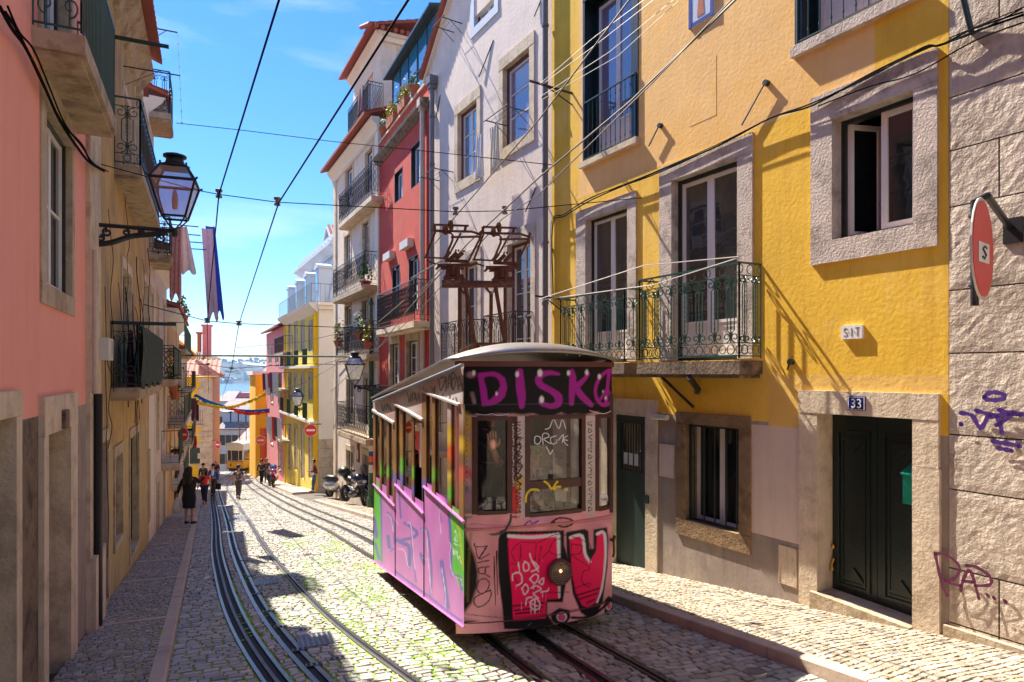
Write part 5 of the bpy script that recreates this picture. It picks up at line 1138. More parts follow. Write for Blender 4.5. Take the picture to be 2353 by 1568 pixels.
cv.line(mp_(B_, [(1500, 335), (1560, 300), (1650, 310), (1665, 345), (1600, 370), (1540, 350), (1520, 330)]), 4, BLK, 1.2); cv.line(mp_(B_, [(1290, 355), (1330, 320), (1350, 345), (1400, 320)]), 3, (.15, .03, .3), 1.2)
# black and dark green paint at the left corner, AIROD
cv.poly(mp_(B_, [(800, 380), (850, 480), (900, 600), (925, 720), (920, 830), (880, 960), (820, 1040), (800, 1000)]), BLK, 8); cv.line(mp_(B_, [(815, 300), (805, 600), (812, 900)]), 10, (.05, .12, .02), 6)
cv.line(mp_(B_, [(870, 420), (850, 700), (845, 950)]), 5, (.35, .22, .03), 6, .6)
for y0 in (0,):
    G = [[(895, 500), (905, 525), (1000, 520)], [(905, 525), (930, 615), (995, 520)], [(995, 520), (935, 620), (1015, 580)], [(925, 650), (1015, 630)], [(930, 690), (1015, 680)], [(930, 690), (935, 730), (975, 735), (985, 690)], [(975, 735), (1020, 765)], [(930, 790), (915, 850), (950, 895), (1000, 860), (1010, 800), (970, 775), (930, 790)], [(1020, 860), (1028, 900), (1000, 960), (940, 995), (900, 980), (905, 920), (1025, 865)], [(1050, 600), (1062, 980)], [(1070, 560), (1078, 900)]]
    for g in G: cv.line(mp_(B_, g), 2.4, BLK, 1)
# big letters: black outline, hot fill, white light
cv.poly(mp_(B_, [(1105, 400), (1280, 405), (1600, 395), (1600, 520), (1640, 640), (1620, 760), (1590, 960), (1470, 960), (1465, 1050), (1540, 1160), (1300, 1175), (1130, 1170), (1115, 1000), (1090, 800), (1080, 600), (1085, 470)]), BLK, 3)
cv.poly(mp_(B_, [(1165, 430), (1560, 420), (1572, 700), (1568, 930), (1460, 940), (1455, 1085), (1200, 1105), (1192, 900), (1170, 700), (1160, 500)]), HOT, 2.5)
cv.line(mp_(B_, [(1165, 440), (1350, 450), (1550, 430)]), 8, WHT, 2.5); cv.line(mp_(B_, [(1555, 430), (1560, 700), (1562, 920)]), [9, 7, 5], WHT, 2.5)
cv.poly(mp_(B_, [(1615, 410), (1760, 385), (1790, 400), (1800, 540), (1830, 540), (1830, 390), (1935, 372), (1945, 480), (1940, 680), (1905, 950), (1860, 1050), (1800, 1090), (1730, 1040), (1670, 900), (1640, 700), (1620, 560)]), BLK, 3)
cv.poly(mp_(B_, [(1645, 450), (1745, 430), (1762, 560), (1800, 640), (1850, 560), (1860, 430), (1915, 420), (1925, 600), (1895, 830), (1850, 960), (1790, 1005), (1740, 985), (1690, 880), (1655, 700)]), HOT, 2.5)
cv.line(mp_(B_, [(1650, 452), (1740, 440), (1765, 580), (1800, 640)]), 7, WHT, 2.5); cv.line(mp_(B_, [(1860, 425), (1915, 420), (1925, 600), (1900, 830), (1860, 960)]), [7, 7, 5, 5, 4], WHT, 2.5)
cv.poly(mp_(B_, [(1495, 1050), (1560, 1005), (1640, 1020), (1650, 1080), (1610, 1135), (1530, 1130), (1500, 1100)]), BLK, 3); cv.blob(*B_(1582, 1075), 12, 11, WHT, 2); cv.blob(*B_(1580, 1078), 9, 9, (.75, .1, .2), 2)
cv.poly(mp_(B_, [(1920, 940), (1950, 910), (1985, 930), (1985, 1010), (1950, 1060), (1915, 1040)]), BLK, 3); cv.blob(*B_(1950, 985), 7, 11, WHT, 2); cv.blob(*B_(1952, 988), 5, 8, (.75, .1, .2), 2)
cv.line(mp_(B_, [(1660, 1080), (1760, 1080), (1860, 1040), (2010, 900)]), 6, BLK, 2)
for g in ([(1200, 990), (1440, 965)], [(1210, 1025), (1430, 1000)], [(1220, 1050), (1420, 1030)], [(1700, 905), (1880, 850)], [(1720, 935), (1860, 890)], [(1780, 965), (1840, 935)]): cv.line(mp_(B_, g), 3.2, BLK, 1.5)
for g in ([(1215, 640), (1190, 560), (1260, 490), (1400, 490), (1560, 425), (1780, 490), (1810, 560), (1800, 690)], [(1260, 510), (1250, 640), (1180, 660)], [(1380, 510), (1370, 640)], [(1420, 520), (1400, 670)], [(1480, 560), (1520, 480), (1580, 470), (1600, 560), (1540, 590), (1480, 560)], [(1660, 500), (1650, 650)], [(1665, 505), (1740, 520), (1720, 580), (1660, 590), (1800, 690), (1750, 720), (1740, 800), (1790, 840), (1800, 810), (1680, 850)], [(1200, 700), (1230, 800), (1400, 880), (1640, 880)], [(1400, 640), (1480, 560)]): cv.line(mp_(B_, g), 1.5, BLK, 1)
W_ = [[(1240, 650), (1250, 720), (1225, 730)], [(1290, 640), (1320, 660), (1325, 700), (1290, 715), (1280, 670), (1295, 640)], [(1330, 580), (1350, 640), (1400, 720)], [(1340, 720), (1400, 690), (1360, 640)], [(1195, 790), (1200, 740), (1255, 730), (1270, 800), (1230, 830)], [(1330, 780), (1370, 740), (1400, 760), (1370, 810), (1330, 780)], [(1400, 800), (1440, 770), (1430, 820), (1400, 800)], [(1270, 850), (1290, 900), (1320, 860), (1300, 820), (1270, 850)], [(1340, 850), (1380, 830), (1420, 860), (1360, 890), (1400, 930)], [(1420, 880), (1470, 870), (1480, 850)], [(1300, 980), (1310, 930), (1350, 920)], [(1330, 960), (1380, 930), (1410, 970), (1400, 1010), (1350, 1010), (1330, 960)], [(1345, 970), (1390, 990)], [(1370, 940), (1372, 1040)]]
for g in W_: cv.line(mp_(B_, g), 3, (.9, .8, .82), 1.2)
for x, y, l in ((1265, 960, 60), (1300, 900, 70), (1220, 820, 35), (1340, 1000, 45), (1375, 1000, 45), (1405, 990, 50), (1430, 880, 40), (1455, 880, 70), (1360, 810, 50)): cv.line(mp_(B_, [(x, y), (x, y + l)]), .9, (.9, .8, .82), 1)
cv.line([(1070, 1412), (1180, 1420), (1300, 1405), (1420, 1378)], 1.6, (.06, .02, .05), 1.5, .8)
for i in range(26): x, y = rp.uniform(1070, 1415), rp.uniform(1190, 1450); cv.line([(x, y), (x + rp.uniform(-9, 9), y + rp.uniform(-14, 14))], .8, rp.choice([(.4, .2, .2), (.8, .6, .6), (.2, .1, .1)]), 1, .35)
# front skin as one finely divided bowed sheet, windows left open
FWIN = [(1087, 1174, 958, 1181), (1209, 1343, 955, 1182), (1370, 1412, 952, 1170)]
WC = [(cfront(a), cfront(b), fcz((a + b) / 2, d)[1], fcz((a + b) / 2, c)[1]) for a, b, c, d in FWIN]
zb, zt_ = -.635, 2.36
nc, nz_ = 240, 330
cs = np.linspace(-1, 1, nc); zs = np.linspace(zb, zt_, nz_)
def bl(c): return .17 * (1 - np.minimum(1, np.abs(c)) ** 2.6)
CC, ZZ = np.meshgrid(cs, zs); SS = SN - bl(CC); curv = np.where(ZZ < -.35, (ZZ + .35) ** 2 * -.5, 0); SS = SS - curv * -1 * .6
XX = SX * SS + SY * (TC + HW * CC); YY = SY * SS - SX * (TC + HW * CC)
colr = cv.get(CX + F * XX / YY, YH - F * (ZZ - E) / YY)
mb = MB(); mb.v = [tuple(v) for v in np.stack([XX, YY, ZZ], -1).reshape(-1, 3)]
keep = np.ones((nz_ - 1, nc - 1), bool); cm = (cs[:-1] + cs[1:]) / 2; zm_ = (zs[:-1] + zs[1:]) / 2
for a, b, c, d in WC: keep &= ~(((cm > a) & (cm < b))[None, :] & ((zm_ > c) & (zm_ < d))[:, None])
for i, j in zip(*np.nonzero(keep)): k = int(i * nc + j); mb.f.append((k, k + 1, k + nc + 1, k + nc)); mb.m.append(0)
M['tram_paint'] = vcm('tram_paint', .5, .08, 12, spec=.22)
mb.build('front_panel', M['tram_paint'], t, True, np.concatenate([colr.reshape(-1, 3), np.ones((nc * nz_, 1))], 1))
def fstrip(mb, c0, c1, z0, z1, o0, o1, n=14, mi=0):
    """curved bar standing on the front between offsets o0 and o1"""
    vs = []
    for i in range(n + 1):
        c = c0 + (c1 - c0) * i / n; vs += [fproj(c, z0, o1), fproj(c, z1, o1), fproj(c, z1, o0), fproj(c, z0, o0)]
    fs = [(0, 1, 2, 3), tuple(4 * n + j for j in (3, 2, 1, 0))]
    for i in range(n): fs += [(4 * i + j, 4 * i + (j + 1) % 4, 4 * i + 4 + (j + 1) % 4, 4 * i + 4 + j) for j in range(4)]
    mb.add(vs, fs, mi)
for k, (a, b, c, d) in enumerate(WC):
    mb = MB(); w = .045
    fstrip(mb, a - .012, a + w, c, d, -.06, .012, 3); fstrip(mb, b - w, b + .012, c, d, -.06, .012, 3); fstrip(mb, a + w - .002, b - w + .002, d - w, d + .01, -.058, .01); fstrip(mb, a + w - .002, b - w + .002, c - .01, c + w * .7, -.058, .01)
    if k == 1: zz = fcz(1275, 1112)[1]; fstrip(mb, a + w - .002, b - w + .002, zz - .05, zz + .045, -.05, .008)
    w_ = mb.build('front_window', M['wood_brown'], t); mb = MB(); vs = []
    for i in range(9): cc_ = a + (b - a) * i / 8; vs += [fproj(cc_, c, -.03), fproj(cc_, d, -.03)]
    mb.add(vs, [(2 * i, 2 * i + 2, 2 * i + 3, 2 * i + 1) for i in range(8)]); mb.build('pane', M['tram_glass'], w_)
def fribbon(strokes, wd, o, name, mat, parent, f=A_):
    mb = MB()
    for s_ in strokes:
        p = [np.array(q) for q in (cat(mp_(f, s_), 4) if len(s_) > 2 else mp_(f, s_))]; vs = []
        for i, q in enumerate(p):
            d = p[min(i + 1, len(p) - 1)] - p[max(i - 1, 0)]; l = np.linalg.norm(d) or 1; n_ = np.array([-d[1], d[0]]) / l * wd / 2
            vs += [fpt(*(q + n_), o), fpt(*(q - n_), o)]
        mb.add(vs, [(2 * i, 2 * i + 1, 2 * i + 3, 2 * i + 2) for i in range(len(p) - 1)])
    return mb.build(name, M[mat], parent)
fribbon([[(1600, 775), (1640, 760), (1665, 700), (1680, 690), (1720, 770), (1750, 690), (1780, 770)], [(1510, 860), (1520, 835), (1555, 840), (1565, 870), (1545, 900), (1515, 895), (1510, 860)], [(1585, 905), (1580, 820), (1620, 810), (1635, 840), (1590, 860), (1650, 900)], [(1700, 830), (1650, 850), (1660, 900), (1700, 890), (1700, 860)], [(1715, 870), (1760, 820), (1750, 890)], [(1800, 830), (1765, 850), (1770, 890), (1800, 915)], [(1765, 865), (1800, 870)], [(1610, 925), (1630, 960), (1645, 990), (1670, 950)]], 2.2, -.022, 'scrawl', 'white_paint', t)
mk('spray_yellow', (.8, .6, .02), .6, .2, 30, 0)
fribbon([[(1432, 1410), (1440, 1345), (1475, 1300), (1530, 1295), (1550, 1310)], [(1590, 1222), (1625, 1245), (1660, 1290), (1690, 1250), (1712, 1222)], [(1680, 1300), (1700, 1275), (1740, 1270)], [(1765, 1300), (1800, 1292)]], 5, .016, 'scrawl', 'spray_yellow', t)
m_ = MB(); pp = [fpt(*q, -.02) for q in mp_(A_, [(1665, 940), (1715, 940), (1700, 1060), (1690, 1065), (1678, 1040)])]; 
fribbon([[(1985, 610), (2100, 640), (2185, 610)], [(1000, 640), (1080, 650), (1150, 640), (1200, 655), (1290, 640)]], 1.2, .014, 'scrawl', 'white_paint', t)
mb = MB(); q = [fpt(*p, -.02) for p in mp_(A_, [(2082, 1330), (2115, 1320), (2145, 1350), (2148, 1395), (2084, 1410)])]; mb.add(q, [(4, 3, 2, 1, 0)]); lb = mb.build('price_label', M['white_paint'], t)
mb = MB(); gz0 = A_(0, 1385)[1]
for x, gch in ((2088, '3'), (2103, '7'), (2115, '0')):
    G = {'3': [(0, -9), (6, -9), (3, -2), (7, 3), (1, 8)], '7': [(0, -9), (8, -9), (3, 8)], '0': [(2, -8), (7, -8), (8, 6), (2, 8), (1, -6)]}[gch]
    mb.tube([fpt(*A_(x + a * 1.1, 1382 + b * 1.1), -.017) for a, b in G], .003, 3)
mb.tube([fpt(*A_(x, y), -.017) for x, y in ((2142, 1372), (2134, 1370), (2130, 1380), (2134, 1390), (2142, 1390))], .0025, 3); mb.build('lettering', M['black_plastic'], lb)
# mouldings, corner posts, headlamp, tap
mb = MB(); z1 = fcz(1240, 1208)[1]; fstrip(mb, -1, 1, z1 - .012, z1 + .012, -.01, .018, 40); mb.build('belt_moulding', M['cl_pinkish'] if False else pm('moulding_pink', (.62, .2, .2), .4, .2, 8, 0), t)
mb = MB(); fstrip(mb, -1, 1, zt_ - .03, zt_ + .03, -.03, .05, 40); mb.build('cornice_moulding', M['wood_maroon'], t)
mb = MB(); z1 = fcz(1240, 1417)[1]; fstrip(mb, -1, 1, z1 - .008, z1 + .008, -.01, .01, 40); mb.build('lower_moulding', M['wood_maroon'], t)
hc = Vector(fpt(1283, 1313, .0)); ax = (Vector(fproj(0, 0, 1)) - Vector(fproj(0, 0, 0))).normalized(); Q_ = ax.to_track_quat('Z', 'Y').to_matrix()
mb = MB(); mb.lathe([(.135, -.02), (.15, .0), (.152, .06), (.14, .075), (.128, .075), (.125, .05), (.1, .02), (.0, .01)], 28, hc, 0, Q_); hl = mb.build('headlight', M['wood_maroon'], t, True)
mb = MB(); mb.lathe([(.125, .045), (.1, .055), (.0, .06)], 24, hc, 0, Q_, False); glass('lamp_face', (.25, .11, .02), 1.6, .15); mb.build('lens', M['lamp_face'], hl, True)
mb = MB(); hx = Vector((-ax.y, ax.x, 0))
for i in range(-4, 5):
    a = i * .028; l = math.sqrt(max(0, .128 ** 2 - a * a))
    mb.tube([hc + ax * .078 + hx * a + Vector((0, 0, -l)), hc + ax * .078 + hx * a + Vector((0, 0, l))], .0035, 4); mb.tube([hc + ax * .078 + Vector((0, 0, a)) - hx * l, hc + ax * .078 + Vector((0, 0, a)) + hx * l], .0035, 4)
mb.build('grille', M['cast_iron'], hl); mb = MB(); mb.ball(hc + ax * .064 - hx * -.0 + Vector((0, 0, .02)), .014)
fl = bpy.data.materials.new('filament'); fl.use_nodes = True; fl.node_tree.nodes['Principled BSDF'].inputs['Emission Color'].default_value = (1, .5, .1, 1); fl.node_tree.nodes['Principled BSDF'].inputs['Emission Strength'].default_value = 6; mb.build('bulb', fl, hl)
mb = MB(); p0 = Vector(fpt(1404, 1240, 0)); mb.tube([p0, p0 + ax * .06, p0 + ax * .08 + Vector((0, 0, .06))], .02, 7); mb.tube([p0 + ax * .06, p0 + ax * .07 + Vector((0, 0, -.14)), p0 + ax * .05 + Vector((0, 0, -.2))], .015, 6); mb.build('hose_tap', M['rust'], t)
mb = MB(); p0 = Vector(fpt(1419, 1172, .0)); mb.tube([p0, p0 + hx * -.06], .012, 5); mb.build('lamp_stub', M['steel'], t)
# left side: stepped body panels, painted
LC = TC - HW; z_at = lambda px, py: spt(px, py)[0][2]; s_at = lambda px: spt(px, 0)[1]
cs_ = Canvas((.55, .16, .5))
for i in range(50): cs_.blob(rp.uniform(855, 1065), rp.uniform(1080, 1450), rp.uniform(6, 20), rp.uniform(20, 80), rp.choice([(.62, .2, .52), (.5, .13, .45), (.66, .25, .6), (.42, .14, .5)]), 14, .5)
GRN = (.1, .5, .03); BLU = (.13, .11, .42); LIL = (.7, .55, .8)
cs_.poly(mp_(B_, [(90, 0), (150, 20), (175, 120), (165, 400), (180, 645), (90, 620)]), GRN, 4); cs_.line(mp_(B_, [(165, 90), (172, 640)]), 4, BLU, 2)
cs_.poly(mp_(B_, [(700, 100), (830, 240), (830, 900), (790, 860), (740, 740), (720, 700), (715, 400)]), GRN, 4)
for g, w in (([(215, 260), (245, 290), (265, 400), (270, 500)], 5), ([(215, 440), (230, 550), (262, 540)], 5), ([(225, 440), (235, 540)], 6), ([(290, 470), (340, 500), (385, 530), (385, 680)], 9), ([(355, 340), (400, 370), (445, 410), (420, 450), (290, 480)], 7), ([(400, 350), (410, 560), (440, 800)], 3), ([(480, 390), (530, 410), (560, 700), (555, 900)], 5), ([(475, 580), (500, 660), (495, 600)], 6), ([(640, 640), (655, 750), (690, 1000)], 9), ([(650, 50), (690, 200), (710, 450), (715, 560), (720, 740), (780, 760), (800, 860)], 6), ([(600, 120), (640, 330)], 3), ([(300, 0), (320, 300)], 4), ([(110, 300), (130, 450)], 8), ([(120, 500), (150, 620)], 6), ([(280, 720), (370, 790), (560, 930), (700, 1040), (800, 1110)], 5)): cs_.line(mp_(B_, g), w, BLU, 2)
for g in ([(205, 270), (240, 290), (262, 410)], [(218, 552), (240, 548)], [(360, 345), (395, 345), (410, 480), (430, 700)], [(300, 540), (350, 560), (372, 670), (392, 685)], [(480, 395), (520, 405), (535, 640), (560, 900)], [(490, 610), (540, 630)], [(690, 490), (712, 510), (705, 600), (725, 745), (785, 770), (800, 830)], [(640, 690), (670, 900), (668, 1010)], [(690, 60), (700, 200)], [(270, 300), (300, 350)], [(620, 230), (635, 420)]): cs_.line(mp_(B_, g), 1.6, LIL, 1.2)
for g in ([(740, 410), (750, 400), (755, 440), (740, 470), (760, 480)], [(765, 420), (765, 470)], [(775, 410), (790, 460)], [(730, 540), (735, 590), (745, 550), (755, 600)], [(760, 560), (770, 620)], [(780, 600), (795, 660)], [(735, 500), (790, 520)]): cs_.line(mp_(B_, g), 1.4, WHT, 1)
cs_.line(mp_(B_, [(750, 330), (780, 400), (790, 500), (810, 700)]), 4, (.55, .4, .02), 2, .8)
def sidemesh(name, px0, px1, top, bot, mat, cvs, nx=60, ny=90, o=0, parent=t):
    mb = MB(); vs = []; cl = []
    for i in range(nx + 1):
        px = px0 + (px1 - px0) * i / nx; yt, yb = top(px), bot(px)
        for j in range(ny + 1):
            py = yt + (yb - yt) * j / ny; p, _ = spt(px, py, o); vs.append(p); cl.append(tuple(cvs.get(px, py)) + (1,))
    mb.add(vs, [(i * (ny + 1) + j, i * (ny + 1) + j + 1, (i + 1) * (ny + 1) + j + 1, (i + 1) * (ny + 1) + j) for i in range(nx) for j in range(ny)])
    return mb.build(name, mat, parent, True, cl)
ln_ = lambda x0, y0, x1, y1: (lambda x: y0 + (y1 - y0) * (x - x0) / (x1 - x0))
bot = ln_(858, 1289, 1065, 1441)
M['side_m'] = pm('side_moulding', (.6, .2, .5), .35, .3, 12, 0); M['side_paint'] = vcm('side_paint', .35, .08, 10, spec=.5)
BX = [(858, 907, ln_(858, 1113, 906, 1163)), (907.5, 973, ln_(907, 1113, 972, 1180)), (973.5, 1066, ln_(973, 1118, 1058, 1193))]
for a, b, f in BX:
    sp = sidemesh('side_panel', a, b, f, bot, M['side_paint'], cs_, 60)
    mb = MB(); mb.tube([spt(a, f(a), .012)[0], spt(b, f(b), .012)[0]], .018, 6); mb.build('side_moulding', M['side_m'], sp); mb = MB(); mb.tube([spt(a, bot(a), .01)[0], spt(b, bot(b), .01)[0]], .012, 6); mb.build('side_moulding', M['side_m'], sp)
    mb = MB(); mb.tube([spt(a + .2, f(a), .004)[0], spt(a + .2, bot(a), .004)[0]], .006, 4); mb.build('panel_joint', M['groove'], sp)
# stepped sills over the belt
SILL = [[(861, 876, 1094), (878, 892, 1112), (893, 906, 1136)], [(908, 922, 1098), (925, 948, 1114), (950, 972, 1140)], [(976, 996, 1106), (1000, 1033, 1130), (1037, 1058, 1160)]]
for (a, b, f), S_ in zip(BX, SILL):
    for x0, x1, yt in S_:
        slp = 1.0
        sidemesh('sill_panel', x0 - 1.5, x1 + 1.5, lambda x, x0=x0, yt=yt: yt + (x - x0) * .62, lambda x, f=f: f(x) + 1, M['side_paint'], cs_, 8, 10, -.004)
# posts (wood, sprayed near the foot) and arched heads
TOPS = [ln_(856, 941, 904, 970), ln_(900, 922, 955, 954), ln_(965, 895, 1058, 930)]
POSTS = [[(858, 863), (873, 877), (889, 894), (903, 908)], [(908, 911), (920, 926), (947, 952)], [(970, 980), (993, 1000), (1029, 1037), (1056, 1066)]]
cp = Canvas((.22, .1, .025))
for i in range(80): cp.blob(rp.uniform(855, 1066), rp.uniform(900, 1200), rp.uniform(3, 7), rp.uniform(8, 30), rp.choice([(.3, .15, .03), (.14, .05, .015), (.35, .2, .05), (.08, .03, .01)]), 6, .6)
for px, c1, y in ((1060, (.4, .3, .22), 960), (1061, (.6, .1, .05), 1090), (1031, (.5, .4, .35), 950), (1032, (.7, .1, .01), 1040), (1032, (.65, .45, .02), 1000), (1033, GRN, 1130), (1033, (.65, .55, .05), 1095), (1060, (.65, .45, .02), 1020), (997, GRN, 1095), (949, GRN, 1090), (923, GRN, 1075), (891, GRN, 1085), (874, GRN, 1080), (950, BLU, 1130), (923, BLU, 1105), (975, BLU, 1110), (891, (.3, .02, .1), 1110), (860, (.25, .02, .02), 1060), (905, BLU, 1100)): cp.blob(px, y, 8, 20 if y < 1080 else 14, c1, 3, .8)
def sidebar(mb, pts, w, o0=-.012, o1=.006, cl=None, cvs=None):
    """post between two picture points, w wide along the side"""
    (x0, y0), (x1, y1) = pts; n = 16; vs = []
    for i in range(n + 1):
        x, y = x0 + (x1 - x0) * i / n, y0 + (y1 - y0) * i / n
        for o, dx in ((o1, -w / 2), (o1, w / 2), (o0, w / 2), (o0, -w / 2)):
            p, _ = spt(x + dx, y, 0); s_ = s_at(x + dx); vs.append(tp(s_, LC - o, E + (YH - y) / F * spt(x + dx, y)[0][1]))
            if cl is not None: cl.append(tuple(cvs.get(x, y)) + (1,))
    mb.add(vs, [(4 * i + j, 4 * i + (j + 1) % 4, 4 * i + 4 + (j + 1) % 4, 4 * i + 4 + j) for i in range(n) for j in range(4)] + [(0, 1, 2, 3), tuple(4 * n + j for j in (3, 2, 1, 0))])
M['post_paint'] = vcm('post_paint', .5, .3, 30)
for (a, b, f), tp_, ps in zip(BX, TOPS, POSTS):
    for x0, x1 in ps:
        m_ = (x0 + x1) / 2; mb = MB(); cl = []; sidebar(mb, ((m_, tp_(m_) - 2), (m_, f(min(m_, b)) + 2)), x1 - x0, cl=cl, cvs=cp); mb.build('window_post', M['post_paint'], t, False, cl)
    for (xa, xb), (xc, xd) in zip(ps, ps[1:]):       # arched head and pane of each window
        mb = MB(); n = 12; vs = []
        for i in range(n + 1):
            q = i / n; x = xb - 1 + (xc - xb + 2) * q; y = tp_(x) - 3; r = 9 * (1 - math.sqrt(max(0, 1 - (2 * q - 1) ** 2))) + 7
            for o in (.0, -.04): vs += [tp(s_at(x), LC - o, E + (YH - y) / F * spt(x, y)[0][1]), tp(s_at(x), LC - o, E + (YH - y - r) / F * spt(x, y + r)[0][1])]
        mb.add(vs, [(4 * i, 4 * i + 1, 4 * i + 5, 4 * i + 4) for i in range(n)] + [(4 * i + 1, 4 * i + 3, 4 * i + 7, 4 * i + 5) for i in range(n)]); w_ = mb.build('side_window', M['wood_brown'], t)
        mb = MB(); mb.add([spt(xb, tp_(xb), -.02)[0], spt(xc, tp_(xc), -.02)[0], spt(xc, f(xc), -.02)[0], spt(xb, f(xb), -.02)[0]], [(0, 1, 2, 3)]); mb.build('pane', M['side_glass'], w_)
# fascia above the windows with stepped rain strips
ct = Canvas((.5, .36, .32))
for i in range(50): ct.blob(rp.uniform(856, 1066), rp.uniform(830, 980), rp.uniform(8, 24), rp.uniform(5, 14), rp.choice([(.62, .52, .48), (.5, .3, .28), (.35, .25, .22), (.6, .55, .54)]), 9, .6)
ct.blob(1035, 905, 30, 22, (.72, .7, .7), 14, .8); ct.blob(945, 940, 18, 10, (.6, .56, .56), 8, .8)
for g in ([(680, 340), (700, 440), (740, 340)], [(740, 440), (745, 330), (700, 330)], [(760, 420), (775, 300), (790, 410)], [(765, 380), (790, 375)], [(800, 430), (795, 290), (825, 310), (800, 350)], [(810, 430), (840, 320), (850, 430)], [(860, 320), (890, 440)], [(895, 380), (850, 400)], [(620, 410), (650, 450), (625, 440)], [(650, 400), (640, 520)], [(670, 470), (690, 530), (720, 470)], [(740, 500), (750, 540)], [(780, 480), (780, 545), (810, 510)], [(830, 500), (850, 560)], [(410, 460), (430, 540), (440, 470)], [(450, 530), (455, 460), (475, 470), (470, 520)], [(480, 460), (490, 530), (510, 460), (520, 530)], [(190, 560), (200, 620), (215, 560)], [(225, 610), (235, 550), (250, 600)], [(255, 560), (270, 610)]): ct.line(mp_(A_, g), 3.2, (.02, .02, .025), 1.5)
ct.line([(1066, 850), (1066, 960)], 5, (.02, .02, .02), 3)
eave = ln_(858, 922, 1066, 836)
for (a, b, f), tp_ in zip(BX, TOPS):
    sp = sidemesh('fascia_panel', a - (1 if a < 900 else 0), b, eave, tp_, M['side_paint'], ct, 60, 40, .004)
    mb = MB(); a2, b2 = max(a, 857), min(b, 1058); sl = .045
    vs = []
    for x in (a2, b2):
        for o, dy in ((.0, -2.5), (.03, -1), (.03, 3), (.0, 3.5)):
            vs.append(tp(s_at(x), LC - o, E + (YH - tp_(x) - dy * 1.2) / F * spt(x, 900)[0][1]))
    mb.add(vs, [(0, 4, 5, 1), (1, 5, 6, 2), (2, 6, 7, 3), (3, 7, 4, 0), (0, 1, 2, 3), (7, 6, 5, 4)]); mb.build('rain_strip', M['strip_paint'], sp)
# right side, back, floor, underframe (seen only through the windows)
zf = lambda s, z: z - .125 * (s - SN)
mb = MB(); RC = TC + HW
def quad(mb, s0, s1, c0, c1, z0a, z1a): mb.add([tp(s0, c0, zf(s0, z0a)), tp(s1, c1, zf(s1, z0a)), tp(s1, c1, zf(s1, z1a)), tp(s0, c0, zf(s0, z1a))], [(0, 1, 2, 3)])
for d in (0, -.04): quad(mb, SN, SF, RC + d, RC + d, -.62, .6); quad(mb, SN, SF, RC + d, RC + d, 1.95, 2.42)
for i in range(10): s_ = SN + .0 + (SF - SN) * i / 9; mb.box(0, 0, 0, 0, 0, 0); mb.tube([tp(s_, RC - .02, zf(s_, .55)), tp(s_, RC - .02, zf(s_, 2.0))], .04, 4)
mb.build('right_side', M['wood_brown'], t)
mb = MB(); mb.add([tp(SF, LC, zf(SF, -.62)), tp(SF, RC, zf(SF, -.62)), tp(SF, RC, zf(SF, .55)), tp(SF, LC, zf(SF, .55)), tp(SF, LC, zf(SF, 1.95)), tp(SF, RC, zf(SF, 1.95)), tp(SF, RC, zf(SF, 2.4)), tp(SF, LC, zf(SF, 2.4))], [(0, 1, 2, 3), (4, 5, 6, 7)])
for c in (LC + .03, LC + .65, LC + 1.35, RC - .03): mb.tube([tp(SF, c, zf(SF, .5)), tp(SF, c, zf(SF, 2.0))], .035, 4)
mb.build('rear_end', M['tram_yellow'], t)
mb = MB(); mb.add([tp(SN - .1, LC + .03, -.5), tp(SN - .1, RC - .03, -.5), tp(SF, RC - .03, zf(SF, -.5)), tp(SF, LC + .03, zf(SF, -.5))], [(0, 1, 2, 3)]); mb.build('floor', M['dark'], t)
def obox(mb, s0, s1, c0, c1, z0, z1):
    v = [tp(s0, c0, zf(s0, z0)), tp(s1, c0, zf(s1, z0)), tp(s1, c1, zf(s1, z0)), tp(s0, c1, zf(s0, z0)), tp(s0, c0, zf(s0, z1)), tp(s1, c0, zf(s1, z1)), tp(s1, c1, zf(s1, z1)), tp(s0, c1, zf(s0, z1))]
    mb.add(v, [(3, 2, 1, 0), (4, 5, 6, 7), (0, 1, 5, 4), (1, 2, 6, 5), (2, 3, 7, 6), (3, 0, 4, 7)])
for s_ in (8.62, 10.4):
    mb = MB(); obox(mb, s_, s_ + .05, LC + .04, RC - .05, -.48, 1.15 if s_ > 9 else 2.3); mb.build('partition', M['dark'], t)  # partitions blackened to put the dim inside into their colour
mb = MB()
obox(mb, SN + .4, SF - .2, TC - .6, TC + .6, -.72, -.56); mb.build('underframe', M['iron_black'], t)
for s_ in (8.2, 10.9):
    for c in (-.5, .5):
        mb = MB(); p = tp(s_, TC + c, float(-drop(s_)) + .2); mb.lathe([(.2, -.05), (.2, .05)], 20, p, 0, Vector((SY, -SX, 0)).to_track_quat('Z', 'Y').to_matrix()); mb.build('wheel', M['steel_dark'], t)
# roof: arched, hooded at the uphill end
mb = MB(); ns, na = 34, 22; vs = []
for i in range(ns + 1):
    q = i / ns; s_ = SN - .12 + (SF + .12 - SN) * q; hood = 0 if s_ > SN + .75 else (1 - math.sqrt(max(0, 1 - ((SN + .75 - s_) / .92) ** 2)))
    for j in range(na + 1):
        c = -1.06 + 2.12 * j / na; a = abs(c) / 1.06
        arch = .24 * (1 - a ** 2.2); sb_ = s_ - (bulge(max(-1, min(1, c))) * 1.12 if q < .5 else 0) * max(0, 1 - (s_ - SN) / .9)
        vs.append(tp(sb_, TC + HW * c, zf(max(s_, SN + .25), 2.39 + .03) + arch * (1 - hood * .9) - hood * .0))
mb.add(vs, [(i * (na + 1) + j, (i + 1) * (na + 1) + j, (i + 1) * (na + 1) + j + 1, i * (na + 1) + j + 1) for i in range(ns) for j in range(na)])
rf = mb.build('roof', M['roofmetal'], t, True); sm_ = rf.modifiers.new('thickness', 'SOLIDIFY'); sm_.thickness = .03; sm_.offset = -1
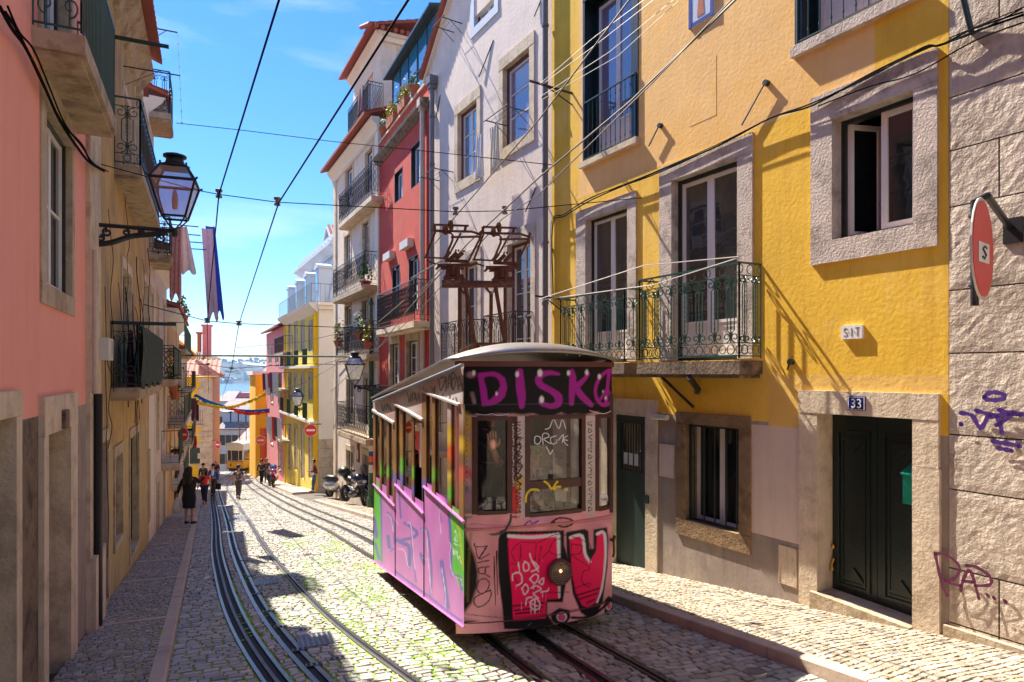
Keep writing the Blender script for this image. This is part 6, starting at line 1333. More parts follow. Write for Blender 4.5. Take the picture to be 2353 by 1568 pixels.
mb = MB(); mb.tube([spt(858, eave(858) + 1, .05)[0], spt(1062, eave(1062) + 1, .05)[0]], .022, 6); mb.build('gutter', M['roofmetal'], rf)
mb = MB()
for c in (.28, .45):
    mb.tube([tp(SN - .2 + .92 * q, TC + c, zf(max(SN - .2 + .92 * q, SN + .25), 2.425) + .24 * (1 - c ** 2.2) * (1 - (1 - math.sqrt(max(0, 1 - ((.95 - .92 * q) / .98) ** 2))) * .9)) for q in [k / 10 for k in range(11)]], .008, 4)
mb.build('roof_seam', M['roofmetal'], rf)
# the current-collector frame on the roof
PT = 9.3
def pz(px, py, d=PT): return P3(px, py, d)
def v8(x, y): return (956 + x * .2287, 487 + y * .2287)
def bar(mb, pts, r, d=PT, f=v8, d2=None): mb.tube([pz(*f(x, y), d if d2 is None else d + (d2 - d) * i / (len(pts) - 1)) for i, (x, y) in enumerate(pts)], r, 6)
fr_ = MB()
for g, r, d in (([(500, 760), (600, 1400)], .032, 9.0), ([(800, 760), (900, 1360)], .032, 9.0), ([(440, 740), (440, 1480)], .034, 9.9), ([(755, 800), (750, 1400)], .032, 9.9), ([(895, 760), (895, 1340)], .03, 9.9), ([(600, 1330), (890, 1330)], .026, 9.0), ([(440, 1400), (600, 1320)], .028, 9.4), ([(700, 1390), (890, 1300)], .028, 9.4), ([(260, 740), (985, 735)], .04, 9.0), ([(260, 705), (985, 720)], .034, 9.7), ([(440, 760), (480, 820), (500, 760)], .02, 9.0), ([(700, 760), (755, 830), (800, 770)], .022, 9.4), ([(570, 1280), (600, 1400), (640, 1330)], .028, 9.0), ([(860, 1330), (920, 1370)], .03, 9.0), ([(440, 1420), (560, 1400)], .02, 9.9)): bar(fr_, g, r, d)
pf = fr_.build('collector_frame', M['rust'], t)
for k, (dx, dy) in enumerate(((0, 0), (485, 22))):
    m1 = MB()
    def b2(g, r, d=9.25): bar(m1, [(x + dx, y + dy) for x, y in g], r, d)
    for g, r in (([(320, 700), (330, 560)], .045), ([(420, 700), (410, 560)], .05), ([(290, 660), (480, 655)], .04), ([(300, 690), (290, 650)], .03), ([(455, 650), (485, 690)], .03), ([(370, 640), (375, 540)], .06), ([(215, 540), (560, 535)], .028), ([(290, 490), (530, 500)], .026), ([(250, 570), (480, 570)], .02), ([(340, 480), (410, 410)], .03), ([(400, 480), (470, 410)], .03), ([(285, 470), (345, 400)], .028), ([(395, 400), (405, 380)], .014), ([(430, 400), (425, 380)], .014), ([(465, 400), (492, 390)], .014), ([(515, 500), (525, 555)], .018), ([(240, 540), (200, 580)], .018)): b2(g, r)
    m1.build('collector_base', M['rust'], t); m1 = MB()
    for g, r, d in (([(100, 450), (195, 200)], .016, 9.5), ([(290, 470), (365, 290), (370, 240)], .017, 9.0), ([(350, 400), (450, 215)], .015, 9.5), ([(525, 500), (640, 270)], .016, 9.0), ([(80, 458), (330, 470)], .013, 9.3), ([(105, 490), (200, 525)], .013, 9.3), ([(185, 130), (530, 142)], .017, 9.5), ([(150, 185), (350, 215), (375, 245)], .015, 9.3), ([(180, 190), (560, 200), (640, 225)], .018, 9.3), ([(350, 255), (640, 250)], .017, 9.0), ([(185, 130), (190, 200)], .022, 9.4), ([(500, 142), (490, 195)], .022, 9.4), ([(640, 270), (660, 190)], .02, 9.2)): b2(g, r, d)
    m1.build('collector_arm', M['rust'], t); m1 = MB()
    for (x, y, d) in ((350, 135, 9.4), (295, 180, 9.3)): m1.lathe([(.02, -.03), (.075, -.012), (.06, 0), (.075, .012), (.02, .03)], 14, pz(*v8(x + dx, y + dy), d), 0, Vector((.9, -.3, 0)).to_track_quat('Z', 'Y').to_matrix())
    m1.build('contact_wheel', M['rust'], t)
# steering wheel and inside
mb = MB(); wc = P3(1136, 1188, 7.35); mb.tube([wc + Vector((.19 * math.cos(a * .314), .05 * math.sin(a * .314), .19 * math.sin(a * .314))) for a in range(20)], .014, 6, close=True); mb.tube([wc, wc + Vector((0, .1, -.4))], .02, 6); mb.tube([wc + Vector((-.18, 0, .02)), wc + Vector((.18, 0, .02))], .01, 5); mb.build('control_wheel', M['steel'], t)

# ---------------------------------------------------------------- left side of the street
DX = -.464; FL = fr = Fr(-1.558 + DX * 4, 4.0, DX, 1)
def at_y(y): return (y - 4.0) * math.hypot(DX, 1)
def stack(n): return n
uP = fr.u(222); c = fr
def o4(a, b, yt, yb): m = (a + b) / 2; return fr.u(a), fr.u(b), fr.z(m, yb), fr.z(m, yt)
P1 = o4(103, 163, 290, 668); PB = (fr.u(72) + .35, fr.u(160), 5.35, 7.6); PD = o4(99, 152, 990, 1560); PD = (PD[0], PD[1], -1.0, PD[3]); PG = (fr.u(-60), fr.u(22), -.3, fr.z(10, 960))
zg = fr.z(120, 948)
PK = building('pink_house', 'smooth salmon pink house with grey stone base and green railed balcony, left edge', fr, -19, fr.u(197), -3, 10.6, [P1, PB, PD, PG], ['pink_plaster', 'stone_dark', 'grey_plaster'], [(-19, fr.u(165), -3, zg, 1), (fr.u(165), fr.u(197), -3, zg, 2)], 6, .32)
window(PK, fr, *P1, sur=(P1[0] - fr.u(91), fr.u(168) - P1[1], .3, .2), smat='stone_warm', proud=.02, rec=.1, ow=.03, lw=.045, leaves=2, rows=2, pmat='pane')
window(PK, fr, *PB, sur=(.12, .12, .2, 0), smat='stone_warm', rec=.16, ow=.04, lw=.05, rows=2, pmat='pane_sky', name='balcony_door')
w = window(PK, fr, *PD, sur=(PD[0] - fr.u(88), fr.u(168) - PD[1], .36, 0), smat='stone_light', proud=.05, rec=.26, ow=0, lw=.02, leaves=1, pmat='stone_brown', fmat='stone_brown', name='walled_doorway')
mb = MB(fr); mb.box(fr.u(128), fr.u(138), -.085, -.05, fr.z(133, 985), fr.z(133, 942)); mb.build('stone_boss', M['stone_dark'], w)
w = window(PK, fr, *PG, sur=(.1, .17, .2, 0), smat='stone_light', proud=.05, rec=.2, ow=.05, lw=.1, leaves=1, pmat='door_green', fmat='door_green', name='door')
ribbon(fr, [[(2, 1010), (10, 1030), (14, 1080), (12, 1140)], [(0, 1320), (10, 1350), (14, 1430), (8, 1530)], [(4, 1010), (16, 1000)]], .03, .14, 'spray_tag', 'leaf_yellow', w)
mb = MB(fr); mb.box(fr.u(97), fr.u(160), -.1, .3, -3, -1.0); mb.build('doorstep', M['stone_dark'], PK)
mb = MB(fr); a, b = fr.u(197), uP; z = -3
for zt in (fr.z(210, 1268), .0, .9, 1.7, 2.6, 3.5, 4.4, 5.3, 6.2, 7.2, 8.4, 10.6):
    if zt > z: mb.box(a, b, -.05 if z > -3 else -.11, .3, z + .004, zt); z = zt
mb.build('corner_pilaster', M['stone_light'], PK)
cornice(PK, fr, -19, uP, 10.2, [(.02, 0), (.1, .1), (.35, .3), (.45, .5), (.02, .5)], 'stone_light')
b = balcony(PK, fr, fr.u(72), fr.u(72) + 2.22, 5.13, 5.3, .4, 1.1, 'bars', 'iron_green', 'slab', .085)
mb = MB(fr); q0 = fr.u(72) + .03
for sg, cx in ((1, -.1), (-1, -.28)): mb.tube([(q0 - .003, cx + a * .7, 5.42 + z_) for a, z_ in spiral(0, .12, .1, -1.57, 1.1, sg, 12)], .009, 4)
mb.build('scroll', M['iron_green'], b)
# shabby ochre house
uO = at_y(16.9)
QA = [o4(282, 300, 240, 395), o4(309, 325, 190, 415), o4(279, 300, 625, 905), o4(328, 341, 652, 890), o4(229, 245, 1015, 1390), o4(262, 279, 1045, 1240), o4(297, 317, 1000, 1262), o4(340, 342.6, 1050, 1190)]
OC = building('ochre_house', 'shabby ochre house with peeling render, tangled wires and two iron balconies behind the lantern', fr, uP, uO, -4, 8.7, QA, ['ochre_plaster', 'ochre_low', 'stone_warm'], [(uP, uO, -4, fr.z(300, 1000), 1)], 6, .3)
for i, q in enumerate(QA): window(OC, fr, *q, sur=(.1, .1, .18, 0 if i < 4 else .1), smat='stone_warm' if i > 3 else 'stone_light', rec=.16, omat='wood_green', ow=.05, lw=.05, rows=2 if i < 4 else 1, leaves=2 if i < 4 else 1, pmat=('pane', 'pane', 'curtain', 'pane', 'dark', 'plastic_white', 'dark', 'pane_dark')[i], fmat='wood_white' if i < 4 else 'cast_iron', panel=.3 if i < 4 else 0, name='balcony_door' if i < 4 else 'door')
cornice(OC, fr, uP, uO - 3.2, 8.2, [(.0, 0), (.08, .06), (.14, .2), (.3, .38), (.34, .5), (0, .52)], 'slab')
tileroof(OC, fr, uP - .1, at_y(13.5), -.52, 2.6, 8.75, 9.9, .2)
def bal(root, pxw, pxc, ytop, ybot, pxf, d, rh=None, style='lattice', mat='iron', smat='slab', step=.22, th=.16):
    u0 = fr.u(pxw); zb_ = fr.z(pxw, ybot); zt = fr.z(pxw, ytop); return balcony(root, fr, u0, fr.u(pxf, -d), zb_, zb_ + th, d, zt - zb_ - th, style, mat, smat, step)
bal(OC, 262, 327, 219, 400, 368, .4, style='scroll'); b = bal(OC, 254, 316, 742, 915, 371, .4, style='scroll')
mb = MB(fr); u0 = fr.u(254); u1 = fr.u(371, -.4); zz = fr.z(254, 742); vs = []
for i in range(31):
    u = u0 + .1 + (u1 - u0 - .2) * i / 30
    for j in range(6): vs.append((u, -.43 - .015 * math.sin(i * 1.7 + j), zz - .02 - 1.0 * j / 5 * (1 + .05 * math.sin(i * .9))))
mb.add(vs, [(i * 6 + j, i * 6 + j + 1, i * 6 + j + 7, i * 6 + j + 6) for i in range(30) for j in range(5)]); mb.add([(v[0], v[1] + .02, v[2]) for v in vs], [(i * 6 + j, i * 6 + j + 6, i * 6 + j + 7, i * 6 + j + 1) for i in range(30) for j in range(5)])
solo(mb, 'reed_screen', M['tarp'], 'dark green and brown reed screen tied to the lower balcony of the ochre house', 'screen')
washing('garment', 'dark red garment hung inside the lower balcony of the ochre house', fr, fr.u(300, -.2), .3, zz - .05, .95, -.2, 'cl_maroon')
downpipe(OC, fr, fr.u(226, -.1), -.1, -3, fr.z(226, 905, -.1), .05, 'iron_black'); downpipe(OC, fr, fr.u(217, -.09), -.09, fr.z(217, 905, -.09), fr.z(217, 575, -.09), .025, 'pipe_cream')
mb = MB(fr); a = fr.u(218); mb.box(a, a + .5, -.16, -.01, fr.z(225, 828), fr.z(225, 778)); m2 = MB(fr); m2.box(a + .34, a + .36, -.163, -.16, fr.z(225, 824), fr.z(225, 782)); onwall('meter_box', 'white plastic meter box between the pipes on the ochre house', 'meter box', fr, [('box', mb, 'plastic_white'), ('lid_gap', m2, 'groove')], base=(a, 0, fr.z(225, 828)))
q = random.Random(2)
for i in range(14):                          # tangle of cables fixed to the wall
    mb = MB(fr); u = q.uniform(uP + .3, uO - .5); z = q.uniform(2.4, 5.5); pts = [(u, -.03, z)]
    for k in range(6): pts.append((pts[-1][0] + q.gauss(0, .1), -.03 - q.random() * .06, pts[-1][2] - q.uniform(.2, .6)))
    mb.tube(cat(pts, 4), .005 if i % 3 else .009, 4); mb.build('wall_cable', M['cable'], OC)
# next houses down the left side
def lhouse(name, label, y0, y1, zt, mat, cols, floors, bals, roof=True, base=None, wm='stone_light'):
    a, b = at_y(y0), at_y(y1); Q = []
    for cc in cols:
        for (z0, z1) in floors: u = a + (b - a) * cc; Q.append((u - .42, u + .42, z0, z1))
    h = building(name, label, fr, a, b, -12, zt, Q, [mat], (), 6, .25)
    for i, q in enumerate(Q): window(h, fr, *q, sur=(.13, .13, .18, .0), smat=wm, rec=.14, omat='wood_green', ow=.05, lw=.06, rows=2, pmat='pane' if i % 3 else 'pane_sky', panel=.3)
    for (c0, c1, zb, d, rh, st_, mt) in bals: balcony(h, fr, a + (b - a) * c0, a + (b - a) * c1, zb, zb + .16, d, rh, st_, mt, 'stone_light' if zb < 0 else 'slab', .26)
    cornice(h, fr, a, b, zt - .4, [(.0, 0), (.1, .1), (.3, .3), (.38, .45), (0, .47)], 'pale_plaster')
    if roof: tileroof(h, fr, a - .1, b + .1, -.45, 2.6, zt + .1, zt + 1.1, .28)
    return h
L3a = lhouse('pale_tall_house', 'very narrow tall pale house with two small scrollwork balconies, just beyond the ochre house', 16.92, 18.4, 9.4, 'pale_plaster', [.5], [(5.5, 7.6), (2.4, 4.4)], [(.0, .9, 8.9, .5, 1.1, 'scroll', 'iron'), (.02, .95, 5.2, .5, 1.0, 'scroll', 'iron')])
L3 = lhouse('cream_townhouse', 'lower cream townhouse with iron balconies, third house on the left side', 18.42, 24, 5.7, 'cream_plaster', [.22, .72], [(2.6, 4.6), (-.1, 1.9), (-3, -1.0)], [ (.1, .55, 1.9, .5, 1.0, 'lattice', 'iron'), (.6, .98, 1.9, .5, 1.0, 'lattice', 'iron'), (.5, .98, -.9, .55, 1.1, 'bars', 'iron_green')])
L4 = lhouse('straw_townhouse', 'pale straw townhouse with balcony gardens, third beyond the ochre house', 24, 34, 4.6, 'orange_plaster', [.2, .55, .85], [(.4, 2.4), (-2.4, -.6), (-5.2, -3.6)], [(.05, .9, 3.0, .6, 1.0, 'bars', 'iron_green'), (.05, .5, .2, .6, 1.0, 'lattice', 'iron'), (.6, .95, .2, .6, 1.0, 'lattice', 'iron'), (.3, .9, -2.6, .5, 1.0, 'bars', 'iron_green')])
L5 = lhouse('grey_townhouse', 'narrow stone-grey townhouse hung with balconies, last before the orange corner house', 34, 46, 3.4, 'cream_plaster', [.2, .5, .8], [(.9, 2.6), (-1.6, .4), (-4.6, -2.6)], [(.1, .4, 1.2, .6, 1.0, 'bars', 'iron'), (.5, .9, 1.2, .6, 1.0, 'lattice', 'iron'), (.1, .9, -1.8, .6, 1.0, 'lattice', 'iron')], wm='stone_warm')
for px, py, d, lb, mt, gp in ((398, 885, 21.5, 'terracotta pot with spiky leaves hung outside the iron balcony, upper one on the left side', 'leaf', 1), (402, 905, 22.5, 'empty-looking terracotta pot hooked low on the left balcony rail, below the spiky plant', 'leaf', 1), (415, 712, 28, 'grassy planter spilling over the high balcony of the straw townhouse', 'leaf', 2), (424, 730, 30, 'trailing green plant on the far end of the high balcony of the straw townhouse', 'leaf', 2)):
    p = P3(px, py, d); f2 = Fr(p.x, p.y, DX, 1); potplant(lb, f2, 0, 0, p.z - .2, .17, .3, .5, mt, None, 0, int(px), 80, .12)
# drying racks and rods sticking out over the street
def rod(label, p0, p1, r=.02, mat='iron', extra=()):
    mb = MB(); mb.tube([p0, p1], r, 5)
    for a, b in extra: mb.tube([a, b], r * .6, 4)
    return solo(mb, 'drying_rod', M[mat], label, 'drying rod')
def outp(px0, py0, pxe, fr=FL):              # from the wall at px0 straight out until it reaches pxe
    u = fr.u(px0); lo, hi = 0, 4.
    for _ in range(40):
        m = (lo + hi) / 2; p = fr.w(u, -m, 0)
        if pxof(p)[0] < pxe: lo = m
        else: hi = m
    z = fr.z(px0, py0); return Vector(fr.w(u, 0, z)), Vector(fr.w(u, -lo, z))
for a, b, c, r, lb in ((262, 85, 388, .035, 'thick dark green rod reaching out from the green railed balcony at the top left'), (254, 741, 405, .03, 'dark brown rod above the lower balcony of the ochre house'), (283, 152, 415, .012, 'thin wire arm reaching out above the upper balcony of the ochre house'), (345, 63, 408, .018, 'small bracket arm high at the ochre eaves with a string of pegs')):
    p0, p1 = outp(a, b, c); rod(lb, p0, p1, r, 'iron', [(p0 + Vector((0, 0, -.35)), p0.lerp(p1, .6))] if r < .03 else ())
p0, p1 = outp(345, 63, 408); mb = MB(); mb.tube([p1 - Vector((0, 0, i * .3)) + Vector((0, .03 * i, 0)) for i in range(9)], .005, 3)
for i in range(1, 9): mb.ball(p1 - Vector((0, 0, i * .29)) + Vector((0, .03 * i, 0)), .018, .018, .03, 5, 4)
solo(mb, 'peg_string', M['plastic_white'], 'string of small pegs hanging against the sky at the top left', 'string')
for k, (px, py, d) in enumerate(((435, 520, 21), (440, 540, 21.5), (445, 557, 22), (455, 573, 22.5))):
    p = P3(px, py, d); q_ = Vector((-1.558 + DX * (d - .4), d - .4, p.z)); rod(('uppermost', 'second', 'third', 'lowest')[k] + ' of the four parallel drying rods holding the long blue sheet', q_, p + Vector((.25, .1, 0)), .018)
def hang(name, label, px, py, d, w, h, mat, ang=0., cat_='laundry', group=None, **kw):
    p = P3(px, py, d); f2 = Fr(p.x, p.y, math.cos(ang), math.sin(ang)); return washing(name, label, f2, -w / 2, w, p.z, h, 0, mat, cat_, group, **kw)
hang('sheet', 'long lilac sheet hanging against the sky from the drying rods', 476, 525, 23, .36, 3.1, 'cl_lilac', .3, fold=2, lean=.18)
hang('sheet', 'royal blue strip of cloth hanging beside the long lilac sheet', 483, 520, 23.2, .3, 3.15, 'cl_royal', .5, fold=2, lean=.3, taper=-.1)
hang('patterned_cloth', 'pink patterned cloth hanging behind the big street lantern', 403, 522, 18.2, .3, 1.95, 'cl_pinkish', .4, fold=3)
hang('white_cloth', 'white cloth hung by one corner, spreading to a triangle, right of the pink patterned cloth', 422, 520, 18.6, .16, 1.3, 'cl_white', .1, fold=2, taper=-1.6, lean=.12)
for i, (px, py, d, w, h, mt, lb) in enumerate(((436, 915, 45, .8, 1.2, 'cl_plum', 'plum coloured washing under the balconies of the grey townhouse'), (448, 920, 46, .5, 1.4, 'cl_maroon', 'crimson shirt hung at the corner of the grey townhouse'), (437, 985, 44, .5, 1.3, 'cl_navy', 'dark garment hanging beside the two red signs on the left'))):
    hang('washing', lb, px, py, d, w, h, mt, .2)
for i, (px, py, d, w, h, mt, lb) in enumerate(((608, 858, 50, .6, 1.3, 'cl_maroon', 'dark red shirt at the left end of the upper clothes line on the rose house'), (614, 858, 49.6, .5, 1.6, 'cl_white', 'white shirt second on the upper clothes line of the rose house'), (619, 858, 49.2, .5, 1.1, 'cl_red', 'bright red cloth in the middle of the upper line of the rose house'), (625, 858, 48.8, .6, 1.5, 'cl_plum', 'plum coloured trousers near the end of the upper line of the rose house'), (632, 857, 48.4, .7, 1.7, 'cl_cream', 'long pale towel at the right end of the upper line of the rose house'),
      (616, 958, 49, .5, 1.3, 'cl_white', 'white shirt at the left end of the lower line on the rose house'), (622, 958, 48.6, .5, 1.6, 'cl_white', 'longer white shirt, second on the lower line of the rose house'), (628, 958, 48.2, .4, 1.7, 'cl_red', 'red and white cloth on the lower line of the rose house'), (634, 960, 47.8, .5, 1.4, 'cl_grey', 'grey shirt near the end of the lower line of the rose house'), (641, 962, 47.4, .5, 1.5, 'cl_white', 'white cloth at the right end of the lower line on the rose house'))):
    hang('washing', lb, px, py, d - 5, w * .9, h * .9, mt, -.6, group='washing on the rose house lines', fold=1)
# orange corner house that closes the left side, with hipped tile roof
x, y = P3(433, 900, 52).x, 52; FE = fr2 = Fr(x, y, .93, .36)
def e4(a, b, yt, yb): m = (a + b) / 2; return fr2.u(a), fr2.u(b), fr2.z(m, yb), fr2.z(m, yt)
ue = fr2.u(488); Q = [e4(438, 451, 934, 970), e4(453, 464, 934, 975), e4(436, 462, 1028, 1066)]
EH = building('corner_house', 'yellow corner house with stone quoins and low tiled roof, closing the left side', fr2, -3, ue, -12, fr2.z(470, 866), Q, ['deep_yellow', 'tan_plaster'], [(-3, ue, fr2.z(470, 925), fr2.z(470, 866), 0)], 10, .25)
for i, q in enumerate(Q): window(EH, fr2, *q, sur=(.12, .12, .2, .1), smat='stone_light', omat='wood_green' if i == 2 else 'wood_white', fmat='wood_white' if i < 2 else 'door_green', ow=.05, lw=.09, rows=2, rec=.1, pmat=('pane', 'pane', 'door_green')[i])
mb = MB(fr2); z = -12; k = 0
while z < fr2.z(470, 872): w = .72 if k % 2 else .55; mb.box(ue - w - .35, ue + .02, -.06, 0, z, z + .42); z += .435; k += 1
mb.build('quoins', M['stone_light'], EH); mb = MB(fr2); mb.box(ue, ue + .03, 0, 10, -12, fr2.z(470, 866)); mb.build('street_flank', M['tan_plaster'], EH)
mb = MB(fr2); mb.box(fr2.u(452), fr2.u(466), -.5, 0, fr2.z(458, 980), fr2.z(458, 976)); b = mb.build('balcony', M['stone_light'], EH); mb = MB(fr2); railing(mb, (fr2.u(452), -.48), (fr2.u(466), -.48), fr2.z(458, 976), fr2.z(458, 944), 'bars', .14, .012); mb.build('railing', M['iron'], b)
tileroof(EH, fr2, -3, ue + .55, -.5, 3.2, fr2.z(470, 864), fr2.z(470, 864) + 1.3, .42, 'tile_pale')
mb = MB(fr2)
for j in range(18): n = -.5 + j * .42; zz = fr2.z(470, 864); mb.tube([(ue + .6, n, zz), (ue - 1.2, n, zz + 1.2)], .14, 6)
mb.build('side_tiles', M['tile_pale'], EH)
x2 = P3(434, 800, 62).x; FE2 = Fr(x2, 62, .93, .36); a = FE2.u(472); z0 = FE2.z(460, 870); z1 = FE2.z(436, 790); z2 = FE2.z(472, 832)
r = thing('gabled_house', 'small orange gabled house with two pink chimneys, behind the corner house', 'building', FE2.w(a / 2, 0, -12), FE2.th); w0 = (FE2.u(450), FE2.u(462), FE2.z(456, 828), FE2.z(456, 809))
mb = MB(FE2); mb.prism([(-2, -12), (a, -12), (a, z2), (-1, z1 + .5), (-2, z1 + .5)], 0, 8); mb.build('wall', M['orange_plaster'], r); mb = MB(FE2); frame4(mb, *w0, .09, -.05, .0); mb.box((w0[0] + w0[1]) / 2 - .05, (w0[0] + w0[1]) / 2 + .05, -.05, 0, w0[2], w0[3]); w = mb.build('window', M['wood_white'], r); mb = MB(FE2); mb.box(w0[0], w0[1], -.02, -.005, w0[2], w0[3]); mb.build('pane', M['pane'], w)
for (p0_, p1_, yt, yb) in ((462, 482, 747, 800), (450, 458, 765, 800)):
    mb = MB(FE2); mb.box(FE2.u(p0_), FE2.u(p1_), 1.5, 2.6, FE2.z(460, yb) - 1, FE2.z(460, yt)); mb.box(FE2.u(p0_) - .12, FE2.u(p1_) + .12, 1.4, 2.7, FE2.z(460, yt), FE2.z(460, yt) + .15); mb.build('chimney', M['rose_plaster'] if p0_ > 460 else M['terracotta'], r)
mb = MB(FE2); mb.box(a, FE2.u(493), .3, 8, -12, FE2.z(485, 825)); mb.box(a, FE2.u(497), .1, 8, FE2.z(485, 825), FE2.z(485, 820)); mb.build('side_wing', M['pale_plaster'], r)
# houses below the end of the street
def block(name, label, px0, px1, yt, d, depth, mat, rmat=None, rise=0, wins=0, dorm=0):
    x0, x1 = P3(px0, 0, d).x, P3(px1, 0, d).x; f2 = Fr(x0, d, 1, 0); W_ = x1 - x0; zt = E + (YH - yt) / F * d
    r = thing(name, label, 'building', (x0 + W_ / 2, d, zt - 14), 0); mb = MB(f2); mb.box(0, W_, 0, depth, zt - 14, zt); mb.build('wall', M[mat], r)
    if rmat:
        mb = MB(f2)
        mb.add([(-.3, -.4, zt), (W_ + .3, -.4, zt), (W_ - .8, depth * .55, zt + rise), (.8, depth * .55, zt + rise), (-.3, depth, zt), (W_ + .3, depth, zt), (-.3, -.4, zt - .2), (W_ + .3, -.4, zt - .2)], [(0, 1, 2, 3), (1, 5, 2), (4, 0, 3), (5, 4, 3, 2), (6, 7, 1, 0)])
        rf = mb.build('roof', M[rmat], r)
        for i in range(dorm): u = W_ * (i + .5) / dorm; mb = MB(f2); mb.box(u - .8, u + .8, depth * .12, depth * .4, zt + .2, zt + rise * .45 + .9); mb.box(u - 1, u + 1, depth * .1, depth * .42, zt + rise * .45 + .9, zt + rise * .45 + 1.1); mb.build('dormer', M['far_wall'], rf); 
    for i in range(wins):
        for k in range(2): u = W_ * (i + .5) / wins; mb = MB(f2); mb.box(u - .5, u + .5, -.08, 0, zt - 3 - 3.4 * k, zt - 1.2 - 3.4 * k); mb.build('window', M['pane_dark'], r)
    return r
mk('roof_slate', (.24, .2, .2), .8, .2, .8, 0); mk('tile_far', (.6, .27, .22), .8, .2, 1, .5, 4, stain=(.72, .5, .46), stamt=.7, sts=1)
block('tiled_house', 'low house with bright pink tiled hip roof behind the waiting tram', 534, 583, 1030, 92, 10, 'far_wall', 'tile_far', 3.2, 0)
block('slate_house', 'large pale house with grey slate mansard and small dormers, far below the street', 503, 592, 985, 118, 14, 'cream_plaster', 'roof_slate', 4.2, 6, 5)
block('pale_terrace', 'long pale grey terrace behind the slate-roofed house', 500, 600, 945, 140, 10, 'far_wall', 'roof_slate', 2.5, 7)
block('rose_block', 'flat-topped dusty rose block in front of the river', 549, 602, 903, 165, 12, 'rose_plaster', None, 0, 4)
block('grey_gable', 'dark slate gabled house left of the rose block by the river', 492, 534, 922, 170, 12, 'far_wall', 'roof_slate', 2.4)
block('red_gable', 'small red house with tiled roof seen above the deep yellow block', 604, 622, 858, 120, 8, 'terracotta', 'tile_far', 3.0)
0 and block('brick_house', 'tan brick house at the lower end on the left, past the corner house', 499, 508, 1000, 62, 2.5, 'tan_plaster', None, 0, 1)

# ---------------------------------------------------------------- lanterns
def lantern(label, c, s, wallpt, braz, group='bracket street lanterns', arm=True):
    """c = centre of the glass body, s = its height; scrolled arm back to the wall"""
    t = thing('street_lantern', label, 'street lamp', wallpt, 0, group); w1, w0 = s * .54, s * .32; k = 4; a0 = R(45) + braz
    def ring(r, z): return [c + Vector((r * math.cos(a0 + i * math.pi / 2), r * math.sin(a0 + i * math.pi / 2), z)) for i in range(4)]
    bot, mid, top = ring(w0 * 1.1, -s * .5), ring(w1 * 1.25, s * .32), ring(w1 * .72, s * .68)
    mb = MB()
    for i in range(4):
        j = (i + 1) % 4; mb.tube([bot[i], mid[i]], s * .028, 5); mb.tube([bot[i], bot[j]], s * .028, 5); mb.tube([mid[i], mid[j]], s * .036, 5); mb.tube([mid[i] + (mid[i] - c) * .12, mid[i], top[i]], s * .03, 5); mb.tube([top[i], top[j]], s * .03, 5)
        mb.ball(top[i] + Vector((0, 0, s * .05)), s * .03, n=6, m=4)
    mb.build('lantern_frame', M['iron_black'], t)
    mb = MB(); mb.lathe([(w1 * .6, s * .68), (w1 * .62, s * .72), (w1 * .4, s * .78), (w1 * .34, s * .9), (w1 * .48, s * .93), (w1 * .48, s * .97), (w1 * .2, s * 1.02), (.0, s * 1.03)], 12, c); mb.build('cap', M['iron_black'], t)
    mb = MB()
    for i in range(4): j = (i + 1) % 4; mb.add([bot[i], bot[j], mid[j], mid[i]], [(0, 1, 2, 3)]); mb.add([mid[i], mid[j], top[j], top[i]], [(0, 1, 2, 3)])
    mb.build('lamp_glass', M['lamp_glass'], t)
    mb = MB(); mb.lathe([(s * .05, -s * .3), (s * .07, -s * .1), (s * .05, s * .1), (s * .02, s * .16)], 8, c); mb.build('bulb', M['white_paint'], t)
    if arm:
        e = c + Vector((0, 0, -s * .82)); d = (Vector(wallpt) - e); d.z = 0; L_ = d.length; d.normalize()
        mb = MB(); mb.tube([e, e + d * L_], s * .05, 6); mb.lathe([(s * .05, -s * .14), (s * .07, -.02), (s * .05, s * .06)], 8, e)
        for i in range(4): mb.tube([bot[i], bot[i].lerp(e, .45) + Vector((0, 0, -s * .02)), e + Vector((0, 0, .02))], s * .018, 4)
        def q(a, z): return e + d * (a * L_) + Vector((0, 0, z * s))
        mb.tube([q(*p) for p in cat([(1, -.45), (.8, -.38), (.55, -.2), (.3, -.12), (.1, -.06)], 5)], s * .065, 5)
        for cx, cz, r_, sg in ((.2, -.22, .12, 1), (.42, -.1, .08, -1), (.62, -.12, .08, 1), (.85, -.16, .1, -1), (.93, -.3, .08, 1)): mb.tube([q(a, z) for a, z in spiral(cx, cz, r_ * s / L_, 1.57, 1.3, sg, 12)] if False else [e + d * (cx * L_ + r_ * s * (1 - .7 * i / 12) * math.cos(1.57 + sg * i * .65)) + Vector((0, 0, cz * s + r_ * s * (1 - .7 * i / 12) * math.sin(1.57 + sg * i * .65))) for i in range(13)], s * .035, 4)
        mb.build('bracket', M['iron_black'], t)
    return t
u = FL.u(218); z = FL.z(218, 520); c1 = Vector(FL.w(u, -.97, 0)); c1.z = E + (YH - 452) / F * c1.y
lantern('big black four-sided street lantern on a scrolled iron arm on the left', c1, .6, (FL.w(u, 0, z)[0], FL.w(u, 0, z)[1], c1.z - .6 * .82), .35)
u = FC.u(866); c2 = Vector(FC.w(u, -1.0, 0)); c2 = P3(815, 852, c2.y); wp = FC.w(FC.u(868), 0, c2.z - .7)
lantern('smaller black lantern on a short arm by the green mast and cream house', c2, .68, wp, .3)
u = FG.u(722); c3 = P3(684, 919, FG.y(722) - 1.0); lantern('small distant lantern on the yellow house with the mansard roof', c3, .62, FG.w(FG.u(704), 0, c3.z - .5), .2)
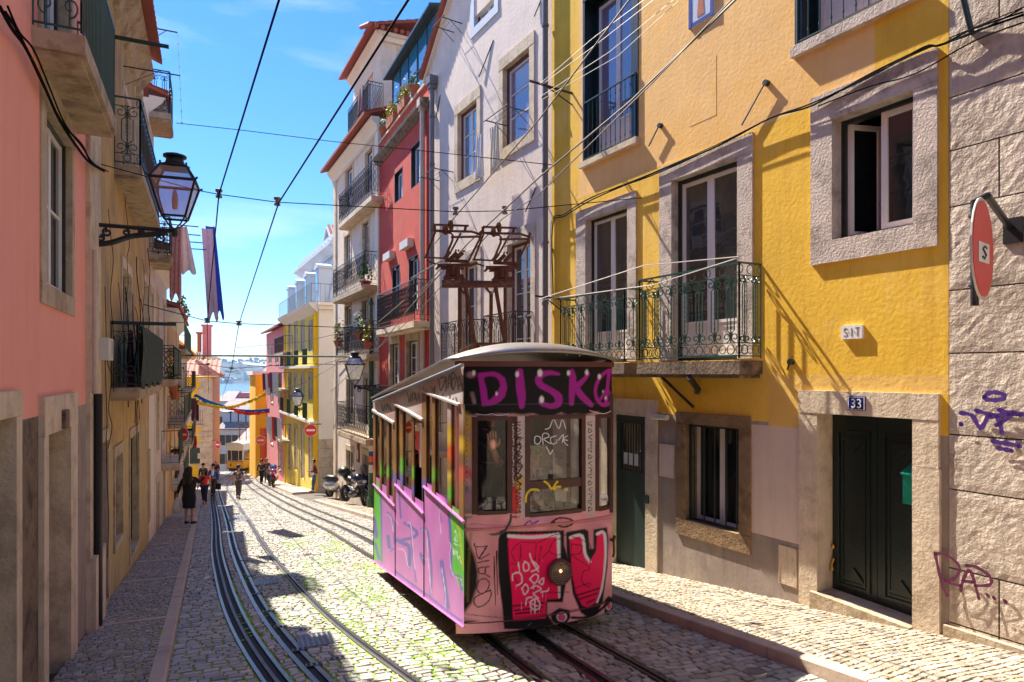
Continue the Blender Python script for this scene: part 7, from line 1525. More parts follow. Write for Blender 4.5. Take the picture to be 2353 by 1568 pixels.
# green catenary mast with its cross bar, and a second one far down the street
def mast(label, px, py, ptop, r, barto, bary, d=None):
    g = gnd(px, py, .12); top = P3(px, ptop, g.y); t = thing('catenary_mast', label, 'mast', tuple(g)); mb = MB()
    mb.lathe([(r * 1.9, 0), (r * 1.9, .35), (r * 1.4, .42), (r * 1.2, .9), (r, 1.0), (r, top.z - g.z - 1.2), (r * .8, top.z - g.z - 1.15), (r * .7, top.z - g.z - .3), (r * 1.1, top.z - g.z - .25), (r * .3, top.z - g.z)], 12, g); mb.build('post', M['mast_green'], t)
    a = P3(px, bary, g.y); b = P3(barto, bary - 3, g.y + 1.5); mb = MB(); mb.tube([a, b], r * .42, 7); mb.build('cross_bar', M['mast_green'], t)
    return t, g
mk('mast_green', (.02, .085, .03), .5, .2, 5, .1, 20, stain=(.3, .28, .24), stamt=.25, sts=5)
tm, mg = mast('tall green iron tramway mast with a bar across the street, beside the motorcycles', 853, 1166, 684, .085, 410, 820)
mb = MB()
for i, (z, h, mt) in enumerate(((1.3, .3, 0), (1.7, .22, 1), (1.95, .12, 2), (2.1, .35, 0))): mb.lathe([(.091 + i * .001, z), (.091 + i * .001, z + h)], 12, mg, i % 3, None, False)
mb.build('torn_stickers', [M['plastic_white'], M['sign_orange'], M['cl_blue']], tm)
mast('second green tramway mast in front of the orange corner house', 492, 1060, 925, .09, 590, 978)
# ---------------------------------------------------------------- overhead wires
def wire(label, pts, r=.008, mat='cable', sag=0, group=None, n=10):
    P = []
    for a, b in zip(pts, pts[1:]):
        for i in range(n): q = i / n; P.append(a.lerp(b, q) - Vector((0, 0, sag * 4 * q * (1 - q))))
    P.append(pts[-1]); mb = MB(); mb.tube(P, r, 5); return solo(mb, 'overhead_wire', M[mat], label, 'wire', group)
AG = aboveground; H_ = 5.9
wire('left trolley wire running down the street, leftmost against the sky', [AG(652, -40, H_), AG(641, 0, H_), AG(503, 447, H_), AG(476, 738, H_), AG(478, 836, H_), P3(479, 905, 46)], .010, sag=0)
wire('second trolley wire from the top centre down over the left rails', [AG(957, -30, H_), AG(938, 0, H_), AG(640, 467, H_), AG(549, 744, H_), AG(532, 848, H_), P3(510, 915, 60)], .011)
zz = 5.75
wire('right trolley wire climbing over the yellow house from the collector', [P3(1000, 560, 12), P3(1042, 503, 10.6), P3(1241, 272, 8.0), P3(1450, -5, 6.2), P3(1475, -40, 6.0)], .009, 'wire_brown')
wire('thick twisted cable crossing the yellow house front above the balcony door', [P3(930, 720, 14), P3(1075, 560, 11.5), P3(1241, 406, 9.4), P3(1450, 232, 7.6), P3(1690, 0, 6), P3(1720, -30, 5.8)], .012, 'wire_brown', .0)
wire('lower trolley wire beside the thick twisted cable', [P3(760, 900, 20), P3(958, 720, 14), P3(1155, 503, 10.4), P3(1241, 445, 9.2), P3(1500, 190, 7.2), P3(1700, -20, 5.8)], .008, 'wire_brown')
# cross spans with their clamps
a = Vector(FL.w(FL.u(222), 0, FL.z(222, 385))); b = Vector(FY.w(FY.u(1475), 0, FY.z(1475, 455)))
P_ = [P3(222, 375, 9.1), P3(455, 438, 9.55), P3(503, 447, 9.65), P3(637, 465, 9.85), P3(1047, 487, 10.35), P3(1160, 485, 10.5), P3(1475, 455, b.y)]
t = thing('span_wire', 'steel span wire crossing the whole street at lantern height with its porcelain clamps', 'wire', tuple(P_[0])); mb = MB(); mb.tube(P_, .007, 5); mb.build('cable', M['cable'], t)
def clamp(p, r, par):
    mb = MB(); mb.lathe([(r, -.05), (r, -.02), (r * .6, -.01), (r * .6, .03), (r * 1.1, .04), (r * 1.1, .07), (r * .5, .08)], 10, p); mb.build('insulator', M['pipe'], par)
for p in P_[2:6]: clamp(p, .045, t)
p3_ = [P3(330, 700, 14.5), P3(476, 738, 17.2), P3(549, 744, 17.6), P3(767, 752, 19), P3(890, 756, 21)]
t = thing('span_wire', 'second span wire further down, above the green cross bar', 'wire', tuple(p3_[0])); mb = MB(); mb.tube(p3_, .011, 5); mb.build('cable', M['cable'], t)
for p in p3_[1:3]: clamp(p, .07, t)
p3_ = [P3(400, 835, 30), P3(478, 838, 31), P3(532, 847, 32), P3(700, 836, 33), P3(770, 838, 30), P3(860, 830, 25)]
t = thing('span_wire', 'third span wire just below the green cross bar', 'wire', tuple(p3_[0])); mb = MB(); mb.tube(p3_, .014, 5); mb.build('cable', M['cable'], t)
for p in p3_[1:3]: clamp(p, .09, t)
wire('thin twisted guy wire from the top left balcony to the pink and white houses', [P3(405, 283, 17), P3(560, 300, 17), P3(760, 325, 17), P3(1000, 350, 15.5), P3(1275, 380, 12.8)], .009, 'cable')
for i, (pts, lb) in enumerate((([P3(540, 800, 34), P3(700, 785, 30), P3(870, 745, 24), P3(1000, 640, 16)], 'thin wire rising from the far masts to the collector, upper one'), ([P3(700, 850, 30), P3(870, 800, 22), P3(1010, 620, 15)], 'thin wire rising beside the cream house balconies'), ([P3(560, 925, 40), P3(700, 880, 34), P3(860, 790, 24)], 'lowest thin wire slanting across the bright yellow house'),
    ([P3(870, 740, 22), P3(930, 690, 16), P3(945, 640, 14.5), P3(1030, 590, 12)], 'stiff bent tube of wire in front of the red house balcony'))): wire(lb, pts, .012 if i < 3 else .016, 'wire_brown')
for k, (y0_, y1_) in enumerate(((175, -60), (180, -45), (205, -10), (214, 2))): wire(('first', 'second', 'third', 'lowest')[k] + ' of the four white clothes lines in front of the top French window', [P3(1241, y0_ + 18, 9.4), P3(1360 + 20 * k, y0_ - 85, 8.6), P3(1560, y1_, 7.4)], .004, 'plastic_white')
for k, (a_, b_, c_) in enumerate((((1238, 688), (1480, 610), (1697, 590)), ((1238, 690), (1500, 655), (1699, 592)))): wire(('upper', 'lower')[k] + ' slack white clothes line along the green scrollwork balcony', [P3(*a_, 11.6), P3(*b_, 9.0), P3(*c_, 8.05)], .007, 'plastic_white')
# cable bundle clipped along the yellow and stone fronts, and the one on the pink house
def bundle(label, fr, pts, n=-.06, r=.011, k=3, seed=0):
    q = random.Random(seed); mb = MB(fr)
    for j in range(k):
        P = [(lambda a: (a[0], n - .02 * j + q.uniform(-.01, .01), a[1] + q.uniform(-.03, .03)))(fr.uz(x, y, n)) for x, y in pts]; mb.tube(cat(P, 5), r * (1 - .2 * j), 4)
    return solo(mb, 'cable_bundle', M['cable'], label, 'cable')
bundle('black cable bundle sagging along the yellow house from the drainpipe to the stone house', FY, [(1272, 700), (1270, 520), (1300, 495), (1365, 455), (1500, 400), (1650, 335), (1770, 275), (1866, 240), (2000, 175), (2125, 115), (2160, 108), (2240, 75), (2353, 28)])
bundle('thinner black cable looping just under the main bundle by the big window', FY, [(1880, 245), (2000, 200), (2100, 165), (2240, 100), (2353, 48)], r=.008, k=1, seed=3)
bundle('thick brown cable bundle slanting down the pink house wall', FL, [(0, 20), (30, 75), (62, 120), (100, 200), (140, 280), (180, 335), (205, 370), (240, 395)], r=.014, k=3, seed=5)
def stub(label, fr, px, py, l, r, pts=None):
    a = fr.uz(px, py); mb = MB(fr); mb.tube([(a[0], 0, a[1]), (a[0], -l, a[1] + .03)], r, 6); mb.tube([(a[0], 0, a[1] - .22), (a[0], -l * .6, a[1])], r * .6, 5); return solo(mb, 'wall_bracket', M['iron_black'], label, 'bracket')
stub('black iron bracket beside the drainpipe on the yellow house', FY, 1315, 215, .95, .022); stub('small bracket arm at the left end of the scrollwork balcony', FY, 1290, 688, .6, .02)
mb = MB(FY); a = FY.uz(2215, -20); b = FY.uz(2237, 80); mb.tube([(a[0], -.25, a[1] + .4), (b[0], -.03, b[1])], .028, 7); solo(mb, 'wall_bracket', M['iron'], 'dark green strut coming down onto the stone house at the top right', 'bracket')
# ---------------------------------------------------------------- road signs and shop sign
def noentry(label, px, py, d, r, heading, wallx, mat='sign_red', group='round no-entry signs', back=False):
    c = P3(px, py, d); nv = Vector((math.sin(heading), -math.cos(heading), 0)); t = thing('no_entry_sign', label, 'traffic sign', tuple(c - Vector((0, 0, r))), 0, group)
    h = Vector((-nv.y, nv.x, 0)); mb = MB(); disc(mb, c, nv, r, .02); mb.build('plate', M['white_paint'] if not back else M[mat], t); mb = MB(); disc(mb, c + nv * .012, nv, r * .95, .006); mb.build('face', M[mat], t)
    if not back: mb = MB(); cc = c + nv * .0175; mb.add([cc + h * a + Vector((0, 0, b)) for a, b in ((-r * .68, -r * .15), (r * .68, -r * .15), (r * .68, r * .15), (-r * .68, r * .15))], [(0, 1, 2, 3)]); mb.build('bar', M['white_paint'], t)
    mb = MB(); mb.tube([c - nv * .04 + Vector((0, 0, r)), c - nv * .04 + Vector((wallx, 0, r))], .025, 5); mb.tube([c - nv * .04 + Vector((0, 0, -r * .6)), c - nv * .04 + Vector((0, 0, r))], .025, 5); mb.build('arm', M['iron_black'], t)
noentry('red no-entry sign on the corner of the bright yellow house', 714, 989, 34.2, .32, .25, .55)
noentry('red no-entry sign on the left above the dark T-shirt', 421, 999, 27, .29, -.35, -.6)
noentry('dark red sign in shadow beside the left no-entry sign, turned away', 449, 1017, 36, .33, -.9, -.5, back=True)
noentry('small red no-entry sign on the corner house pillar, beside the second mast', 501, 1022, 50, .34, -.5, -.5)
noentry('orange-red no-entry sign on the far deep yellow block', 599, 1012, 50, .36, .2, .5, 'sign_orange')
c = P3(407, 1042, 25.5); f2 = Fr(c.x, c.y, 1, -.15); mb = MB(f2)
mb.prism([(x * .3, c.z + z * .3) for x, z in ((-.45, -.8), (.42, -.8), (.45, .25), (.75, .0), (.95, .3), (.5, .62), (.18, .66), (0, .56), (-.18, .66), (-.5, .62), (-.95, .3), (-.75, .0), (-.48, .25))], -.02, .02); m2 = MB(f2); m2.ball((0, -.025, c.z + .0), .055, .008, .05, 10, 6); m2.box(-.09, .09, -.026, -.02, c.z - .14, c.z - .11); m3 = MB(f2); m3.tube([(-.5, 0, c.z + .24), (.3, 0, c.z + .24)], .012, 5)
onwall('shirt_sign', 'dark brown T-shirt shaped shop sign with yellow emblem, below the left red sign', 'shop sign', f2, [('shirt', mb, 'cl_brown'), ('emblem', m2, 'brass'), ('rail', m3, 'iron_black')], base=(0, 0, c.z))
# paper garlands across the far end of the street
def garland(label, pts, d0, d1, mat):
    q = cat(pts, 8); mb = MB(); P = [P3(x, y, d0 + (d1 - d0) * i / (len(q) - 1)) for i, (x, y) in enumerate(q)]; mb.tube(P, .02, 4)
    rq = random.Random(len(label))
    for a, b in zip(P, P[1:]):
        for k in range(7): p = a.lerp(b, k / 7); w = Vector((rq.uniform(-.12, .12), 0, rq.uniform(-.14, .1))); mb.add([p + Vector((-.06, 0, .03)), p + Vector((.06, 0, .03)), p + w + Vector((.05, .05, -.05)), p + w + Vector((-.05, -.05, -.05))], [(0, 1, 2, 3)])
    return solo(mb, 'garland', M[mat], label, 'garland', 'paper garlands across the street')
mk('garland_yellow', (.85, .6, .02), .8, .1, 5, 0); mk('garland_blue', (.01, .16, .6), .8, .1, 5, 0); mk('garland_red', (.8, .06, .03), .8, .1, 5, 0)
garland('yellow paper garland rising to the right over the far end of the street', [(457, 924), (490, 932), (530, 934), (570, 922), (600, 908), (624, 890)], 42, 46, 'garland_yellow')
garland('blue paper garland sagging below the yellow one', [(450, 907), (475, 920), (505, 930), (540, 940), (580, 943), (617, 940)], 42, 46.5, 'garland_blue')
garland('red paper garland hanging lowest over the far rooftops', [(530, 936), (550, 945), (575, 949), (600, 947), (617, 944)], 44, 46.8, 'garland_red')
# ---------------------------------------------------------------- waiting yellow tram
d = 70; a = P3(521, 0, d).x; b = P3(562, 0, d).x; W2 = b - a; f3 = Fr(a, d, .985, -.17); zb_ = E + (YH - 1084) / F * d; H2 = (1087 - 1023) / F * d
t = thing('waiting_tram', 'plain yellow and cream tram waiting at the far end of the left track', 'tram', (a + W2 / 2, d, zb_), f3.th)
Z = lambda q: zb_ + H2 * q
hs = [(W2 * .08, W2 * .27, Z(.40), Z(.76)), (W2 * .33, W2 * .70, Z(.40), Z(.76)), (W2 * .76, W2 * .94, Z(.42), Z(.76))]
mb = MB(f3); wallmesh(mb, 0, W2, Z(.12), Z(.97), hs, [(0, W2, Z(.12), Z(.37), 1)], 0, .05); mb.box(W2 - .03, W2, .05, 6.5, Z(.12), Z(.40), 1); mb.box(W2 - .03, W2, .05, 6.5, Z(.76), Z(.97), 0); mb.box(0, .03, .05, 6.5, Z(.12), Z(.97), 0)
for k in range(6): mb.box(W2 - .03, W2, .05 + k * 1.27, .15 + k * 1.27, Z(.4) + .003, Z(.76) - .003, 0)
mb.build('body', [M['tram_cream'], M['tram_yellow']], t)
for h in hs: mb = MB(f3); frame4(mb, *h, .06, -.03, .03); w = mb.build('front_window', M['wood_brown'], t); mb = MB(f3); mb.box(h[0] + .05, h[1] - .05, .01, .02, h[2], h[3]); mb.build('pane', M['pane_dark'], w)
mb = MB(f3); mb.box(-.06, W2 + .06, -.1, 6.6, Z(.97), Z(1.0)); mb.prism([(-.02, Z(1.0)), (W2 + .02, Z(1.0)), (W2 * .7, Z(1.0) + .18), (W2 * .3, Z(1.0) + .18)], -.05, 6.5); mb.build('roof', M['tram_cream'], t)
mb = MB(f3); mb.box(.2, W2 - .2, .1, 6, Z(0), Z(.12)); mb.build('underframe', M['iron_black'], t); mb = MB(f3); mb.box(0, W2, -.02, -.001, Z(.37), Z(.385)); mb.box(0, W2, -.04, 0, Z(.1), Z(.13)); mb.build('moulding', M['wood_brown'], t)
mb = MB(f3); mb.tube([(W2 * .24, -.02, Z(.22)), (W2 * .28, -.02, Z(.29)), (W2 * .22, -.02, Z(.28)), (W2 * .24, -.02, Z(.2)), (W2 * .3, -.02, Z(.2))], .03, 4); mb.build('number', M['iron_black'], t)
mb = MB(f3)
for x in (.3, .7): mb.tube([(W2 * x, 1.5, Z(1.0)), (W2 * x, 1.5, Z(1.55))], .05, 5); mb.tube([(W2 * x - .5, 1.5, Z(1.7)), (W2 * x + .5, 1.5, Z(1.7))], .05, 5); mb.tube([(W2 * x - .4, 1.5, Z(1.55)), (W2 * x + .4, 1.5, Z(1.55))], .06, 5); mb.tube([(W2 * x - .3, 1.5, Z(1.55)), (W2 * x - .45, 1.3, Z(1.7))], .04, 4); mb.tube([(W2 * x + .3, 1.5, Z(1.55)), (W2 * x + .45, 1.3, Z(1.7))], .04, 4)
mb.build('collector', M['rust'], t)
block('grey_hoarding', 'yellow and grey hoarding beside the waiting tram', 564, 583, 1035, 74, 4, 'pipe'); 
p0 = P3(563, 1087, 71); f4 = Fr(p0.x, 71, 1, 0); mb = MB(f4); mb.box(0, 1.55, 0, .15, p0.z, p0.z + 2.2); m2 = MB(f4); m2.box(0, 1.5, -.01, -.002, p0.z + 1.6, p0.z + 1.75); onwall('yellow_barrier', 'bright yellow panel with a white stripe, right of the waiting tram', 'panel', f4, [('panel', mb, 'tram_yellow'), ('stripe', m2, 'white_paint')], base=(0, 0, p0.z))

# ---------------------------------------------------------------- people
def skinned(name, J, edges, mat, parent, sub=1, root=0):
    """J = {key: (pos, radius)}; edges between keys; one smooth skin over the skeleton"""
    keys = list(J); idx = {k: i for i, k in enumerate(keys)}; me = bpy.data.meshes.new(name); inv = ROOTM[parent.name].inverted()
    me.from_pydata([inv @ Vector(J[k][0]) for k in keys], [(idx[a], idx[b]) for a, b in edges], []); me.materials.append(mat if not isinstance(mat, str) else M[mat]); o = bpy.data.objects.new(name, me); COL.objects.link(o); o.parent = parent; ROOTM[o.name] = ROOTM[parent.name]
    sk = o.modifiers.new('skin', 'SKIN'); sk.use_smooth_shade = True; sk.branch_smoothing = .4
    if not me.skin_vertices: bpy.context.view_layer.update()
    for i, k in enumerate(keys):
        r = J[k][1]; r = r if isinstance(r, tuple) else (r, r); me.skin_vertices[0].data[i].radius = r; me.skin_vertices[0].data[i].use_root = (i == root)
    if sub: s = o.modifiers.new('smooth', 'SUBSURF'); s.levels = sub; s.render_levels = sub
    return o
POSE = dict(hipL=(.09, 0, .9), kneeL=(.1, -.02, .5), ankL=(.1, .02, .08), toeL=(.11, -.14, .035), hipR=(-.09, 0, .9), kneeR=(-.1, -.02, .5), ankR=(-.1, .02, .08), toeR=(-.11, -.14, .035),
            pel=(0, 0, .96), waist=(0, .0, 1.08), chest=(0, .01, 1.3), neck=(0, .01, 1.46), jaw=(0, -.015, 1.57), head=(0, .0, 1.65), shL=(.17, .01, 1.4), elL=(.23, .03, 1.13), haL=(.24, -.05, .9), shR=(-.17, .01, 1.4), elR=(-.23, .03, 1.13), haR=(-.24, -.05, .9))
def hand(mb, w, d, up, s=1., curl=.35, thumb=1):
    """palm with five separate fingers; w = wrist, d = direction of the fingers, up = direction across the palm towards the thumb"""
    w = Vector(w); d = Vector(d).normalized(); up = (Vector(up) - d * Vector(up).dot(d)).normalized(); nrm = d.cross(up).normalized() * thumb
    mb.tube([w, w + d * .03 * s, w + d * .06 * s, w + d * .095 * s], [.026 * s, .036 * s, .042 * s, .038 * s], 8)
    for k, (o, l) in enumerate(((.032, .07), (.011, .08), (-.011, .075), (-.032, .06))):
        b = w + d * .09 * s + up * o * s; sp = (d + up * o * 2.2).normalized()
        mb.tube([b, b + (sp * .5 * l) * s, b + (sp * .8 * l + nrm * curl * l * .3) * s, b + (sp * (1 - curl * .2) * l + nrm * curl * l * .6) * s], [.0095 * s, .009 * s, .0085 * s, .006 * s], 6)
    b = w + d * .03 * s + up * .03 * s; mb.tube([b, b + (up * .03 + d * .03) * s, b + (up * .042 + d * .06 + nrm * .01) * s], [.014 * s, .011 * s, .008 * s], 6)
def person(label, px, py, heading, h=1.72, top='cl_black', legs='cl_navy', hair='hair', pose={}, lift=0., face=True, skin='skin', hairlen=0, sleeves='short', cap=None, bald=False, coat=None, shoes='black_plastic', girth=1., loc=None, group='people on the street', extra=None):
    g = loc or gnd(px, py, lift); t = thing('person', label, 'person', tuple(g), heading, group); k = h / 1.75; T = ROOTM[t.name]
    q = dict(POSE); q.update(pose); J = {a: T @ (Vector(b) * k) for a, b in q.items()}; g_ = girth
    RR = dict(hipL=.085, kneeL=.055, ankL=.036, toeL=.03, hipR=.085, kneeR=.055, ankR=.036, toeR=.03, pel=(.13, .1), waist=(.12, .09), chest=(.14, .1), neck=.052, jaw=(.068, .078), head=(.085, .098), shL=.06, elL=.042, haL=.028, shR=.06, elR=.042, haR=.028)
    ed = [('pel', 'waist'), ('waist', 'chest'), ('chest', 'neck'), ('neck', 'jaw'), ('jaw', 'head'), ('chest', 'shL'), ('shL', 'elL'), ('elL', 'haL'), ('chest', 'shR'), ('shR', 'elR'), ('elR', 'haR'), ('pel', 'hipL'), ('hipL', 'kneeL'), ('kneeL', 'ankL'), ('ankL', 'toeL'), ('pel', 'hipR'), ('hipR', 'kneeR'), ('kneeR', 'ankR'), ('ankR', 'toeR')]
    sc_ = lambda r, m=1.: tuple(x * k * m for x in r) if isinstance(r, tuple) else r * k * m
    body = skinned('body', {a: (J[a], sc_(RR[a])) for a in ['pel'] + [x for x in q if x != 'pel']}, ed, skin, t)
    grow = lambda a, m: sc_(RR[a], m)
    tp_ = {a: (J[a], grow(a, 1.17 * (g_ if a in ('pel', 'waist', 'chest') else 1))) for a in ('chest', 'pel', 'waist')}; tp_['col'] = (J['chest'].lerp(J['neck'], .92), .068 * k); te = [('pel', 'waist'), ('waist', 'chest'), ('chest', 'col')]
    for sd in 'LR':
        tp_['sh' + sd] = (J['sh' + sd], .078 * k); te.append(('chest', 'sh' + sd))
        if sleeves == 'short': tp_['el' + sd] = (J['sh' + sd].lerp(J['el' + sd], .75), .064 * k); te.append(('sh' + sd, 'el' + sd))
        else: tp_['el' + sd] = (J['el' + sd], .058 * k); tp_['wr' + sd] = (J['el' + sd].lerp(J['ha' + sd], .92), .044 * k); te += [('sh' + sd, 'el' + sd), ('el' + sd, 'wr' + sd)]
    skinned('shirt' if sleeves == 'short' else 'jacket', tp_, te, top, t)
    if legs:
        lp = {'pel': (J['pel'], grow('pel', 1.1 * g_))}; le = []
        for sd in 'LR': lp['h' + sd] = (J['hip' + sd], .1 * k * g_); lp['k' + sd] = (J['knee' + sd], .077 * k); lp['a' + sd] = (J['knee' + sd].lerp(J['ank' + sd], .93), .06 * k); le += [('pel', 'h' + sd), ('h' + sd, 'k' + sd), ('k' + sd, 'a' + sd)]
        skinned('trousers', lp, le, legs, t)
    for sd in 'LR': a, b = J['ank' + sd], J['toe' + sd]; mb = MB(); mb.tube([a + (a - b) * .25 + Vector((0, 0, -.02)), a + Vector((0, 0, -.02)), a.lerp(b, .6), b + (b - a) * .15], [.03 * k, .048 * k, .044 * k, .028 * k], 8); mb.build('shoe', M[shoes], t, True)
    hv = J['head']; fw = (T.to_3x3() @ Vector((0, -1, 0))).normalized(); sd_ = (T.to_3x3() @ Vector((1, 0, 0))).normalized()
    for sd in 'LR': mb = MB(); dd = (J['ha' + sd] - J['el' + sd]).normalized(); hand(mb, J['ha' + sd], dd, fw, k, .5, 1 if sd == 'L' else -1); mb.build('hand', M[skin], t, True)
    if not bald:
        mb = MB(); o = hv + Vector((0, 0, .022 * k)) - fw * .014 * k; mb.ball(o, .098 * k, .104 * k, .105 * k, 14, 9)
        mb.v = [v if (Vector(v) - hv).dot(fw) < .055 * k or v[2] > hv.z + .05 * k else tuple(Vector(v) - fw * .07 * k) for v in mb.v]
        if hairlen:
            n = 9; vs = []
            for i in range(n + 1):
                z = hv.z + .06 * k - hairlen * i / n; w_ = (.105 + .05 * math.sin(min(1, i / n * 1.4) * 2.4)) * k
                for j in range(12): a = 2 * math.pi * j / 12; p = o + sd_ * w_ * math.cos(a) * (1 + .05 * math.sin(3 * a + i)) + fw * (.07 * k * math.sin(a) - .05 * k - .03 * k * (i > 2)); vs.append((p.x, p.y, z))
            mb.add(vs, [(i * 12 + j, i * 12 + (j + 1) % 12, (i + 1) * 12 + (j + 1) % 12, (i + 1) * 12 + j) for i in range(n) for j in range(12)] + [tuple(n * 12 + j for j in range(12))])
        mb.build('hair', M[hair], t, True)
    if cap: mb = MB(); mb.ball(hv + Vector((0, 0, .045 * k)), .108 * k, .112 * k, .085 * k, 14, 8); c_ = hv + fw * .12 * k * (1 if face else 1) + Vector((0, 0, .04 * k)); mb.ball(c_, .07 * k, .07 * k, .012 * k, 10, 4); mb.build('cap', M[cap], t, True)
    if face:
        mb = MB(); fz = hv + fw * .088 * k
        for s_ in (-1, 1): mb.ball(fz + sd_ * .033 * s_ * k + Vector((0, 0, -.005 * k)), .012 * k, .012 * k, .007 * k, 6, 4)
        mb.tube([fz + sd_ * -.026 * k + Vector((0, 0, -.075 * k)) - fw * .006, fz + Vector((0, 0, -.078 * k)), fz + sd_ * .026 * k + Vector((0, 0, -.075 * k)) - fw * .006], .005 * k, 4); mb.build('eyes_and_mouth', M['hair_brown'], t)
        mb = MB(); mb.tube([fz + Vector((0, 0, .0)), fz + fw * .022 * k + Vector((0, 0, -.04 * k)), fz + Vector((0, 0, -.05 * k))], [.008 * k, .014 * k, .01 * k], 6); mb.build('nose', M[skin], t, True)
    for s_ in (-1, 1): mb = MB(); mb.ball(hv + sd_ * .088 * s_ * k + Vector((0, 0, -.02 * k)), .014 * k, .02 * k, .03 * k, 7, 5); mb.build('ear', M[skin], t, True)
    if coat:
        z0, z1, w0, w1 = coat; vs = []; n = 12; C0 = T @ Vector((0, 0, 0))
        for i in range(n + 1):
            z = z1 + (z0 - z1) * i / n; s_ = w1 + (w0 - w1) * min(1, i / n * 1.15) + .015 * math.sin(i)
            for j in range(18): a = 2 * math.pi * j / 18; fo = 1 + .05 * math.sin(5 * a) * i / n; vs.append(tuple(T @ (Vector((s_ * math.cos(a) * fo, s_ * .68 * math.sin(a) * fo, z)) * k)))
        mb = MB(); mb.add(vs, [(i * 18 + j, i * 18 + (j + 1) % 18, (i + 1) * 18 + (j + 1) % 18, (i + 1) * 18 + j) for i in range(n) for j in range(18)] + [tuple(range(18)), tuple(n * 18 + j for j in range(18))[::-1]]); mb.build('coat', M[top], t, True)
    return t, J, fw, sd_
def near(px, d, lift=.12): x = (px - CX) / F * d; return Vector((x, d, gz(x, d) + lift))
walk = dict(kneeL=(.09, -.12, .5), ankL=(.09, -.06, .1), toeL=(.1, -.22, .05), kneeR=(-.09, .02, .5), ankR=(-.09, .2, .12), toeR=(-.1, .08, .035), elL=(.23, .1, 1.14), haL=(.25, .08, .9), elR=(-.23, -.04, 1.14), haR=(-.25, -.14, .93))
# facing away = heading 180 deg
A180 = math.pi
t, J, fw, sd = person('person from behind in black coat with long black hair, raising a phone', 435, 1205, A180 - .1, 1.86, 'cl_black', None, 'hair', dict(elL=(.3, .03, 1.14), haL=(.4, -.03, .9), shR=(-.17, -.01, 1.4), elR=(-.27, -.12, 1.25), haR=(-.3, -.34, 1.42)), .12, False, hairlen=.52, sleeves='long', coat=(.5, 1.34, .205, .2))
def world(o): return o
c = J['haL'] ; 
mb = MB(); hp = J['haL'] + Vector((0, 0, -.08)); mb.lathe([(.02, .0), (.06, -.06), (.13, -.16), (.17, -.34), (.17, -.44), (.1, -.52), (.0, -.52)], 14, hp); solo(mb, 'carrier_bag', M['plastic_white'], 'white plastic carrier bag in the left hand of the woman in black', 'bag', smooth=True)
c = J['haR'] + Vector((.03, 0, .08)); mb = MB(); mb.box(c.x - .045, c.x + .045, c.y - .006, c.y + .006, c.z - .08, c.z + .08); solo(mb, 'mobile_phone', M['black_plastic'], 'phone held up by the woman in black', 'phone')
person('person with long red-brown hair in black, leaning forward against the left wall', 400, 1163, 1.9, 1.66, 'cl_black', 'cl_black', 'hair_brown', dict(pel=(0, .12, .92), waist=(0, .04, 1.05), chest=(0, -.06, 1.25), neck=(0, -.12, 1.4), jaw=(0, -.17, 1.49), head=(0, -.18, 1.57), shL=(.16, -.06, 1.34), shR=(-.16, -.06, 1.34), elL=(.2, -.04, 1.08), elR=(-.2, -.04, 1.08), haL=(.15, -.2, .95), haR=(-.15, -.2, .95)), .12, False, hairlen=.42, sleeves='long', shoes='white_paint')
t, J, fw, sd = person('bald person in a bright red T-shirt and dark blue trousers walking towards the camera', 470, 1160, .15, 1.68, 'cl_red', 'cl_navy', 'hair', walk, 0, True, bald=True, girth=1.22, shoes='terracotta')
t, J, fw, sd = person('dark haired person in a blue jacket over white, close behind the one in red', 490, 1142, .1, 1.82, 'cl_blue', 'cl_charcoal', 'hair', dict(walk, haL=(.26, -.02, .86)), 0, True, sleeves='long')
mb = MB(); hp = J['haL']; mb.box(hp.x - .13, hp.x + .13, hp.y - .06, hp.y + .06, hp.z - .48, hp.z - .16); mb.tube([hp + Vector((-.08, 0, -.16)), hp + Vector((0, 0, -.06)), hp + Vector((.08, 0, -.16))], .01, 5); solo(mb, 'handbag', M['cl_black'], 'small black bag carried low by the person in the blue jacket', 'bag')
mb = MB(); T_ = J['chest'] + fw * .13; mb.ball(T_ + Vector((0, 0, .0)), .08, .04, .2, 8, 6); o = mb.build('white_shirt', M['cl_white'], t, True)
person('person in a dark plum shirt with short dark hair, behind the woman in black', 427, 1150, .1, 1.74, 'cl_plum', 'cl_charcoal', 'hair', walk, .1, True, sleeves='long')
person('person in a dark jacket half hidden behind the one in red', 467, 1128, .4, 1.78, 'cl_charcoal', 'cl_charcoal', 'hair', {}, 0, True, sleeves='long')
person('person with a pale cap, navy jumper and jeans, walking away by the left rail', 497, 1108, A180, 1.76, 'cl_navy', 'cl_jeans', 'hair_grey', dict(walk, elL=(.26, .05, 1.16), elR=(-.26, .05, 1.16), haL=(.18, -.1, 1.0), haR=(-.18, -.1, 1.0)), 0, False, sleeves='long', cap='cl_white', girth=1.15)
t, J, fw, sd = person('person in black T-shirt, cap and grey trousers walking down between the rails, seen from behind', 548, 1147, A180 + .1, 1.76, 'cl_charcoal', 'cl_grey', 'hair', dict(walk, elR=(-.26, .0, 1.16), haR=(-.2, -.2, 1.08)), 0, False, cap='cl_charcoal', skin='skin', shoes='cl_brown')
mb = MB()
for i in range(6): z = J['chest'].z + .06 - i * .05; w_ = .07 - .012 * (i % 3); c = J['chest'] - fw * .128 * (1.0 if i < 5 else 1); mb.tube([Vector((c.x - w_, c.y, z)), Vector((c.x + w_, c.y, z))], .006, 4)
mb.build('print', M['white_paint'], t)
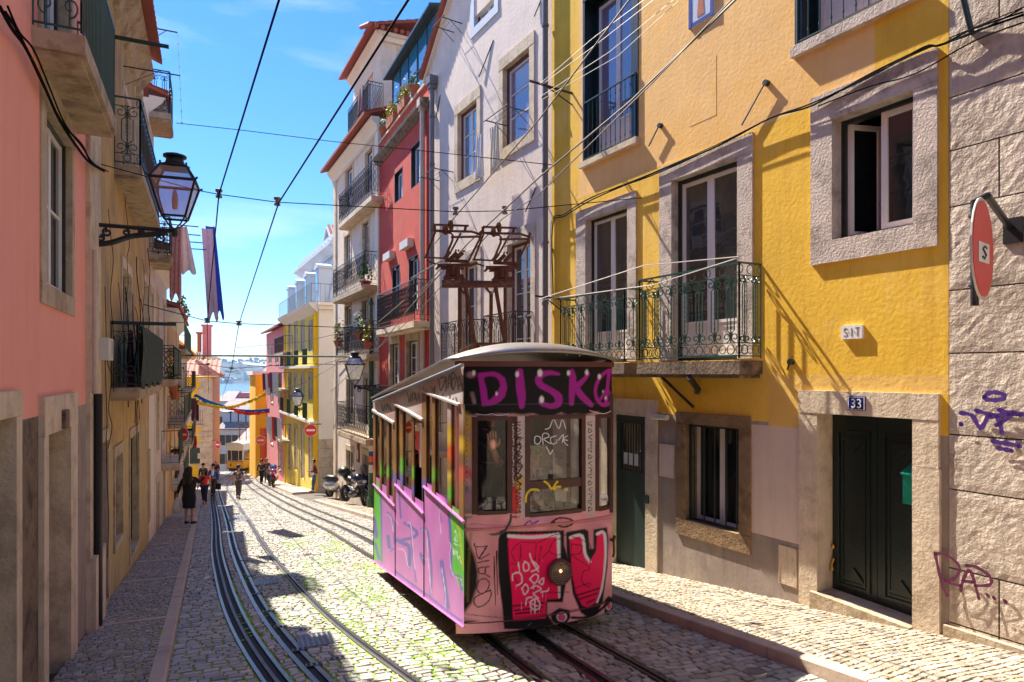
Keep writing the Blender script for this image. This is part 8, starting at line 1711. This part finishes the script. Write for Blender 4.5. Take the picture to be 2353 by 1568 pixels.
t, J, fw, sd = person('person in maroon shirt and jeans leaning on the yellow house corner with a phone', 724, 1116, -1.35, 1.76, 'cl_maroon', 'cl_jeans', 'hair', dict(pel=(0, .08, .95), waist=(0, .08, 1.07), chest=(0, .07, 1.3), neck=(0, .03, 1.45), jaw=(0, -.03, 1.55), head=(0, -.03, 1.63), elL=(.22, .02, 1.12), haL=(.1, -.22, 1.15), elR=(-.22, .02, 1.12), haR=(-.1, -.22, 1.13), kneeL=(.08, -.06, .5), ankL=(.06, -.02, .09), ankR=(-.06, -.12, .09), toeR=(-.06, -.26, .04)), .12, True, sleeves='long', shoes='cl_brown', loc=near(722, 34.2))
person('person in a grey jacket walking down the right side, near the parked red scooters', 600, 1086, A180, 1.74, 'cl_charcoal', 'cl_black', 'hair', walk, 0, False, sleeves='long', loc=near(601, 45))
t, J, fw, sd = person('grey haired person in grey standing behind the dark red scooter', 614, 1078, .2, 1.76, 'cl_grey', 'cl_charcoal', 'hair_grey', {}, 0, True, sleeves='long', loc=near(613, 46.5))
# driver and passenger inside the painted tram
mk('skin_lit', (1, .58, .36), .5, .06, 20, .05, 60)  # hand skin brightened in its colour in place of light on it
dc = P3(1133, 985, 8.05); t, J, fw, sd = person('tram driver in a dark jacket raising an open palm behind the left front window', 0, 0, .38, 1.62, 'cl_black', 'cl_black', 'hair', dict(elR=(-.3, -.2, 1.22), haR=(-.22, -.62, 1.3), shR=(-.19, -.05, 1.42)), 0, True, sleeves='long', loc=Vector((dc.x - .03, dc.y + .02, dc.z - 1.32)), group='people in the painted tram', girth=1.45)
hp = P3(1133, 1036, 7.37); mb = MB(); hand(mb, hp, (-.08, .0, 1), (.9, .3, .0), 1.35, .05, 1); mb.tube([hp + Vector((.0, .0, .02)), hp + Vector((.03, .18, -.10)), hp + Vector((.06, .5, -.2))], [.03, .045, .06], 8); mb.build('raised_hand', M['skin_lit'], t, True)
pc = P3(1228, 1040, 8.15); t, J, fw, sd = person('passenger in dark suit, pale shirt and tie looking out of the centre front window', 0, 0, .3, 1.7, 'cl_charcoal', 'cl_black', 'hair', {}, 0, True, sleeves='long', loc=Vector((pc.x, pc.y, pc.z - 1.60)), group='people in the painted tram')
mb = MB(); cc = J['chest'] + fw * .115 + Vector((0, 0, .06)); mb.add([cc + sd * -.07 + Vector((0, 0, .1)), cc + sd * .07 + Vector((0, 0, .1)), cc + fw * .02 + Vector((0, 0, -.14))], [(0, 2, 1)]); mb.build('shirt_front', M['cl_lilac'], t); mb = MB(); mb.tube([cc + fw * .02 + Vector((0, 0, .08)), cc + fw * .035 + Vector((0, 0, -.16))], [.018, .03], 5); mb.build('tie', M['cl_navy'], t)
for k, (px, py, d, mt, lb) in enumerate(((945, 1030, 11.0, 'cl_black', 'passenger in black seen through the middle side windows of the painted tram'), (893, 1020, 12.3, 'cl_white', 'passenger in pale clothes seen through the rear side windows of the painted tram'), (1020, 1035, 9.6, 'cl_plum', 'passenger in plum seen through the foremost side windows of the painted tram'))):
    c = P3(px, py, d); person(lb, 0, 0, 1.2 + k, 1.6, mt, 'cl_black', 'hair', {}, 0, False, sleeves='long', loc=Vector((c.x, c.y, c.z - 1.35)), group='people in the painted tram')

# ---------------------------------------------------------------- motorcycles and scooters
def wheel(t, c, ax, r, w, spoke=True):
    q = ax.to_track_quat('Z', 'Y').to_matrix(); mb = MB(); n = 26
    mb.tube([c + q @ Vector((math.cos(a * 2 * math.pi / n) * (r - w / 2), math.sin(a * 2 * math.pi / n) * (r - w / 2), 0)) for a in range(n)], w / 2, 8, close=True); wl = mb.build('wheel', M['rubber'], t, True)
    mb = MB(); mb.tube([c + q @ Vector((math.cos(a * 2 * math.pi / n) * (r - w), math.sin(a * 2 * math.pi / n) * (r - w), 0)) for a in range(n)], .014, 5, close=True); mb.lathe([(.05, -.05), (.06, 0), (.05, .05)], 10, c, 0, q)
    for a in range(5): v = q @ Vector((math.cos(a * 1.2566), math.sin(a * 1.2566), 0)); mb.tube([c, c + v * (r - w)], .014, 5)
    mb.build('rim', M['steel'], wl)
    mb = MB(); mb.lathe([(r * .45, .055), (r * .45, .06), (r * .25, .06)], 18, c, 0, q, False); mb.build('brake_disc', M['steel_dark'], wl)
def moto(label, g, head, s=1., paint='moto_navy', group='parked motorcycles'):
    t = thing('motorcycle', label, 'motorcycle', tuple(g), head, group); T = ROOTM[t.name]; V = lambda x, y, z: T @ (Vector((x, y, z)) * s); ax = T.to_3x3() @ Vector((1, 0, 0))
    wheel(t, V(0, -.72, .31), ax, .31 * s, .12 * s); wheel(t, V(0, .72, .31), ax, .31 * s, .15 * s)
    def tb(nm, gs, mt, sm=False):
        mb = MB(); [mb.tube([V(*p) for p in g_], [x * s for x in r_] if isinstance(r_, list) else r_ * s, 8) for g_, r_ in gs]; return mb.build(nm, M[mt], t, sm)
    tb('fork', [([(.1, -.72, .31), (.09, -.5, .85)], .025), ([(-.1, -.72, .31), (-.09, -.5, .85)], .025)], 'steel')
    tb('frame', [([(0, -.45, .8), (0, -.1, .45), (0, .3, .35), (0, .72, .31)], .04), ([(0, -.4, .85), (0, .2, .75), (0, .75, .8)], .035)], 'iron_black')
    tb('engine', [([(-.16, -.05, .42), (.16, -.05, .42)], .16), ([(-.2, .08, .36), (.2, .08, .36)], .11), ([(0, -.25, .62), (0, -.1, .5)], .13)], 'steel', True)
    tb('tank', [([(0, -.42, .88), (0, -.2, .95), (0, .05, .92), (0, .15, .82)], [.12, .18, .17, .1])], paint, True)
    tb('seat', [([(0, .08, .84), (0, .3, .82), (0, .55, .87), (0, .8, .92)], [.1, .14, .14, .08])], 'black_plastic', True)
    tb('exhaust', [([(.17, -.15, .35), (.19, .2, .25), (.22, .5, .35), (.24, .85, .45)], [.03, .035, .06, .06])], 'chrome', True)
    mb = MB(); mb.add([V(*p) for p in ((-.22, -.5, .82), (-.26, -.62, .95), (-.16, -.78, 1.0), (.16, -.78, 1.0), (.26, -.62, .95), (.22, -.5, .82), (-.2, -.66, 1.12), (.2, -.66, 1.12), (-.1, -.84, .82), (.1, -.84, .82), (0, -.5, .62))], [(0, 1, 2, 8), (2, 3, 9, 8), (3, 4, 5, 9), (1, 6, 2), (2, 6, 7, 3), (3, 7, 4), (0, 8, 10), (8, 9, 10), (9, 5, 10)]); mb.build('fairing', M[paint], t)
    for s_ in (-1, 1): mb = MB(); mb.ball(V(.1 * s_, -.8, .93), .075 * s, .05 * s, .06 * s, 10, 6); mb.build('headlight', M['lamp_glass_solid'], t, True)
    mb = MB(); mb.add([V(*p) for p in ((-.17, -.7, 1.1), (.17, -.7, 1.1), (.19, -.6, 1.35), (.1, -.55, 1.48), (-.1, -.55, 1.48), (-.19, -.6, 1.35))], [(0, 1, 2, 3, 4, 5)]); mb.build('windscreen', M['lamp_glass'], t)
    h = tb('handlebar', [([(-.38, -.4, 1.05), (-.2, -.45, 1.05), (.2, -.45, 1.05), (.38, -.4, 1.05)], .018)], 'black_plastic')
    for s_ in (-1, 1): mb = MB(); mb.tube([V(.3 * s_, -.45, 1.06), V(.34 * s_, -.5, 1.25)], .01 * s, 5); mb.ball(V(.37 * s_, -.5, 1.3), .08 * s, .03 * s, .05 * s, 9, 6); mb.build('mirror', M['black_plastic'], h, True)
    tb('top_box', [([(0, .6, 1.05), (0, .85, 1.08), (0, 1.05, 1.05)], [.16, .2, .15])], 'black_plastic', True)
    tb('mudguard', [([(0, -.98, .5), (0, -.85, .63), (0, -.68, .66), (0, -.5, .58)], [.03, .07, .07, .04])], paint, True)
    return t
def scooter(label, g, head, s=1., paint='scooter_silver', group='parked motorcycles'):
    t = thing('scooter', label, 'scooter', tuple(g), head, group); T = ROOTM[t.name]; V = lambda x, y, z: T @ (Vector((x, y, z)) * s); ax = T.to_3x3() @ Vector((1, 0, 0))
    wheel(t, V(0, -.6, .22), ax, .22 * s, .1 * s); wheel(t, V(0, .55, .22), ax, .22 * s, .1 * s)
    def tb(nm, gs, mt, sm=True):
        mb = MB(); [mb.tube([V(*p) for p in g_], [x * s for x in r_] if isinstance(r_, list) else r_ * s, 10) for g_, r_ in gs]; return mb.build(nm, M[mt], t, sm)
    tb('rear_body', [([(0, .1, .45), (0, .3, .5), (0, .6, .5), (0, .85, .48)], [.12, .22, .22, .08])], paint)
    tb('front_mudguard', [([(0, -.84, .28), (0, -.72, .42), (0, -.56, .45), (0, -.42, .3)], [.04, .09, .09, .06])], paint)
    mb = MB(); mb.add([V(*p) for p in ((-.2, -.34, .3), (.2, -.34, .3), (.23, -.4, .65), (.14, -.47, .95), (-.14, -.47, .95), (-.23, -.4, .65), (-.2, -.28, .3), (.2, -.28, .3), (.23, -.34, .65), (.14, -.41, .95), (-.14, -.41, .95), (-.23, -.34, .65), (-.15, .25, .26), (.15, .25, .26), (-.15, .25, .32), (.15, .25, .32))], [(5, 4, 3, 2, 1, 0), (6, 7, 8, 9, 10, 11), (0, 1, 7, 6), (1, 2, 8, 7), (2, 3, 9, 8), (3, 4, 10, 9), (4, 5, 11, 10), (5, 0, 6, 11), (6, 7, 13, 12), (6, 7, 15, 14), (12, 13, 15, 14)]); mb.build('leg_shield', M[paint], t)
    tb('seat', [([(0, .12, .74), (0, .3, .78), (0, .6, .78), (0, .82, .74)], [.08, .14, .14, .08])], 'black_plastic')
    tb('steering_head', [([(0, -.6, .22), (0, -.46, .6), (0, -.42, 1.0)], [.025, .03, .05]), ([(-.02, -.5, 1.02), (.02, -.4, 1.02)], .09)], paint)
    h = tb('handlebar', [([(-.34, -.32, 1.0), (0, -.42, 1.03), (.34, -.32, 1.0)], .02)], 'black_plastic'); mb = MB(); mb.ball(V(0, -.53, 1.02), .07 * s, .04 * s, .07 * s, 10, 6); mb.build('headlight', M['lamp_glass_solid'], t, True)
    for s_ in (-1, 1): mb = MB(); mb.tube([V(.2 * s_, -.38, 1.04), V(.27 * s_, -.42, 1.22)], .008 * s, 4); mb.ball(V(.28 * s_, -.42, 1.27), .05 * s, .02 * s, .05 * s, 8, 5); mb.build('mirror', M['black_plastic'], h, True)
    tb('kickstand', [([(0, .1, .3), (.15, .15, .02)], .014)], 'iron_black')
    return t
glass('lamp_glass_solid', (.5, .5, .48), 1.6, .1)
moto('dark blue touring motorcycle with windscreen and top box, nearest to the green mast', gnd(817, 1160, .12), .75, 1.12)
scooter('silver scooter parked behind the dark touring motorcycle', gnd(780, 1146, .12), 1.05, 1.12)
moto('dark red motorcycle parked nearest on the far right pavement', near(628, 43.5), .3, 1.0, 'scooter_red', 'two-wheelers parked down the street')
scooter('dark scooter just behind the red motorcycle down the street', near(619, 45.5), .4, 1.0, 'moto_navy', 'two-wheelers parked down the street')

# ---------------------------------------------------------------- air between here and the far shore
mb = MB(); mb.box(-3600, 2800, -60, 3600, -40, 110)
hz = bpy.data.materials.new('haze'); hz.use_nodes = True; t = hz.node_tree; t.nodes.clear(); pv = t.nodes.new('ShaderNodeVolumePrincipled'); pv.inputs['Color'].default_value = (.62, .8, 1, 1); pv.inputs['Density'].default_value = .00009
t.links.new(pv.outputs[0], t.nodes.new('ShaderNodeOutputMaterial').inputs['Volume']); tag(mb.build('haze', hz), kind='stuff')
